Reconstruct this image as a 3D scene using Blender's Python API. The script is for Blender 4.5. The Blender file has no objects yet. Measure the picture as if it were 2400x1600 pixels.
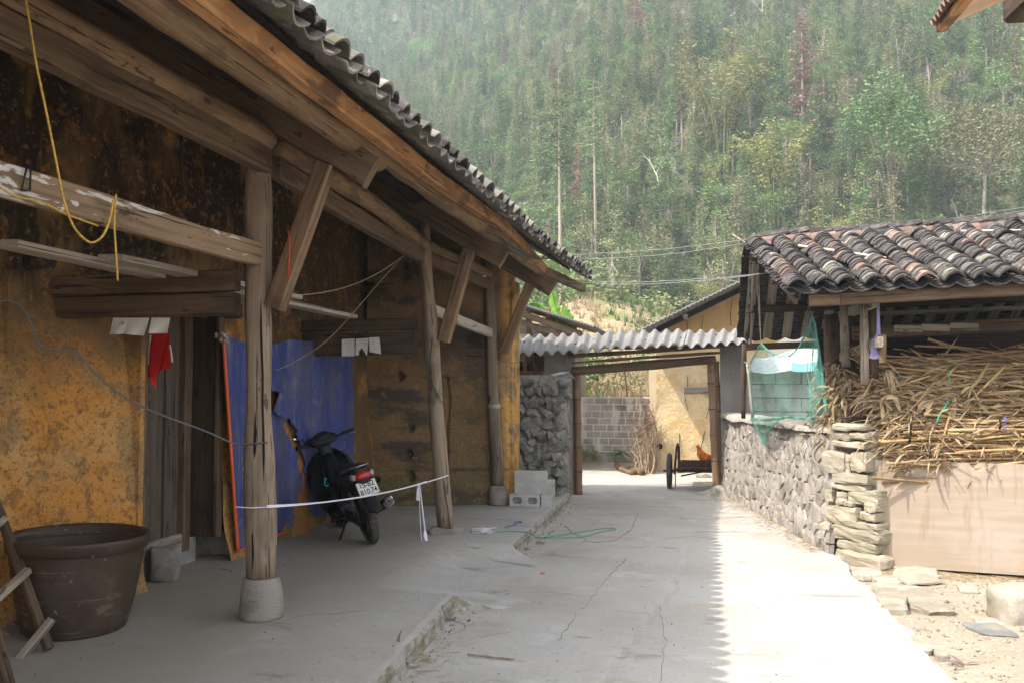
import bpy, bmesh, math, random
from mathutils import Vector, Matrix, Euler, noise
import numpy as np
R = math.radians
rnd = random.Random(7)
V = Vector
S = bpy.context.scene
COL = S.collection

# ---------------------------------------------------------------- camera
CAM = V((0, 0, 1.6)); FPX = 2100.0
PITCH = math.atan(98 / FPX); YAW = math.atan(433 / FPX * math.cos(PITCH))
cam_d = bpy.data.cameras.new('camera'); cam = bpy.data.objects.new('camera', cam_d); COL.objects.link(cam)
cam_d.sensor_width = 36; cam_d.lens = FPX / 2400 * 36; cam_d.clip_start = 0.05; cam_d.clip_end = 3000
CROT = Euler((math.pi / 2 + PITCH, 0, YAW)).to_matrix()
cam.location = CAM; cam.rotation_euler = (math.pi / 2 + PITCH, 0, YAW)
S.camera = cam

# ---------------------------------------------------------------- light
SUN_T = V((0.56, 0.40, -1.0)).normalized()          # the way the sunlight travels
S.view_settings.view_transform = 'Standard'; S.view_settings.look = 'None'
S.view_settings.gamma = 1; S.view_settings.use_curve_mapping = False
S.view_settings.exposure = 1.95
w = bpy.data.worlds.new('World'); S.world = w; w.use_nodes = True
nt = w.node_tree; nt.nodes.clear()
sk = nt.nodes.new('ShaderNodeTexSky'); sk.sky_type = 'NISHITA'; sk.sun_disc = False
el = math.asin(-SUN_T.z); sk.sun_elevation = el
sk.sun_rotation = math.atan2(-SUN_T.x, -SUN_T.y); sk.air_density = 1.0; sk.dust_density = 3.0; sk.ozone_density = 1.0
bg = nt.nodes.new('ShaderNodeBackground'); bg.inputs[1].default_value = 0.15
wo = nt.nodes.new('ShaderNodeOutputWorld')
hsv = nt.nodes.new('ShaderNodeHueSaturation'); hsv.inputs['Saturation'].default_value = .22   # a hazy, whitish sky
nt.links.new(sk.outputs[0], hsv.inputs['Color']); nt.links.new(hsv.outputs[0], bg.inputs[0]); nt.links.new(bg.outputs[0], wo.inputs[0])
sun_d = bpy.data.lights.new('sun', 'SUN'); sun_d.energy = 2.0; sun_d.angle = R(0.6); sun_d.color = (1, 0.94, 0.84)
sun = bpy.data.objects.new('sun', sun_d); COL.objects.link(sun)
sun.rotation_euler = SUN_T.to_track_quat('-Z', 'Y').to_euler(); sun.location = (-10, -10, 20)
S.cycles.max_bounces = 8; S.cycles.diffuse_bounces = 5; S.cycles.transparent_max_bounces = 8; S.cycles.volume_bounces = 0
HAZE = .0009

# ---------------------------------------------------------------- measuring helpers (photograph pixels to places)
def ray(u, v):
    return (CROT @ V((u - 1200, -(v - 800), -FPX)))
def at_x(u, v, X): d = ray(u, v); return CAM + d * ((X - CAM.x) / d.x)
def at_y(u, v, Y): d = ray(u, v); return CAM + d * ((Y - CAM.y) / d.y)
def at_z(u, v, z): d = ray(u, v); return CAM + d * ((z - CAM.z) / d.z)
def n3(p, s=1.0, seed=0.0): return noise.noise(V((p[0] * s + seed, p[1] * s - seed * 1.7, p[2] * s + seed * .6)))
def lerp(a, b, t): return a + (b - a) * t
def smooth01(t): t = max(0, min(1, t)); return t * t * (3 - 2 * t)
def interp(x, xs, ys):
    if x <= xs[0]: return ys[0]
    for i in range(1, len(xs)):
        if x <= xs[i]:
            return lerp(ys[i - 1], ys[i], (x - xs[i - 1]) / (xs[i] - xs[i - 1]))
    return ys[-1]

# ---------------------------------------------------------------- materials
class NT:
    def __init__(s, name):
        s.m = bpy.data.materials.new(name); s.m.use_nodes = True
        s.t = s.m.node_tree; s.t.nodes.clear()
        s.out = s.t.nodes.new('ShaderNodeOutputMaterial')
    def n(s, typ, **kw):
        x = s.t.nodes.new('ShaderNode' + typ)
        for k, v in kw.items():
            if k.startswith('i_'):
                key = k[2:]; key = int(key) if key.isdigit() else key
                x.inputs[key].default_value = v
            else: setattr(x, k, v)
        return x
    def l(s, a, b): s.t.links.new(a, b)
def rgba(c): return (c[0], c[1], c[2], 1.0)
def make(name, base, layers=(), rough=.85, bump=(), rand=.12, metallic=0, coord='Object', vs=(1, 1, 1), transl=0, spec=.3, hue=0, coat=0):
    """base colour with layers painted over it.  layer = dict(t, s, lo, hi, c, d, f, z=(z0,z1) world height window)"""
    N = NT(name); b = N.n('BsdfPrincipled'); b.inputs['Roughness'].default_value = rough
    b.inputs['Metallic'].default_value = metallic; b.inputs['Specular IOR Level'].default_value = spec
    if coat: b.inputs['Coat Weight'].default_value = coat
    tc = N.n('TexCoord'); oi = N.n('ObjectInfo'); geo = N.n('NewGeometry')
    src = tc.outputs['Object'] if coord == 'Object' else geo.outputs['Position']
    co = src
    if coord == 'Object':
        rr = N.n('VectorMath', operation='SCALE'); rr.inputs[0].default_value = (17.3, 9.1, 23.7)
        N.l(oi.outputs['Random'], rr.inputs['Scale'])
        ad = N.n('VectorMath', operation='ADD'); N.l(src, ad.inputs[0]); N.l(rr.outputs[0], ad.inputs[1]); co = ad.outputs[0]
    def scaled(sc):
        mp = N.n('Mapping'); sc = (sc,) * 3 if not hasattr(sc, '__len__') else sc
        mp.inputs['Scale'].default_value = (sc[0] * vs[0], sc[1] * vs[1], sc[2] * vs[2]); N.l(co, mp.inputs[0]); return mp.outputs[0]
    def tex(L):
        v = scaled(L.get('s', 1)); t = L.get('t', 'noise')
        if t == 'noise':
            x = N.n('TexNoise'); x.inputs['Scale'].default_value = 1; x.inputs['Detail'].default_value = L.get('d', 6)
            x.inputs['Roughness'].default_value = L.get('r', .6); x.inputs['Distortion'].default_value = L.get('dist', 0); N.l(v, x.inputs[0]); return x.outputs[0]
        if t == 'voro':
            x = N.n('TexVoronoi', feature=L.get('feat', 'F1')); x.inputs['Scale'].default_value = 1; N.l(v, x.inputs['Vector']); return x.outputs['Distance']
        if t == 'wave':
            x = N.n('TexWave'); x.inputs['Scale'].default_value = 1; x.inputs['Distortion'].default_value = L.get('dist', 3); x.inputs['Detail'].default_value = 3; N.l(v, x.inputs[0]); return x.outputs['Fac']
    cur = None
    rgb = N.n('RGB'); rgb.outputs[0].default_value = rgba(base); cur = rgb.outputs[0]
    for L in layers:
        mr = N.n('MapRange', interpolation_type='SMOOTHSTEP'); N.l(tex(L), mr.inputs[0])
        mr.inputs[1].default_value = L.get('lo', .4); mr.inputs[2].default_value = L.get('hi', .6)
        mr.inputs[3].default_value = 0; mr.inputs[4].default_value = L.get('f', 1)
        fac = mr.outputs[0]
        if 'z' in L:
            sx = N.n('SeparateXYZ'); N.l(geo.outputs['Position'], sx.inputs[0])
            zn = N.n('TexNoise'); zn.inputs['Scale'].default_value = L.get('zs', 1.3); zn.inputs['Detail'].default_value = 5; N.l(geo.outputs['Position'], zn.inputs[0])
            za = N.n('MathNode') if False else N.n('Math', operation='MULTIPLY_ADD'); N.l(zn.outputs[0], za.inputs[0]); za.inputs[1].default_value = L.get('zn', 1.2); N.l(sx.outputs['XYZ'.index(L.get('ax', 'Z'))], za.inputs[2])
            zm = N.n('MapRange', interpolation_type='SMOOTHSTEP'); N.l(za.outputs[0], zm.inputs[0])
            zm.inputs[1].default_value = L['z'][0] + L.get('zn', 1.2) * .5; zm.inputs[2].default_value = L['z'][1] + L.get('zn', 1.2) * .5
            mu = N.n('Math', operation='MULTIPLY'); N.l(fac, mu.inputs[0]); N.l(zm.outputs[0], mu.inputs[1]); fac = mu.outputs[0]
        mx = N.n('MixRGB'); N.l(fac, mx.inputs[0]); N.l(cur, mx.inputs[1]); mx.inputs[2].default_value = rgba(L['c']); cur = mx.outputs[0]
    if rand or hue:
        hs = N.n('HueSaturation'); N.l(cur, hs.inputs['Color'])
        mr = N.n('MapRange'); N.l(oi.outputs['Random'], mr.inputs[0]); mr.inputs[3].default_value = 1 - rand; mr.inputs[4].default_value = 1 + rand
        N.l(mr.outputs[0], hs.inputs['Value'])
        if hue:
            fr = N.n('Math', operation='MULTIPLY'); N.l(oi.outputs['Random'], fr.inputs[0]); fr.inputs[1].default_value = 7.31
            f2 = N.n('Math', operation='FRACT'); N.l(fr.outputs[0], f2.inputs[0])
            m2 = N.n('MapRange'); N.l(f2.outputs[0], m2.inputs[0]); m2.inputs[3].default_value = .5 - hue; m2.inputs[4].default_value = .5 + hue; N.l(m2.outputs[0], hs.inputs['Hue'])
        cur = hs.outputs[0]
    N.l(cur, b.inputs['Base Color'])
    nrm = None
    for (typ, sc, st, di) in bump:
        x = tex(dict(t=typ, s=sc, d=8, r=.65)); bp = N.n('Bump'); bp.inputs['Strength'].default_value = st; bp.inputs['Distance'].default_value = di
        N.l(x, bp.inputs['Height'])
        if nrm: N.l(nrm, bp.inputs['Normal'])
        nrm = bp.outputs[0]
    if nrm: N.l(nrm, b.inputs['Normal'])
    sh = b.outputs[0]
    if transl:
        tr = N.n('BsdfTranslucent'); N.l(cur, tr.inputs[0]); ms = N.n('MixShader'); ms.inputs[0].default_value = transl
        N.l(sh, ms.inputs[1]); N.l(tr.outputs[0], ms.inputs[2]); sh = ms.outputs[0]
    N.l(sh, N.out.inputs[0])
    return N.m

WG = (1.1, 16, 16)   # grain runs along local X
def wood(name, base, dark, light, rough=.8, crack=.9, extra=()):
    return make(name, base, [
        dict(s=(1.6, 60, 60), lo=.46, hi=.70, c=light, f=.45, d=6),
        dict(s=(1.0, 20, 20), lo=.48, hi=.68, c=dark, f=.6, d=8),
        dict(s=(2.4, 120, 120), lo=.54, hi=.66, c=dark, f=.35, d=4),
        dict(s=(1.6, 4.5, 4.5), lo=.50, hi=.62, c=dark, f=.6, d=9, dist=.8), dict(s=(5, 14, 14), lo=.63, hi=.68, c=tuple(x * .4 for x in dark), f=.8, d=3)] + list(extra) + [
        dict(s=(.55, 60, 60), lo=.62, hi=.66, c=tuple(x * .25 for x in dark), f=crack, d=2)],
        rough=rough, bump=[('noise', (1.2, 60, 60), .8, .006), ('noise', (1, 22, 22), .6, .012), ('noise', (5, 9, 9), .35, .012)], rand=.15)
M = {}
M['wood'] = wood('aged wood', (.125, .082, .048), (.055, .034, .021), (.19, .135, .085))
M['wood_dark'] = wood('smoked wood', (.072, .046, .028), (.028, .019, .013), (.11, .075, .048))
M['door_wood'] = wood('old door boards', (.095, .072, .052), (.04, .03, .022), (.15, .12, .095))
M['wood_grey'] = wood('grey weathered wood', (.30, .25, .20), (.14, .11, .085), (.42, .37, .31))
M['wood_orange'] = wood('warm eave wood', (.38, .195, .08), (.17, .08, .035), (.50, .31, .16), crack=.8,
    extra=[dict(s=(.9, 1.3, 1.3), lo=.55, hi=.62, c=(.10, .055, .035), f=.8, d=8, dist=1.5)])
M['wood_log'] = wood('old log wood', (.185, .115, .062), (.07, .042, .025), (.29, .205, .13))
M['wood_column'] = wood('column wood', (.215, .165, .115), (.10, .072, .05), (.31, .25, .19), extra=[
    dict(s=(.8, 3, 3), lo=.5, hi=.6, c=(.15, .10, .07), f=.7, z=(1.3, 2.4), zn=.8)])
M['wood_white'] = wood('whitewashed wood', (.25, .165, .10), (.10, .065, .04), (.34, .25, .175),
    extra=[dict(s=(1.6, 7, 7), lo=.53, hi=.57, c=(.62, .60, .56), f=.85, d=5, dist=1)])
M['plank_pale'] = wood('pale plank', (.33, .29, .235), (.24, .2, .16), (.55, .5, .44))
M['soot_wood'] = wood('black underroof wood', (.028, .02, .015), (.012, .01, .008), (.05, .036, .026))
OCH = (.62, .275, .06)
M['earth'] = make('rammed earth', OCH, [
    dict(s=1.1, lo=.45, hi=.62, c=(.60, .36, .135), f=.85, d=9),
    dict(s=2.3, lo=.5, hi=.62, c=(.33, .21, .10), f=.8, d=9),
    dict(s=9, lo=.56, hi=.64, c=(.22, .12, .05), f=.7, d=4),
    dict(s=60, lo=.60, hi=.68, c=(.70, .56, .36), f=.45, d=3),
    dict(s=(9, 9, 16), lo=.55, hi=.62, c=(.42, .19, .05), f=.6, d=7),
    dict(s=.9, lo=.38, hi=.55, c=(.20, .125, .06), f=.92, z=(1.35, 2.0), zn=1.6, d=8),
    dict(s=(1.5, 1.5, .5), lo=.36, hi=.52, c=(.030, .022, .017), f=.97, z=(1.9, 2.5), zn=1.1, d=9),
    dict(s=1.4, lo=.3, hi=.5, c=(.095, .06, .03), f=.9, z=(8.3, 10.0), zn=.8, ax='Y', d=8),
    dict(s=(7, 7, .8), lo=.60, hi=.66, c=(.22, .13, .06), f=.7, z=(1.9, 2.4), zn=.5, d=5),
    dict(s=14, lo=.59, hi=.64, c=(.33, .17, .06), f=.85, z=(1.9, 2.2), zn=.6, d=6), dict(s=(4, 4, 6), lo=.57, hi=.64, c=(.27, .135, .05), f=.8, z=(1.9, 2.2), zn=.6, d=10),
    dict(s=1.7, lo=.42, hi=.62, c=(.10, .11, .05), f=.85, z=(.55, .05), zn=.5, d=9),
    dict(s=24, lo=.54, hi=.62, c=(.20, .10, .035), f=.55, d=6), dict(s=55, lo=.60, hi=.66, c=(.06, .035, .02), f=.7, d=3)],
    rough=.95, bump=[('noise', 22, 1, .03), ('noise', 60, .8, .01), ('noise', 5, .7, .05), ('voro', 45, .4, .01)], rand=0, coord='pos')
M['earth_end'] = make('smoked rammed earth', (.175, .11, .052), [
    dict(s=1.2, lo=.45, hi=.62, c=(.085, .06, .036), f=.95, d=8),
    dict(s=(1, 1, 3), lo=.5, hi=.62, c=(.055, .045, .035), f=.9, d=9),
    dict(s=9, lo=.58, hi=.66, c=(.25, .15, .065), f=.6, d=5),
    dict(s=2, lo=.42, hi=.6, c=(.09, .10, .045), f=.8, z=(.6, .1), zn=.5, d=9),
    dict(s=1.5, lo=.3, hi=.5, c=(.60, .33, .09), f=.95, z=(-2.62, -2.48), zn=.1, ax='X', d=7),  # outside light on the wall's open corner, painted as an orange strip
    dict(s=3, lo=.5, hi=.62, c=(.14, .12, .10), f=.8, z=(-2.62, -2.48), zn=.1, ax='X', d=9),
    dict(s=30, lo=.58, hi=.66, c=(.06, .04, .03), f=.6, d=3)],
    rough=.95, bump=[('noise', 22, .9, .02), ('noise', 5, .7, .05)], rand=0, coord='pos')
M['hole'] = make('dark hollow', (.01, .008, .006), rand=0)
def conc(nm, b, tint=(1, 1, 1), extra=()):
    k = lambda *c: tuple(a * b * t for a, t in zip(c, tint))
    return make(nm, k(1, .95, .87), [
        dict(s=.55, lo=.42, hi=.62, c=k(.83, .77, .69), f=.85, d=9),
        dict(s=(1.2, .9, 1), lo=.52, hi=.68, c=k(.86, .84, .80), f=.7, d=9),
        dict(s=1.6, lo=.56, hi=.7, c=k(1.2, 1.17, 1.1), f=.6, d=9),
        dict(s=(1.0, 1.3, 1), lo=.57, hi=.68, c=k(.84, .68, .50), f=.55, d=9),
        dict(s=(1.3, 3.6, 1), lo=.61, hi=.67, c=k(.42, .40, .38), f=.6, d=10, dist=.5),
        dict(s=(30, 30, 1), lo=.62, hi=.70, c=k(1.3, 1.28, 1.22), f=.5, d=3),
        dict(s=16, lo=.60, hi=.68, c=k(.62, .56, .47), f=.5, d=6), dict(s=70, lo=.62, hi=.70, c=k(.5, .45, .4), f=.6, d=3),
        dict(s=3.5, lo=.64, hi=.72, c=k(.5, .48, .45), f=.5, d=10, dist=1)] + list(extra),
        rough=.9, bump=[('noise', 45, .5, .005), ('noise', 9, .5, .012), ('noise', 1.2, .4, .03)], rand=0, coord='pos')
M['concrete'] = conc('worn concrete', .375); M['concrete_in'] = conc('dusty shaded veranda concrete', .375, (1, 1, 1), [dict(s=.8, lo=.15, hi=.5, c=(.225, .198, .158), f=.8, z=(-2.0, -3.3), ax='X', zn=.9, zs=1.1, d=9)])  # extra layer darkens the inner floor: veranda shade painted in with the dust
M['concrete_kerb'] = make('crumbled kerb concrete', (.33, .31, .27), [
    dict(s=4, lo=.42, hi=.6, c=(.20, .18, .13), f=.8, d=8), dict(s=9, lo=.5, hi=.62, c=(.15, .16, .09), f=.7, d=6),
    dict(s=25, lo=.55, hi=.66, c=(.45, .43, .40), f=.6, d=3)], rough=.95, bump=[('noise', 30, 1, .02), ('noise', 9, .8, .03)], rand=0, coord='pos')
M['cement'] = make('grey cement render', (.24, .225, .205), [
    dict(s=1.4, lo=.42, hi=.62, c=(.17, .155, .14), f=.8, d=8), dict(s=(5, 5, .7), lo=.56, hi=.7, c=(.13, .11, .09), f=.6, d=6),
    dict(s=12, lo=.6, hi=.7, c=(.34, .31, .28), f=.5, d=4)], rough=.9, bump=[('noise', 30, .4, .006)], rand=.06, coord='pos')
M['block'] = make('new concrete block', (.44, .43, .41), [
    dict(s=5, lo=.4, hi=.65, c=(.33, .32, .29), f=.7, d=8), dict(s=60, lo=.58, hi=.68, c=(.22, .21, .19), f=.5, d=2)],
    rough=.95, bump=[('noise', 90, .6, .004), ('noise', 12, .4, .006)], rand=.08)
M['block_old'] = make('stained concrete block', (.34, .31, .28), [
    dict(s=1.1, lo=.45, hi=.6, c=(.18, .15, .13), f=.85, d=9), dict(s=(4, 4, 1.2), lo=.5, hi=.62, c=(.60, .58, .55), f=.7, d=7),
    dict(s=2, lo=.45, hi=.62, c=(.14, .14, .10), f=.7, z=(.35, -.05), zn=.5, d=8), dict(s=30, lo=.58, hi=.68, c=(.2, .17, .15), f=.4, d=3)],
    rough=.95, bump=[('noise', 30, .6, .008)], rand=.16, coord='pos')
M['mortar'] = make('pale mortar', (.33, .295, .255), [dict(s=7, lo=.45, hi=.65, c=(.235, .20, .17), f=.8, d=9), dict(s=22, lo=.60, hi=.66, c=(.08, .065, .05), f=.8, d=5), dict(s=13, lo=.6, hi=.7, c=(.42, .39, .35), f=.6, d=5)], rough=.95, bump=[('noise', 30, .8, .01)], rand=0, coord='pos')
M['mortar_dark'] = make('earth behind stones', (.045, .04, .032), [dict(s=7, lo=.45, hi=.65, c=(.09, .08, .06), f=.7)], rough=1, rand=0, coord='pos')
M['stone_grey'] = make('grey limestone', (.20, .198, .185), [
    dict(s=3, lo=.42, hi=.62, c=(.135, .135, .13), f=.9, d=8), dict(s=5, lo=.52, hi=.66, c=(.25, .21, .15), f=.7, d=7),
    dict(s=2, lo=.55, hi=.7, c=(.40, .39, .37), f=.7, d=8)], rough=.9, bump=[('noise', 14, .7, .012), ('noise', 50, .5, .004)], rand=.32, hue=.012)
M['stone_wall'] = make('mortared grey stone', (.27, .237, .203), [
    dict(s=4, lo=.42, hi=.62, c=(.195, .165, .135), f=.9, d=8), dict(s=(6, 6, 2), lo=.5, hi=.62, c=(.36, .325, .285), f=.7, d=7),
    dict(s=24, lo=.62, hi=.68, c=(.10, .085, .07), f=.7, d=3), dict(s=2, lo=.55, hi=.7, c=(.30, .28, .27), f=.8, d=8)],
    rough=.95, bump=[('noise', 16, .9, .018), ('noise', 55, .6, .005)], rand=.16, hue=.01)
M['stone_tan'] = make('tan layered stone', (.31, .27, .20), [
    dict(s=(3, 3, 9), lo=.42, hi=.62, c=(.27, .235, .165), f=.9, d=8), dict(s=6, lo=.5, hi=.66, c=(.39, .35, .28), f=.7, d=7),
    dict(s=(2, 2, 14), lo=.6, hi=.66, c=(.16, .13, .09), f=.6, d=4)], rough=.9, bump=[('noise', (6, 6, 20), .9, .015), ('noise', 50, .5, .004)], rand=.18, hue=.01)
M['stone_base'] = make('chiselled column base', (.26, .235, .205), [dict(s=6, lo=.45, hi=.62, c=(.17, .15, .13), f=.8, d=8)],
    rough=.95, bump=[('noise', (22, 22, 60), .9, .012), ('noise', 70, .7, .006)], rand=.08)
M['dirt'] = make('dry dirt', (.30, .25, .19), [
    dict(s=1.3, lo=.42, hi=.62, c=(.36, .31, .245), f=.8, d=8), dict(s=3.5, lo=.52, hi=.66, c=(.28, .22, .155), f=.7, d=9),
    dict(s=22, lo=.56, hi=.66, c=(.27, .215, .15), f=.6, d=4), dict(s=55, lo=.6, hi=.68, c=(.62, .56, .46), f=.7, d=2)],
    rough=1, bump=[('noise', 25, .9, .02), ('noise', 70, .7, .008), ('noise', 5, .6, .05)], rand=0, coord='pos')
M['tile'] = make('weathered roof tile', (.055, .048, .045), [
    dict(s=4, lo=.42, hi=.62, c=(.034, .03, .029), f=.8, d=7), dict(s=9, lo=.5, hi=.66, c=(.115, .098, .088), f=.8, d=6),
    dict(s=20, lo=.6, hi=.68, c=(.27, .245, .22), f=.5, d=4)], rough=.92, bump=[('noise', 40, .5, .004)], rand=.45, hue=.015)
M['tile_red'] = make('clay roof tile', (.165, .105, .085), [
    dict(s=5, lo=.42, hi=.62, c=(.13, .10, .085), f=.8, d=7), dict(s=11, lo=.55, hi=.66, c=(.30, .20, .155), f=.8, d=6)],
    rough=.92, bump=[('noise', 40, .5, .004)], rand=.3, hue=.012)
M['tile_grey'] = make('grey mossy roof tile', (.17, .155, .135), [
    dict(s=5, lo=.42, hi=.62, c=(.10, .092, .08), f=.8, d=7), dict(s=8, lo=.52, hi=.64, c=(.28, .265, .245), f=.7, d=6),
    dict(s=6, lo=.58, hi=.66, c=(.12, .12, .05), f=.6, d=6)], rough=.92, bump=[('noise', 40, .5, .004)], rand=.35)
M['moss'] = make('moss', (.10, .12, .035), [dict(s=20, lo=.45, hi=.6, c=(.16, .15, .06))], rough=1, bump=[('noise', 60, 1, .01)])
M['fibro'] = make('fibre cement sheet', (.20, .192, .187), [
    dict(s=2.2, lo=.45, hi=.65, c=(.155, .147, .14), f=.8, d=8), dict(s=(20, 3, 3), lo=.6, hi=.7, c=(.18, .165, .16), f=.5, d=4),
    dict(s=11, lo=.66, hi=.70, c=(.12, .11, .10), f=.7, d=3)], rough=.9, bump=[('noise', 40, .4, .004)], rand=.07)
# ---------------------------------------------------------------- building helpers
W = {}
def setw(o, Mw, parent):
    W[o] = Mw.copy()
    o.matrix_basis = (W[parent].inverted() @ Mw) if parent is not None else Mw
    if parent is not None: o.parent = parent
def tag(o, label=None, cat=None, group=None, kind=None):
    if label: o['label'] = label
    if cat: o['category'] = cat
    if group: o['group'] = group
    if kind: o['kind'] = kind
    return o
def empty(name, loc, label, cat, group=None, rz=0):
    o = bpy.data.objects.new(name, None); COL.objects.link(o); o.empty_display_size = .1
    setw(o, Matrix.Translation(V(loc)) @ Matrix.Rotation(rz, 4, 'Z'), None)
    return tag(o, label, cat, group)
def shade(me, smooth):
    me.polygons.foreach_set('use_smooth', [bool(smooth)] * len(me.polygons))
def obj(name, verts, faces, mat, parent=None, Mw=None, smooth=False, kind=None, mats=None, midx=None):
    """verts in world space when Mw is None, else in the local space of Mw"""
    vs = [V(v) for v in verts]
    if Mw is None:
        xs = [v.x for v in vs]; ys = [v.y for v in vs]; zs = [v.z for v in vs]
        o0 = V(((min(xs) + max(xs)) / 2, (min(ys) + max(ys)) / 2, min(zs)))
        vs = [v - o0 for v in vs]; Mw = Matrix.Translation(o0)
    me = bpy.data.meshes.new(name); me.from_pydata([tuple(v) for v in vs], [], faces)
    for m_ in (mats or [mat]): me.materials.append(m_)
    if midx: me.polygons.foreach_set('material_index', midx)
    if smooth: shade(me, True)
    o = bpy.data.objects.new(name, me); COL.objects.link(o); setw(o, Mw, parent)
    if kind: o['kind'] = kind
    return o
def copy_obj(o, Mw, parent=None, name=None):
    c = o.copy(); COL.objects.link(c); c.parent = None
    if name: c.name = name
    setw(c, Mw, parent); return c
def inst(name, me, Mw, parent=None, kind=None):
    o = bpy.data.objects.new(name, me); COL.objects.link(o); setw(o, Mw, parent)
    if kind: o['kind'] = kind
    return o
def frame_x(p0, p1, up=V((0, 0, 1))):
    x = (V(p1) - V(p0)).normalized()
    if abs(x.dot(up)) > .98: up = V((0, 1, 0))
    y = up.cross(x).normalized(); z = x.cross(y)
    Mw = Matrix((x, y, z)).transposed().to_4x4(); Mw.translation = V(p0); return Mw
class MB:
    """collects shapes (world space) into one mesh"""
    def __init__(s): s.v = []; s.f = []
    def add(s, v, f):
        n = len(s.v); s.v += [V(a) for a in v]; s.f += [tuple(i + n for i in q) for q in f]; return s
    def box(s, c, size, Mx=None):
        c = V(c); h = V(size) / 2
        vs = [V((x * h.x, y * h.y, z * h.z)) for x in (-1, 1) for y in (-1, 1) for z in (-1, 1)]
        vs = [(Mx @ v if Mx else v) + c for v in vs]
        return s.add(vs, [(0, 1, 3, 2), (4, 6, 7, 5), (0, 4, 5, 1), (2, 3, 7, 6), (0, 2, 6, 4), (1, 5, 7, 3)])
    def tube(s, pts, r, n=6, cap=True, flat=1.0):
        pts = [V(p) for p in pts]; rs = r if hasattr(r, '__len__') else [r] * len(pts)
        prev = None; rings = []
        for i, p in enumerate(pts):
            t = (pts[min(i + 1, len(pts) - 1)] - pts[max(i - 1, 0)])
            t = t.normalized() if t.length > 1e-9 else V((1, 0, 0))
            if prev is None:
                a = t.orthogonal().normalized()
            else:
                a = prev - t * prev.dot(t); a = a.normalized() if a.length > 1e-6 else t.orthogonal().normalized()
            prev = a; b = t.cross(a)
            rings.append([p + (a * math.cos(k * 2 * math.pi / n) + b * math.sin(k * 2 * math.pi / n) * flat) * rs[i] for k in range(n)])
        vs = [v for rg in rings for v in rg]; fs = []
        for i in range(len(rings) - 1):
            for k in range(n):
                fs.append((i * n + k, i * n + (k + 1) % n, (i + 1) * n + (k + 1) % n, (i + 1) * n + k))
        if cap: fs += [tuple(range(n))[::-1], tuple((len(rings) - 1) * n + k for k in range(n))]
        return s.add(vs, fs)
    def quad(s, a, b, c, d): return s.add([a, b, c, d], [(0, 1, 2, 3)])
    def lathe(s, prof, n=24, Mx=None):
        """prof = [(r,z)], spun about local Z, then Mx"""
        vs = []; fs = []
        for r, z in prof:
            for k in range(n):
                a = 2 * math.pi * k / n; v = V((r * math.cos(a), r * math.sin(a), z)); vs.append(Mx @ v if Mx else v)
        for i in range(len(prof) - 1):
            for k in range(n): fs.append((i * n + k, i * n + (k + 1) % n, (i + 1) * n + (k + 1) % n, (i + 1) * n + k))
        return s.add(vs, fs)
    def loft(s, secs, n=14, Mx=None, e=2.4, cap=True):
        """secs = [(x, y, z, halfwidth_y, halfheight_z)] rings across local X"""
        vs = []; fs = []
        for q in secs:
            x, y, z, a, b = q[:5]; sh = q[5] if len(q) > 5 else 0
            for k in range(n):
                t = 2 * math.pi * k / n; c, d = math.cos(t), math.sin(t)
                yy = a * math.copysign(abs(c) ** (2 / e), c); zz = b * math.copysign(abs(d) ** (2 / e), d)
                v = V((x + sh * zz, y + yy, z + zz)); vs.append(Mx @ v if Mx else v)
        for i in range(len(secs) - 1):
            for k in range(n): fs.append((i * n + k, (i + 1) * n + k, (i + 1) * n + (k + 1) % n, i * n + (k + 1) % n))
        if cap: fs += [tuple(range(n)), tuple((len(secs) - 1) * n + k for k in range(n))[::-1]]
        return s.add(vs, fs)
    def build(s, name, mat, parent=None, smooth=False, kind=None, Mw=None):
        if Mw is not None:
            inv = Mw.inverted(); return obj(name, [inv @ v for v in s.v], s.f, mat, parent, Mw, smooth, kind)
        return obj(name, s.v, s.f, mat, parent, None, smooth, kind)
def beam(name, p0, p1, w, h, mat, parent=None, up=V((0, 0, 1)), seg=None, rough=.006, bow=0, kind=None, taper=1.0, seed=None):
    """chamfered timber from p0 to p1, w across, h tall, grain along its own X"""
    p0, p1 = V(p0), V(p1); L = (p1 - p0).length; Mw = frame_x(p0, p1, up)
    seg = seg or max(2, int(L / .25)); seed = rnd.random() * 100 if seed is None else seed
    c = min(w, h) * .12
    cs = [(-w / 2 + c, -h / 2), (w / 2 - c, -h / 2), (w / 2, -h / 2 + c), (w / 2, h / 2 - c), (w / 2 - c, h / 2), (-w / 2 + c, h / 2), (-w / 2, h / 2 - c), (-w / 2, -h / 2 + c)]
    vs = []; fs = []
    for i in range(seg + 1):
        t = i / seg; x = L * t; k = lerp(1, taper, t); bz = bow * math.sin(math.pi * t)
        for j, (y, z) in enumerate(cs):
            q = V((x, y, z)); dy = n3(q, 2.3, seed) * rough + n3(q, 9, seed + 5) * rough * .4; dz = n3(q, 2.1, seed + 31) * rough + n3(q, 8, seed + 9) * rough * .4
            vs.append((x, y * k + dy, z * k + dz + bz))
    for i in range(seg):
        for j in range(8): fs.append((i * 8 + j, i * 8 + (j + 1) % 8, (i + 1) * 8 + (j + 1) % 8, (i + 1) * 8 + j))
    fs += [tuple(range(8))[::-1], tuple(seg * 8 + j for j in range(8))]
    return obj(name, vs, fs, mat, parent, Mw, False, kind)
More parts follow.
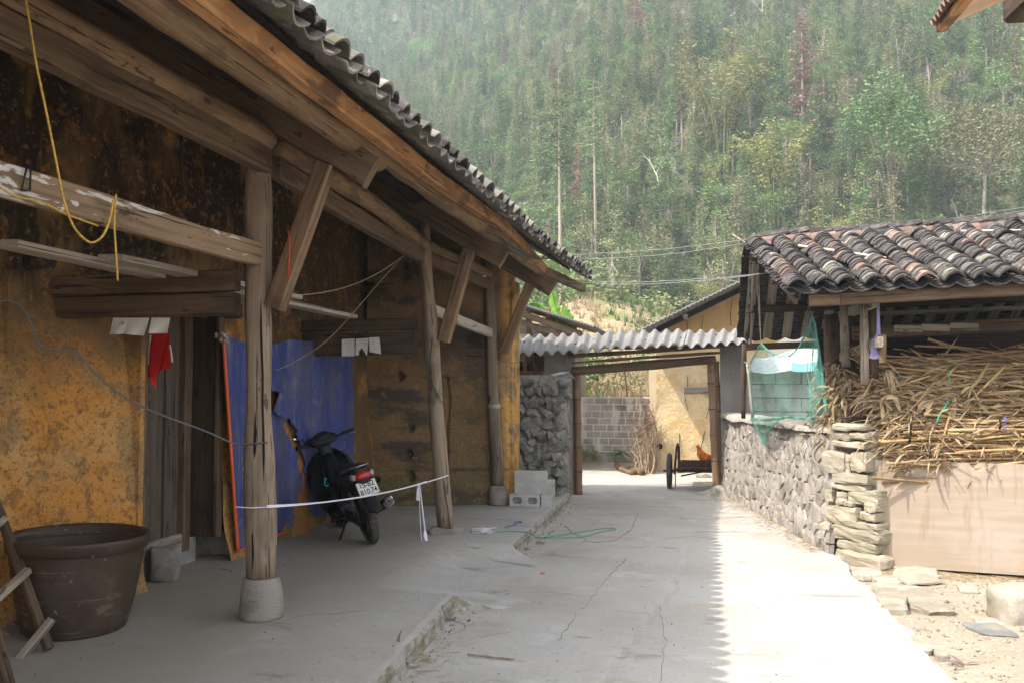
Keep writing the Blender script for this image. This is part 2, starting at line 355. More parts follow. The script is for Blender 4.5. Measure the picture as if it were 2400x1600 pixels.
def log(name, pts, rads, mat, parent=None, n=16, rough=.006, sub=.15, kind=None, closed_round=False):
    """round timber along a polyline, grain along local X"""
    pts = [V(p) for p in pts]; Mw = frame_x(pts[0], pts[-1]); inv = Mw.inverted(); loc = [inv @ p for p in pts]
    P = []; Rr = []
    for i in range(len(loc) - 1):
        m = max(1, int((loc[i + 1] - loc[i]).length / sub))
        for k in range(m): P.append(loc[i].lerp(loc[i + 1], k / m)); Rr.append(lerp(rads[i], rads[i + 1], k / m))
    P.append(loc[-1]); Rr.append(rads[-1])
    if closed_round:
        e = (P[-1] - P[-2]).normalized(); r = Rr[-1]
        P += [P[-1] + e * r * .45, P[-1] + e * r * .7]; Rr += [r * .8, r * .4]
    seed = rnd.random() * 100; vs = []; fs = []
    for p, r in zip(P, Rr):
        for k in range(n):
            a = 2 * math.pi * k / n; q = V((p.x, math.cos(a) * r, math.sin(a) * r))
            rr = r + n3(q, 3, seed) * rough * 2 + n3(V((p.x * .5, q.y * 12, q.z * 12)), 2.2, seed + 3) * rough
            vs.append((p.x, p.y + math.cos(a) * rr, p.z + math.sin(a) * rr))
    m = len(P)
    for i in range(m - 1):
        for k in range(n): fs.append((i * n + k, i * n + (k + 1) % n, (i + 1) * n + (k + 1) % n, (i + 1) * n + k))
    fs += [tuple(range(n))[::-1], tuple((m - 1) * n + k for k in range(n))]
    o = obj(name, vs, fs, mat, parent, Mw, True, kind); return o
def sag(p0, p1, s, n=14, wob=0, seed=0):
    p0, p1 = V(p0), V(p1); out = []
    for i in range(n + 1):
        t = i / n; p = p0.lerp(p1, t); p.z -= s * 4 * t * (1 - t)
        if wob and 0 < i < n: p += V((n3((t * 9, seed, 0)), n3((t * 9, 5, seed)), n3((t * 9, 9, seed)))) * wob
        out.append(p)
    return out
def smoothline(pts, k=6):
    pts = [V(p) for p in pts]; out = []
    for i in range(len(pts) - 1):
        a = pts[max(0, i - 1)]; b = pts[i]; c = pts[i + 1]; d = pts[min(len(pts) - 1, i + 2)]
        for j in range(k):
            t = j / k
            out.append(.5 * ((2 * b) + (c - a) * t + (2 * a - 5 * b + 4 * c - d) * t * t + (3 * b - 3 * c + d - a) * t ** 3))
    out.append(pts[-1]); return out
def wire(name, pts, r, mat, label=None, cat=None, parent=None, n=5, group=None):
    o = MB().tube(pts, r, n).build(name, mat, parent, True)
    return tag(o, label, cat, group) if label else o
# convex rocks
def hull_mesh(seed, n=16, e=1.0, mat=None, bevel=False):
    rr = random.Random(seed); bm = bmesh.new()
    for i in range(n):
        v = V((rr.uniform(-1, 1), rr.uniform(-1, 1), rr.uniform(-1, 1)))
        m = max(abs(v.x), abs(v.y), abs(v.z)); s = v.length
        v = v / (lerp(s, m, e)) ; bm.verts.new(v * rr.uniform(.42, .52))
    r = bmesh.ops.convex_hull(bm, input=bm.verts)
    dead = {g for g in r['geom_interior'] + r['geom_unused'] if isinstance(g, bmesh.types.BMVert)}
    if dead: bmesh.ops.delete(bm, geom=list(dead), context='VERTS')
    me = bpy.data.meshes.new('rock'); bm.to_mesh(me); bm.free()
    if mat: me.materials.append(mat)
    return me
def voronoi(pts, rect, ax=1.0):
    """cells of points in rect (x0,y0,x1,y1); ax stretches distance in x (ax<1: cells longer in x)"""
    x0, y0, x1, y1 = rect; P = [(p[0] * ax, p[1]) for p in pts]; out = []
    for i, (px, py) in enumerate(P):
        poly = [(x0 * ax, y0), (x1 * ax, y0), (x1 * ax, y1), (x0 * ax, y1)]
        near = sorted((((qx - px) ** 2 + (qy - py) ** 2, qx, qy) for j, (qx, qy) in enumerate(P) if j != i))[:16]
        for d, qx, qy in near:
            mx, my = (px + qx) / 2, (py + qy) / 2; nx, ny = qx - px, qy - py; new = []
            for k in range(len(poly)):
                a, b = poly[k], poly[(k + 1) % len(poly)]
                da = (a[0] - mx) * nx + (a[1] - my) * ny; db = (b[0] - mx) * nx + (b[1] - my) * ny
                if da <= 0: new.append(a)
                if da * db < 0:
                    t = da / (da - db); new.append((a[0] + (b[0] - a[0]) * t, a[1] + (b[1] - a[1]) * t))
            poly = new
            if len(poly) < 3: break
        out.append([(a / ax, b) for a, b in poly] if len(poly) >= 3 else None)
    return out
def stone_cells(parent, mapf, rect, cell, ax, mat, gap=.012, bulge=.03, depth=.14, proud=.02, rr=None, name='stone', skip=None, mats=None, jit=.38):
    """a masonry face: mapf(u,v,n) gives the world place of wall coordinate (u,v) n metres proud of the face"""
    rr = rr or random.Random(3); x0, y0, x1, y1 = rect; pts = []
    cw = cell / ax; ny = max(1, round((y1 - y0) / cell)); nx = max(1, round((x1 - x0) / cw))
    for j in range(ny):
        for i in range(nx):
            off = .5 * (j % 2)
            pts.append((x0 + (i + .25 + off + rr.uniform(-jit, jit)) * (x1 - x0) / nx, y0 + (j + .5 + rr.uniform(-jit, jit)) * (y1 - y0) / ny))
    made = []
    for poly in voronoi(pts, rect, ax):
        if not poly: continue
        cx = sum(p[0] for p in poly) / len(poly); cy = sum(p[1] for p in poly) / len(poly)
        if skip and skip(cx, cy): continue
        size = max(max(p[0] for p in poly) - min(p[0] for p in poly), max(p[1] for p in poly) - min(p[1] for p in poly))
        if size < .03: continue
        # resample long edges for an uneven outline
        pl = []
        for k in range(len(poly)):
            a, b = poly[k], poly[(k + 1) % len(poly)]; L = math.hypot(b[0] - a[0], b[1] - a[1])
            if L < .012: continue
            pl.append(a)
            if L > cell * .55: pl.append(((a[0] + b[0]) / 2 + rr.uniform(-.06, .06) * L, (a[1] + b[1]) / 2 + rr.uniform(-.06, .06) * L))
        if len(pl) < 3: continue
        pr = proud * rr.uniform(.2, 1.4); tx, ty = rr.uniform(-.14, .14), rr.uniform(-.14, .14)
        def sh(p, g): d = math.hypot(p[0] - cx, p[1] - cy) + 1e-6; k = max(.3, 1 - g / d); return (cx + (p[0] - cx) * k, cy + (p[1] - cy) * k)
        vs = []; n = len(pl)
        for p in pl: q = sh(p, gap * .6); vs.append(mapf(q[0], q[1], -depth))
        for p in pl: q = sh(p, gap * rr.uniform(.6, 1.5)); vs.append(mapf(q[0], q[1], pr * .3))
        for p in pl: q = sh(p, gap + bulge * rr.uniform(.5, 1.3)); vs.append(mapf(q[0], q[1], pr + bulge * rr.uniform(.3, .9) + (q[0] - cx) * tx + (q[1] - cy) * ty))
        vs.append(mapf(cx + rr.uniform(-.2, .2) * size * .5, cy + rr.uniform(-.2, .2) * size * .3, pr + bulge * rr.uniform(.6, 1.5)))
        fs = []
        for k in range(n):
            k2 = (k + 1) % n
            fs += [(k, k2, n + k2, n + k), (n + k, n + k2, 2 * n + k2, 2 * n + k), (2 * n + k, 2 * n + k2, 3 * n)]
        made.append(obj(name, vs, fs, rr.choice(mats) if mats else mat, parent))
    return made
def grid(name, fn, nu, nv, mat, parent=None, smooth=True, kind=None, skip=None, Mw=None):
    vs = [fn(i / nu, j / nv) for j in range(nv + 1) for i in range(nu + 1)]; fs = []
    for j in range(nv):
        for i in range(nu):
            if skip and skip((i + .5) / nu, (j + .5) / nv): continue
            a = j * (nu + 1) + i; fs.append((a, a + 1, a + nu + 2, a + nu + 1))
    return obj(name, vs, fs, mat, parent, Mw, smooth, kind)

# ================================================================ ground, road, veranda floor
ZR = -.13
def edgeR(y):   # right, ragged edge of the concrete road
    b = interp(y, [0, 4.9, 9.1, 11, 14, 16], [1.46, 1.46, 1.42, 1.2, .62, .3])
    return b + n3((0, y, 0), 1.1, 3) * .10 + n3((0, y, 0), 5, 8) * .035
def ground_z(x, y):
    z = -.19 + n3((x, y, 0), .7, 2) * .05 + n3((x, y, 0), 3.1, 4) * .018
    if y > 9 and x > 1.2: z -= .02
    if y > 18: z = lerp(z, .2, smooth01((y - 18) / 2))
    return z
def gfn(u, v):
    x = lerp(-30, 40, u); y = lerp(-30, 24, v)
    return (x, y, -.2)
xs = sorted(set([-30, -20, -12, -8, -5, -3.5] + [round(-2 + i * .09, 3) for i in range(78)] + [5.5, 7, 10, 15, 25, 40]))
ys = sorted(set([-30, -15, -5, 0, 2, 3] + [round(3.6 + i * .09, 3) for i in range(120)] + [15, 16, 17, 18, 19, 20, 22, 24]))
vs = [(x, y, ground_z(x, y)) for y in ys for x in xs]; nx = len(xs)
fs = [(j * nx + i, j * nx + i + 1, (j + 1) * nx + i + 1, (j + 1) * nx + i) for j in range(len(ys) - 1) for i in range(nx - 1)]
obj('ground', vs, fs, M['dirt'], smooth=True, kind='structure')
# road slab
YS = [round(-3 + i * .5, 2) for i in range(13)] + [round(3.55 + i * .05, 3) for i in range(250)]
vs = []; fs = []; NXR = 60
for y in YS:
    xr = edgeR(y)
    for i in range(NXR + 1):
        x = lerp(-1.98, xr, i / NXR)
        z = ZR + n3((x, y, 0), .6, 11) * .012 + n3((x, y, 0), 3, 1) * .003
        # long construction joint worn into the slab
        xj = interp(y, [4.5, 6, 8, 9.5, 11.5], [-.62, -.48, -.20, -.10, -.25]) + n3((0, y, 0), 1.6, 5) * .05
        z -= .012 * math.exp(-((x - xj) / .02) ** 2)
        if i == NXR: z -= .01
        vs.append((x, y, z))
    vs.append((xr + .012 + n3((0, y, 0), 9, 2) * .012, y, ZR - .05)); vs.append((xr + .0, y, ZR - .13))
m = NXR + 3
for j in range(len(YS) - 1):
    for i in range(m - 1): fs.append((j * m + i, j * m + i + 1, (j + 1) * m + i + 1, (j + 1) * m + i))
obj('road', vs, fs, M['concrete'], smooth=False, kind='structure')
# yard beyond the gate
def yard(u, v):
    x = lerp(-9, 4, u); y = lerp(13.4, 19.6, v); return (x, y, -.138 + n3((x, y, 0), .9, 6) * .012)
grid('yard', yard, 60, 40, M['concrete'], kind='structure')
# veranda floor with crumbling kerb and a ramp
YA = at_z(1056, 1425, ZR).y; YB = at_z(1190, 1308, ZR).y
def kerbx(y):
    return -1.80 + n3((0, y, 0), .9, 21) * .05 + n3((0, y, 0), 6, 22) * .02 + (.10 if y < 6 else 0) * smooth01((6 - y) / 1.5)
vs = []; fs = []
YV = [round(-3 + i * .5, 2) for i in range(13)] + [round(3.55 + i * .04, 3) for i in range(240)]
NV = 44; kidx = []
for y in YV:
    k = kerbx(y); rp = smooth01((y - (YA - .12)) / .3) * (1 - smooth01((y - (YB - .18)) / .3))
    dr = .05 if y < YA else .0
    row = []
    for i in range(NV + 1):
        t = i / NV; x = lerp(-4.75, k - .10, t); z = n3((x, y, 0), .7, 41) * .008
        if rp > 0: z += -rp * .10 * smooth01((x + 2.6) / (k + 2.5))
        row.append((x, y, z))
    jz = n3((0, y, 3), 7, 31) * .016
    h1 = lerp(0, -.115, rp)
    j2 = n3((0, y, 8), 15, 44) * .012; prof = [(k - .05, .0), (k - .008 + j2, -.006 + jz * .2), (k + .008 + j2 + jz * .4, -.045), (k + .004 - j2 + jz * .8, -.09), (k + .02 + jz, ZR - .02)]
    if y > 12.5: pass
    for (x, z) in prof:
        i_ = prof.index((x, z)); row.append((lerp(x, k - .05 + i_ * .16, rp), y, lerp(z, [-.104, -.112, -.119, ZR + .003, ZR - .03][i_], rp)))
    vs += row
m = NV + 1 + 5; midx = []
for j in range(len(YV) - 1):
    for i in range(m - 1):
        fs.append((j * m + i, j * m + i + 1, (j + 1) * m + i + 1, (j + 1) * m + i)); midx.append(1 if (i >= NV + 2 and not (YA < YV[j] < YB)) else 0)
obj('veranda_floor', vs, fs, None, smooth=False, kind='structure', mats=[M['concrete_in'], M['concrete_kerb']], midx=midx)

# hairline cracks worn into the concrete
def ground_crack(pts, w_, z, jag=.03):
    P_ = [at_z(u, v, z) for u, v in pts]; out = []
    for i in range(len(P_) - 1):
        for k in range(8):
            p = P_[i].lerp(P_[i + 1], k / 8); out.append(p + V((n3(p, 9, 2), n3(p, 9, 7), 0)) * jag)
    out.append(P_[-1]); return MB().tube([p + V((0, 0, .001)) for p in out], [w_ * (.5 + .7 * abs(n3(p, 6, 4))) for p in out], 4, flat=.4)
def cracks(lines, par_name, z):
    for l_, w_ in lines: ground_crack(l_, w_, z).build(par_name, M['concrete_kerb'], bpy.data.objects[{'road_crack': 'road', 'floor_crack': 'veranda_floor'}[par_name]])
cracks([([(1322, 1230), (1340, 1246), (1362, 1258), (1376, 1266), (1398, 1270), (1440, 1266), (1480, 1240), (1495, 1200)], .006), ([(1306, 1500), (1322, 1480), (1342, 1455), (1350, 1430), (1372, 1420), (1400, 1380), (1432, 1345), (1450, 1325), (1470, 1305)], .005),
        ([(1545, 1600), (1560, 1500), (1545, 1420)], .003), ([(1560, 1262), (1620, 1255), (1680, 1262)], .003), ([(1200, 1480), (1100, 1495)], .002)], 'road_crack', ZR + .004)
cracks([([(420, 1330), (520, 1332), (545, 1336)], .005), ([(640, 1460), (720, 1440), (860, 1430)], .003)], 'floor_crack', .004)
# ================================================================ the old rammed-earth house on the left
def pip(x, y, poly):
    c = False; j = len(poly) - 1
    for i in range(len(poly)):
        xi, yi = poly[i]; xj, yj = poly[j]
        if (yi > y) != (yj > y) and x < (xj - xi) * (y - yi) / (yj - yi) + xi: c = not c
        j = i
    return c
house = empty('old_house', (-4.2, 8, 0), 'old rammed earth house with ochre walls, smoky beams and a tiled eave over its veranda', 'house')
def wallX(z): return -4.17 - .075 * z
def wallD(y): return -.36 * smooth01((6.5 - y) / 1.6)
DY0 = at_x(330, 1000, -4.25).y; DY1 = at_x(515, 1000, -4.25).y; DH = 2.2
def lw(u, v):
    y = lerp(-3, 11.6, u); z = lerp(-.02, 4.6, v)
    x = wallX(z) + wallD(y) + n3((0, y, z), .8, 3) * .05 + n3((0, y, z), 4, 8) * .014
    lift = (z + n3((0, y, 0), .5, 4) * .06) % .66
    if n3((0, y, z), 1.6, 77) > -.1: x -= .028 * math.exp(-((lift - .33) / .025) ** 2)
    if z < .35: x += .05 * (1 - z / .35) * (.5 + n3((0, y, z), 3, 9))
    x -= .05 * max(0, n3((0, y, z), 3.2, 51) - .42) * 4
    if y > 10.55: x += .05
    return (x, y, z)
NUW, NVW = 365, 115
def wskip(u, v):
    y = lerp(-3, 11.6, u); z = lerp(-.02, 4.6, v); return DY0 < y < DY1 and z < DH
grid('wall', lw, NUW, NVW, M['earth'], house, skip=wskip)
# thickness of the wall round the doorway, back of the house
b = MB()
b.box((-5.3, (5.2 - 3) / 2, 2.2), (.75, 8.2, 4.4)); b.box((-4.95, (DY0 - .02 + 5.3) / 2, 1.2), (.66, DY0 - 5.32, 2.36)); b.box((-4.95, (DY1 + 11.7) / 2 + .01, 2.2), (.72, 11.7 - DY1 - .02, 4.4))
b.box((-5.0, (DY0 + DY1) / 2 - .6, 3.35), (.66, DY1 - DY0 + 1.3, 2.2)); b.box((-4.42, DY0 - .03, 1.1), (.40, .06, 2.2))
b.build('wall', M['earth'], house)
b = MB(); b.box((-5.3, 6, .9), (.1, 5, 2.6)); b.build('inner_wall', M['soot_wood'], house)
MB().box((-6, -3.1, 2.3), (4.5, .2, 4.6)).build('wall', M['earth'], house)
# round beam end bedded in the wall
log('beam_end', [at_x(70, 612, -4.45), at_x(70, 612, -4.45) + V((.16, 0, 0))], [.075, .07], M['earth'], house)
# end wall across the veranda
def ey(x): return 11.18 + (x + 4.2) * .36
HOLES = [(939, 882, .05), (948, 623, .035), (953, 648, .035), (961, 1003, .04), (958, 1063, .045), (960, 1118, .06), (890, 1122, .035), (875, 672, .03)]
HW = []
for hu, hv, hr in HOLES:
    p = at_y(hu, hv, 11.35); HW.append((p.x, p.z, hr))
def ew(u, v):
    x = lerp(-4.25, -2.42, u); z = lerp(-.03, 4.3, v); y = ey(x)
    d = n3((x, 0, z), 1.2, 63) * .03 + n3((x, 0, z), 5, 68) * .012
    lift = (z + n3((x, 0, 0), .9, 14) * .06 - .12) % .62
    d += .04 * math.exp(-((lift - .31) / .018) ** 2) * smooth01(n3((x, 0, z), 1.4, 7) * 3 + .6)
    xc = -3.25 + n3((0, 0, z), 1.7, 19) * .08
    if .2 < z < 1.7: d += .05 * math.exp(-((x - xc) / .014) ** 2)
    for hx, hz, hr in HW:
        dd = math.hypot(x - hx, (z - hz) * .9)
        if dd < hr * 1.3: d += .12 * smooth01((hr * 1.3 - dd) / (hr * .6))
    if z < .3: d -= .05 * (1 - z / .3)
    e = smooth01((x + 2.52) / .1); d += e * e * .10
    return (x, y + d, z)
def ewskip(u, v): x = lerp(-4.25, -2.42, u); z = lerp(-.03, 4.3, v); return z > 3.02 + (-1.9 - x) * .6 - .2
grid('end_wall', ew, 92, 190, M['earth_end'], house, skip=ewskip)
b = MB()
for x0, x1 in ((-4.25, -3.3), (-3.3, -2.43)):
    b.box(((x0 + x1) / 2, ey((x0 + x1) / 2) + .42, 1.5 + (.35 if x1 < -3 else 0)), (x1 - x0, .5, 3.0 + (.7 if x1 < -3 else 0)))
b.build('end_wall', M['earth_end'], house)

# ---- door recess
DX = -4.54
door = empty('door', (DX, (DY0 + DY1) / 2, .2), None, None); setw(door, Matrix.Translation((DX, (DY0 + DY1) / 2, .2)), house)
ya = at_x(334, 1200, DX).y; yb = at_x(410, 1200, DX).y; ym = lerp(ya, yb, .55)
beam('plank', (DX, (ya + ym) / 2 - .01, .25), (DX, (ya + ym) / 2 - .01, 2.2), ym - ya - .012, .04, M['door_wood'], door, up=V((1, 0, 0)))
beam('plank', (DX + .006, (ym + yb) / 2, .25), (DX + .006, (ym + yb) / 2, 2.2), yb - ym - .012, .04, M['door_wood'], door, up=V((1, 0, 0)))
beam('bottom_rail', (DX + .05, ya - .1, .22), (DX + .05, yb, .22), .12, .05, M['wood_grey'], door, up=V((1, 0, 0)))
y1 = at_x(413, 1200, DX + .02).y; y2 = at_x(438, 1200, DX + .04).y
beam('door_post', (DX + .03, (y1 + y2) / 2, .12), (DX + .03, (y1 + y2) / 2, 2.2), y2 - y1 - .03, .12, M['wood'], house, up=V((1, 0, 0)))
beam('door_post', (DX - .1, y2 + .05, .12), (DX - .1, y2 + .05, 2.2), .2, .1, M['soot_wood'], house, up=V((1, 0, 0)))
yr = DY1 - .02
beam('reveal_board', (-4.40, yr, .225), (-4.40, yr, 2.2), .30, .05, M['wood_dark'], house, up=V((0, -1, 0)))
beam('reveal_board', (-4.235, yr - .02, .225), (-4.235, yr - .02, 2.2), .035, .09, M['wood'], house, up=V((0, -1, 0)))
beam('door_post', (-4.27, DY0 + .04, .1), (-4.27, DY0 + .04, 2.2), .06, .06, M['wood'], house, up=V((1, 0, 0)))
MB().box((DX + .02, (DY0 + DY1) / 2, .09), (.1, DY1 - DY0, .26)).build('sill', M['stone_grey'], house)
beam('lintel', (-4.4, DY0 - .2, 2.27), (-4.4, DY1 + .2, 2.27), .5, .14, M['wood_dark'], house)
def soft_block(name, c, size, mat, seed, parent=None, rough=.02, rz=0):
    bm = bmesh.new(); bmesh.ops.create_cube(bm, size=1)
    bmesh.ops.subdivide_edges(bm, edges=bm.edges, cuts=5, use_grid_fill=True)
    for v_ in bm.verts:
        p = v_.co * 2; q = V([math.copysign(abs(a) ** .92, a) for a in p]); L = (abs(q.x) ** 7 + abs(q.y) ** 7 + abs(q.z) ** 7) ** (1 / 7)
        q = q / max(L, 1e-6) * .5 * max(abs(p.x), abs(p.y), abs(p.z))
        q = V((q.x * size[0], q.y * size[1], q.z * size[2]))
        q += V((n3(q, 5, seed), n3(q, 5, seed + 9), n3(q, 5, seed + 20))) * rough
        v_.co = q
    me = bpy.data.meshes.new(name); bm.to_mesh(me); bm.free(); me.materials.append(mat); shade(me, True)
    return inst(name, me, Matrix.Translation(V(c)) @ Matrix.Rotation(rz, 4, 'Z'), parent)
p = at_z(478, 1301, 0); soft_block('threshold_stone', (p.x + .01, p.y + .14, .115), (.52, .30, .25), M['stone_base'], 3, house)
p = at_z(365, 1362, 0); soft_block('threshold_stone', (p.x, p.y + .13, .12), (.22, .28, .28), M['stone_base'], 5, house, rough=.05, rz=.35)

# ---- columns
C1 = at_z(589, 1459, 0) + V((0, .14, 0)); C2 = at_z(1039, 1250, 0) + V((0, .08, 0)); C3 = at_z(1163, 1184, 0) + V((0, .12, 0))
Y1, Y2, Y3 = C1.y, C2.y, C3.y
T1 = at_y(602, 306, Y1); T2 = at_y(992, 536, Y2 - .02); T3 = at_y(1144, 622, Y3)
def column(base, top, r0, r1, stone):
    z0 = stone[1] if stone else .05
    pts = [V((base.x, base.y, z0)), base.lerp(top, .35) + V((rnd.uniform(-.01, .01), 0, 0)), base.lerp(top, .7), top]
    c = log('column', pts, [r0, lerp(r0, r1, .35), lerp(r0, r1, .7), r1], M['wood_column'], house, n=22, rough=.009)
    return c
c1 = column(C1 + V((0, 0, 0)), T1 + V((0, 0, .1)), .101, .085, (.14, .27))
c2 = column(C2, T2 + V((0, 0, .05)), .088, .07, None)
c3 = column(C3, T3 + V((0, 0, .05)), .082, .062, (.13, .25))
def col_base(C, r, h, par):
    o = MB().lathe([(0, 0), (r * 1.02, 0), (r * 1.04, .03), (r * 1.0, h * .4), (r * .93, h * .75), (r * .86, h * .95), (r * .80, h), (0, h)], 28, Matrix.Translation(C)).build('column_base', M['stone_base'], par, True)
    for v_ in o.data.vertices: v_.co += V((n3(v_.co, 9, 1), n3(v_.co, 9, 5), n3(v_.co, 9, 12) * .3)) * .012
col_base(V((C1.x, C1.y, 0)), .145, .275, c1); col_base(V((C3.x, C3.y, 0)), .13, .25, c3)
soft_block('column_base', (C2.x, C2.y + .02, .015), (.33, .30, .09), M['stone_base'], 8, c2, .03)
# deep drying cracks in the columns
def crack(col, u0, v0, u1, v1, y, w):
    a = at_y(u0, v0, y); b_ = at_y(u1, v1, y); pts = [a.lerp(b_, i / 7) + V((rnd.uniform(-.004, .004), 0, 0)) for i in range(8)]
    MB().tube(pts, [.001] + [w] * 6 + [.001], 5).build('crack', M['hole'], col)
crack(c1, 598, 960, 592, 1352, C1.y - .098, .010); crack(c1, 612, 700, 619, 1130, C1.y - .088, .008)
crack(c2, 1040, 1120, 1056, 1245, C2.y - .085, .005); crack(c3, 1140, 1060, 1150, 1130, C3.y - .08, .004)
# ---- roof timbers
def X1(p): return p
def rafter(uv, Y, L=5.2, h=.23, wd=.095, mat='wood_dark'):
    e = at_y(uv[0], uv[1], Y); d = V((-1, 0, .6)).normalized()
    return beam('rafter', e, e + d * L, wd, h, M[mat], house, rough=.008), e
r1, E1 = rafter((872, 408), Y1, mat='wood'); r2, E2 = rafter((1183, 607), Y2, mat='wood'); r3, E3 = rafter((1296, 677), Y3, mat='wood')
for yy in (2.0, -1.5):
    e = V((E1.x, yy, E1.z)); d = V((-1, 0, .6)).normalized(); beam('rafter', e, e + d * 5.2, .095, .2, M['wood_dark'], house)
def brace(a, b_, Y, dy=-.02, w_=.11, h=.135):
    return beam('brace', at_y(*a, Y + dy), at_y(*b_, Y + dy), w_, h, M['wood_log'], house, up=V((1, 0, .3)), rough=.006)
brace((644, 722), (764, 385), Y1); brace((1040, 800), (1100, 585), Y2); brace((1180, 828), (1243, 665), Y3, h=.12)
E0 = V((E1.x - .05, 2, E1.z))
log('purlin', [(-2.30, -3, 3.27), (-2.31, 2, 3.27), (-2.30, 4.6, 3.27), (-2.30, Y1 + .5, 3.25)], [.10, .10, .095, .085], M['wood_log'], house, closed_round=True)
log('purlin', [(-2.27, Y1 - .35, 3.30), (-2.2, 7.6, 3.23), (-2.06, Y2 + .52, 3.155)], [.085, .08, .085], M['wood_log'], house, closed_round=True)
log('purlin', [(-2.13, Y2 - .2, 3.19), (-2.05, 10.5, 3.12), (-1.97, Y3 + .45, 3.06)], [.07, .075, .075], M['wood_log'], house, closed_round=True)
for (x, z) in ((-3.0, 3.66), (-4.0, 4.27), (-5.2, 4.98)):
    log('purlin', [(x, -3, z + .05), (x, Y1, z + .02), (x, 13, z - .05)], [.08, .08, .075], M['soot_wood'], house)
# plate beams along the column heads
beam('plate_beam', (-2.98, -3, 3.16), (C1.x, Y1 - .02, 3.145), .10, .17, M['wood'], house, rough=.012)
log('plate_log', [(-3.02, -3, 3.32), (-2.97, 3, 3.31), (C1.x + .01, Y1 - .03, 3.30)], [.085, .09, .085], M['wood_log'], house)
beam('plate_beam', (C1.x + .03, Y1 + .05, 3.12), (T2.x + .0, Y2, 2.97), .09, .15, M['wood'], house, rough=.01)
log('plate_log', [(C1.x + .06, Y1 + .05, 3.27), (-2.78, 7.4, 3.18), (T2.x + .02, Y2 - .03, 3.11)], [.07, .075, .075], M['wood_log'], house)
beam('plate_beam', (T2.x + .03, Y2 + .04, 2.98), (T3.x, Y3, 2.92), .08, .13, M['wood'], house)
log('plate_log', [(T2.x + .04, Y2 + .04, 3.11), (T3.x + .02, Y3, 3.06)], [.06, .06], M['wood_log'], house)
# rails between the columns
beam('rail', (-2.98, -3, 2.49), (C1.x - .03, Y1 - .05, 2.485), .07, .155, M['wood_white'], house, rough=.012)
a = at_y(1005, 722, Y2 + .1); b_ = at_y(1150, 781, Y3 - .05)
beam('rail', a, b_, .05, .12, M['plank_pale'], house)
# cross beams from wall to column
def cross(v0, v1, u1, Y, mat='wood', x0=-4.7):
    a = at_y(u1, v0, Y); b_ = at_y(u1, v1, Y); z = (a.z + b_.z) / 2; h = a.z - b_.z - .006
    beam('cross_beam', (x0, Y, z), (a.x, Y, z + .01), .11, h, M[mat], house, rough=.009)
cross(635, 687, 556, Y1, 'wood'); cross(689, 741, 556, Y1, 'wood')
cross(747, 776, 975, Y2, 'wood_dark'); cross(781, 833, 975, Y2 + .02, 'wood_dark')
cross(786, 807, 1135, Y3 - .02, 'wood_dark'); cross(809, 836, 1135, Y3 - .02, 'wood_dark')
# loose planks lying on the cross beams
pl = empty('loft_plank', (-3.72, 4.3, 2.36), 'long pale plank lying on the cross beams, closest to the ochre wall', 'plank', 'loose planks over the veranda')
beam('board', (-3.76, at_x(12, 574, -3.76).y, 2.375), (-3.72, Y2 - .1, 2.33), .16, .045, M['plank_pale'], pl)
pl = empty('loft_plank', (-3.5, 4.8, 2.36), 'shorter pale plank on the cross beams, beside the longer one', 'plank', 'loose planks over the veranda')
beam('board', (-3.52, at_x(258, 603, -3.52).y, 2.372), (-3.48, Y1 + 1.6, 2.36), .17, .04, M['plank_pale'], pl)
# ---- eave board
def P(u, v, X): return at_x(u, v, X)
EB = [V((-2.12, -3, 3.27)), P(792, 243, -2.12), P(1010, 412, -2.05), P(1182, 531, -1.99), P(1277, 636, -1.97), P(1366, 676, -1.70)]
EB = [EB[0], EB[1], EB[2], EB[3], EB[4], EB[5]]
for i in range(5):
    beam('eave_board', EB[i] - (EB[i + 1] - EB[i]).normalized() * (.02 if i else 0), EB[i + 1], .10 - .0015 * i, .125 - .002 * i, M['wood_orange'] if i < 4 else M['wood_log'], house, rough=.008)
# ---- tile edge line
TE = [V((-1.84, -3, P(663, 0, -1.84).z))] + [P(*q) for q in ((663, 0, -1.84), (857, 184, -1.83), (1020, 337, -1.80), (1173, 474, -1.76), (1276, 566, -1.70), (1403, 661, -1.47))]
TY = [p.y for p in TE]; TXs = [p.x for p in TE]; TZ = [p.z - .045 for p in TE]
def tile_pt(y, s, dz=0):
    x = interp(y, TY, TXs); z = interp(y, TY, TZ); return V((x - s * .857, y, z + s * .515 + dz))
# underside boards and slats
b = MB(); yy = [-3, 0, 3, 5, 7, 9, 11, 12.3, 13.2]
for i in range(len(yy) - 1):
    for s0, s1 in ((.40, 6.6),):
        a0 = tile_pt(yy[i], s0, -.05); a1 = tile_pt(yy[i + 1], s0, -.05); c0 = tile_pt(yy[i], s1, -.05); c1_ = tile_pt(yy[i + 1], s1, -.05)
        up = V((.515, 0, .857)) * .03
        b.quad(a0, c0, c1_, a1); b.quad(a0 + up, a1 + up, c1_ + up, c0 + up); b.quad(a0, a1, a1 + up, a0 + up)
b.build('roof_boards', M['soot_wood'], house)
b = MB(); b.quad((-7.4, -3, 0), (-7.4, 13, 0), (-7.4, 13, 6.8), (-7.4, -3, 6.8)); b.quad((-7.3, 11.9, 0), (-4.4, 11.9, 0), (-4.4, 11.9, 4.5), (-7.3, 11.9, 6.3)); b.build('back_wall', M['earth_end'], house)
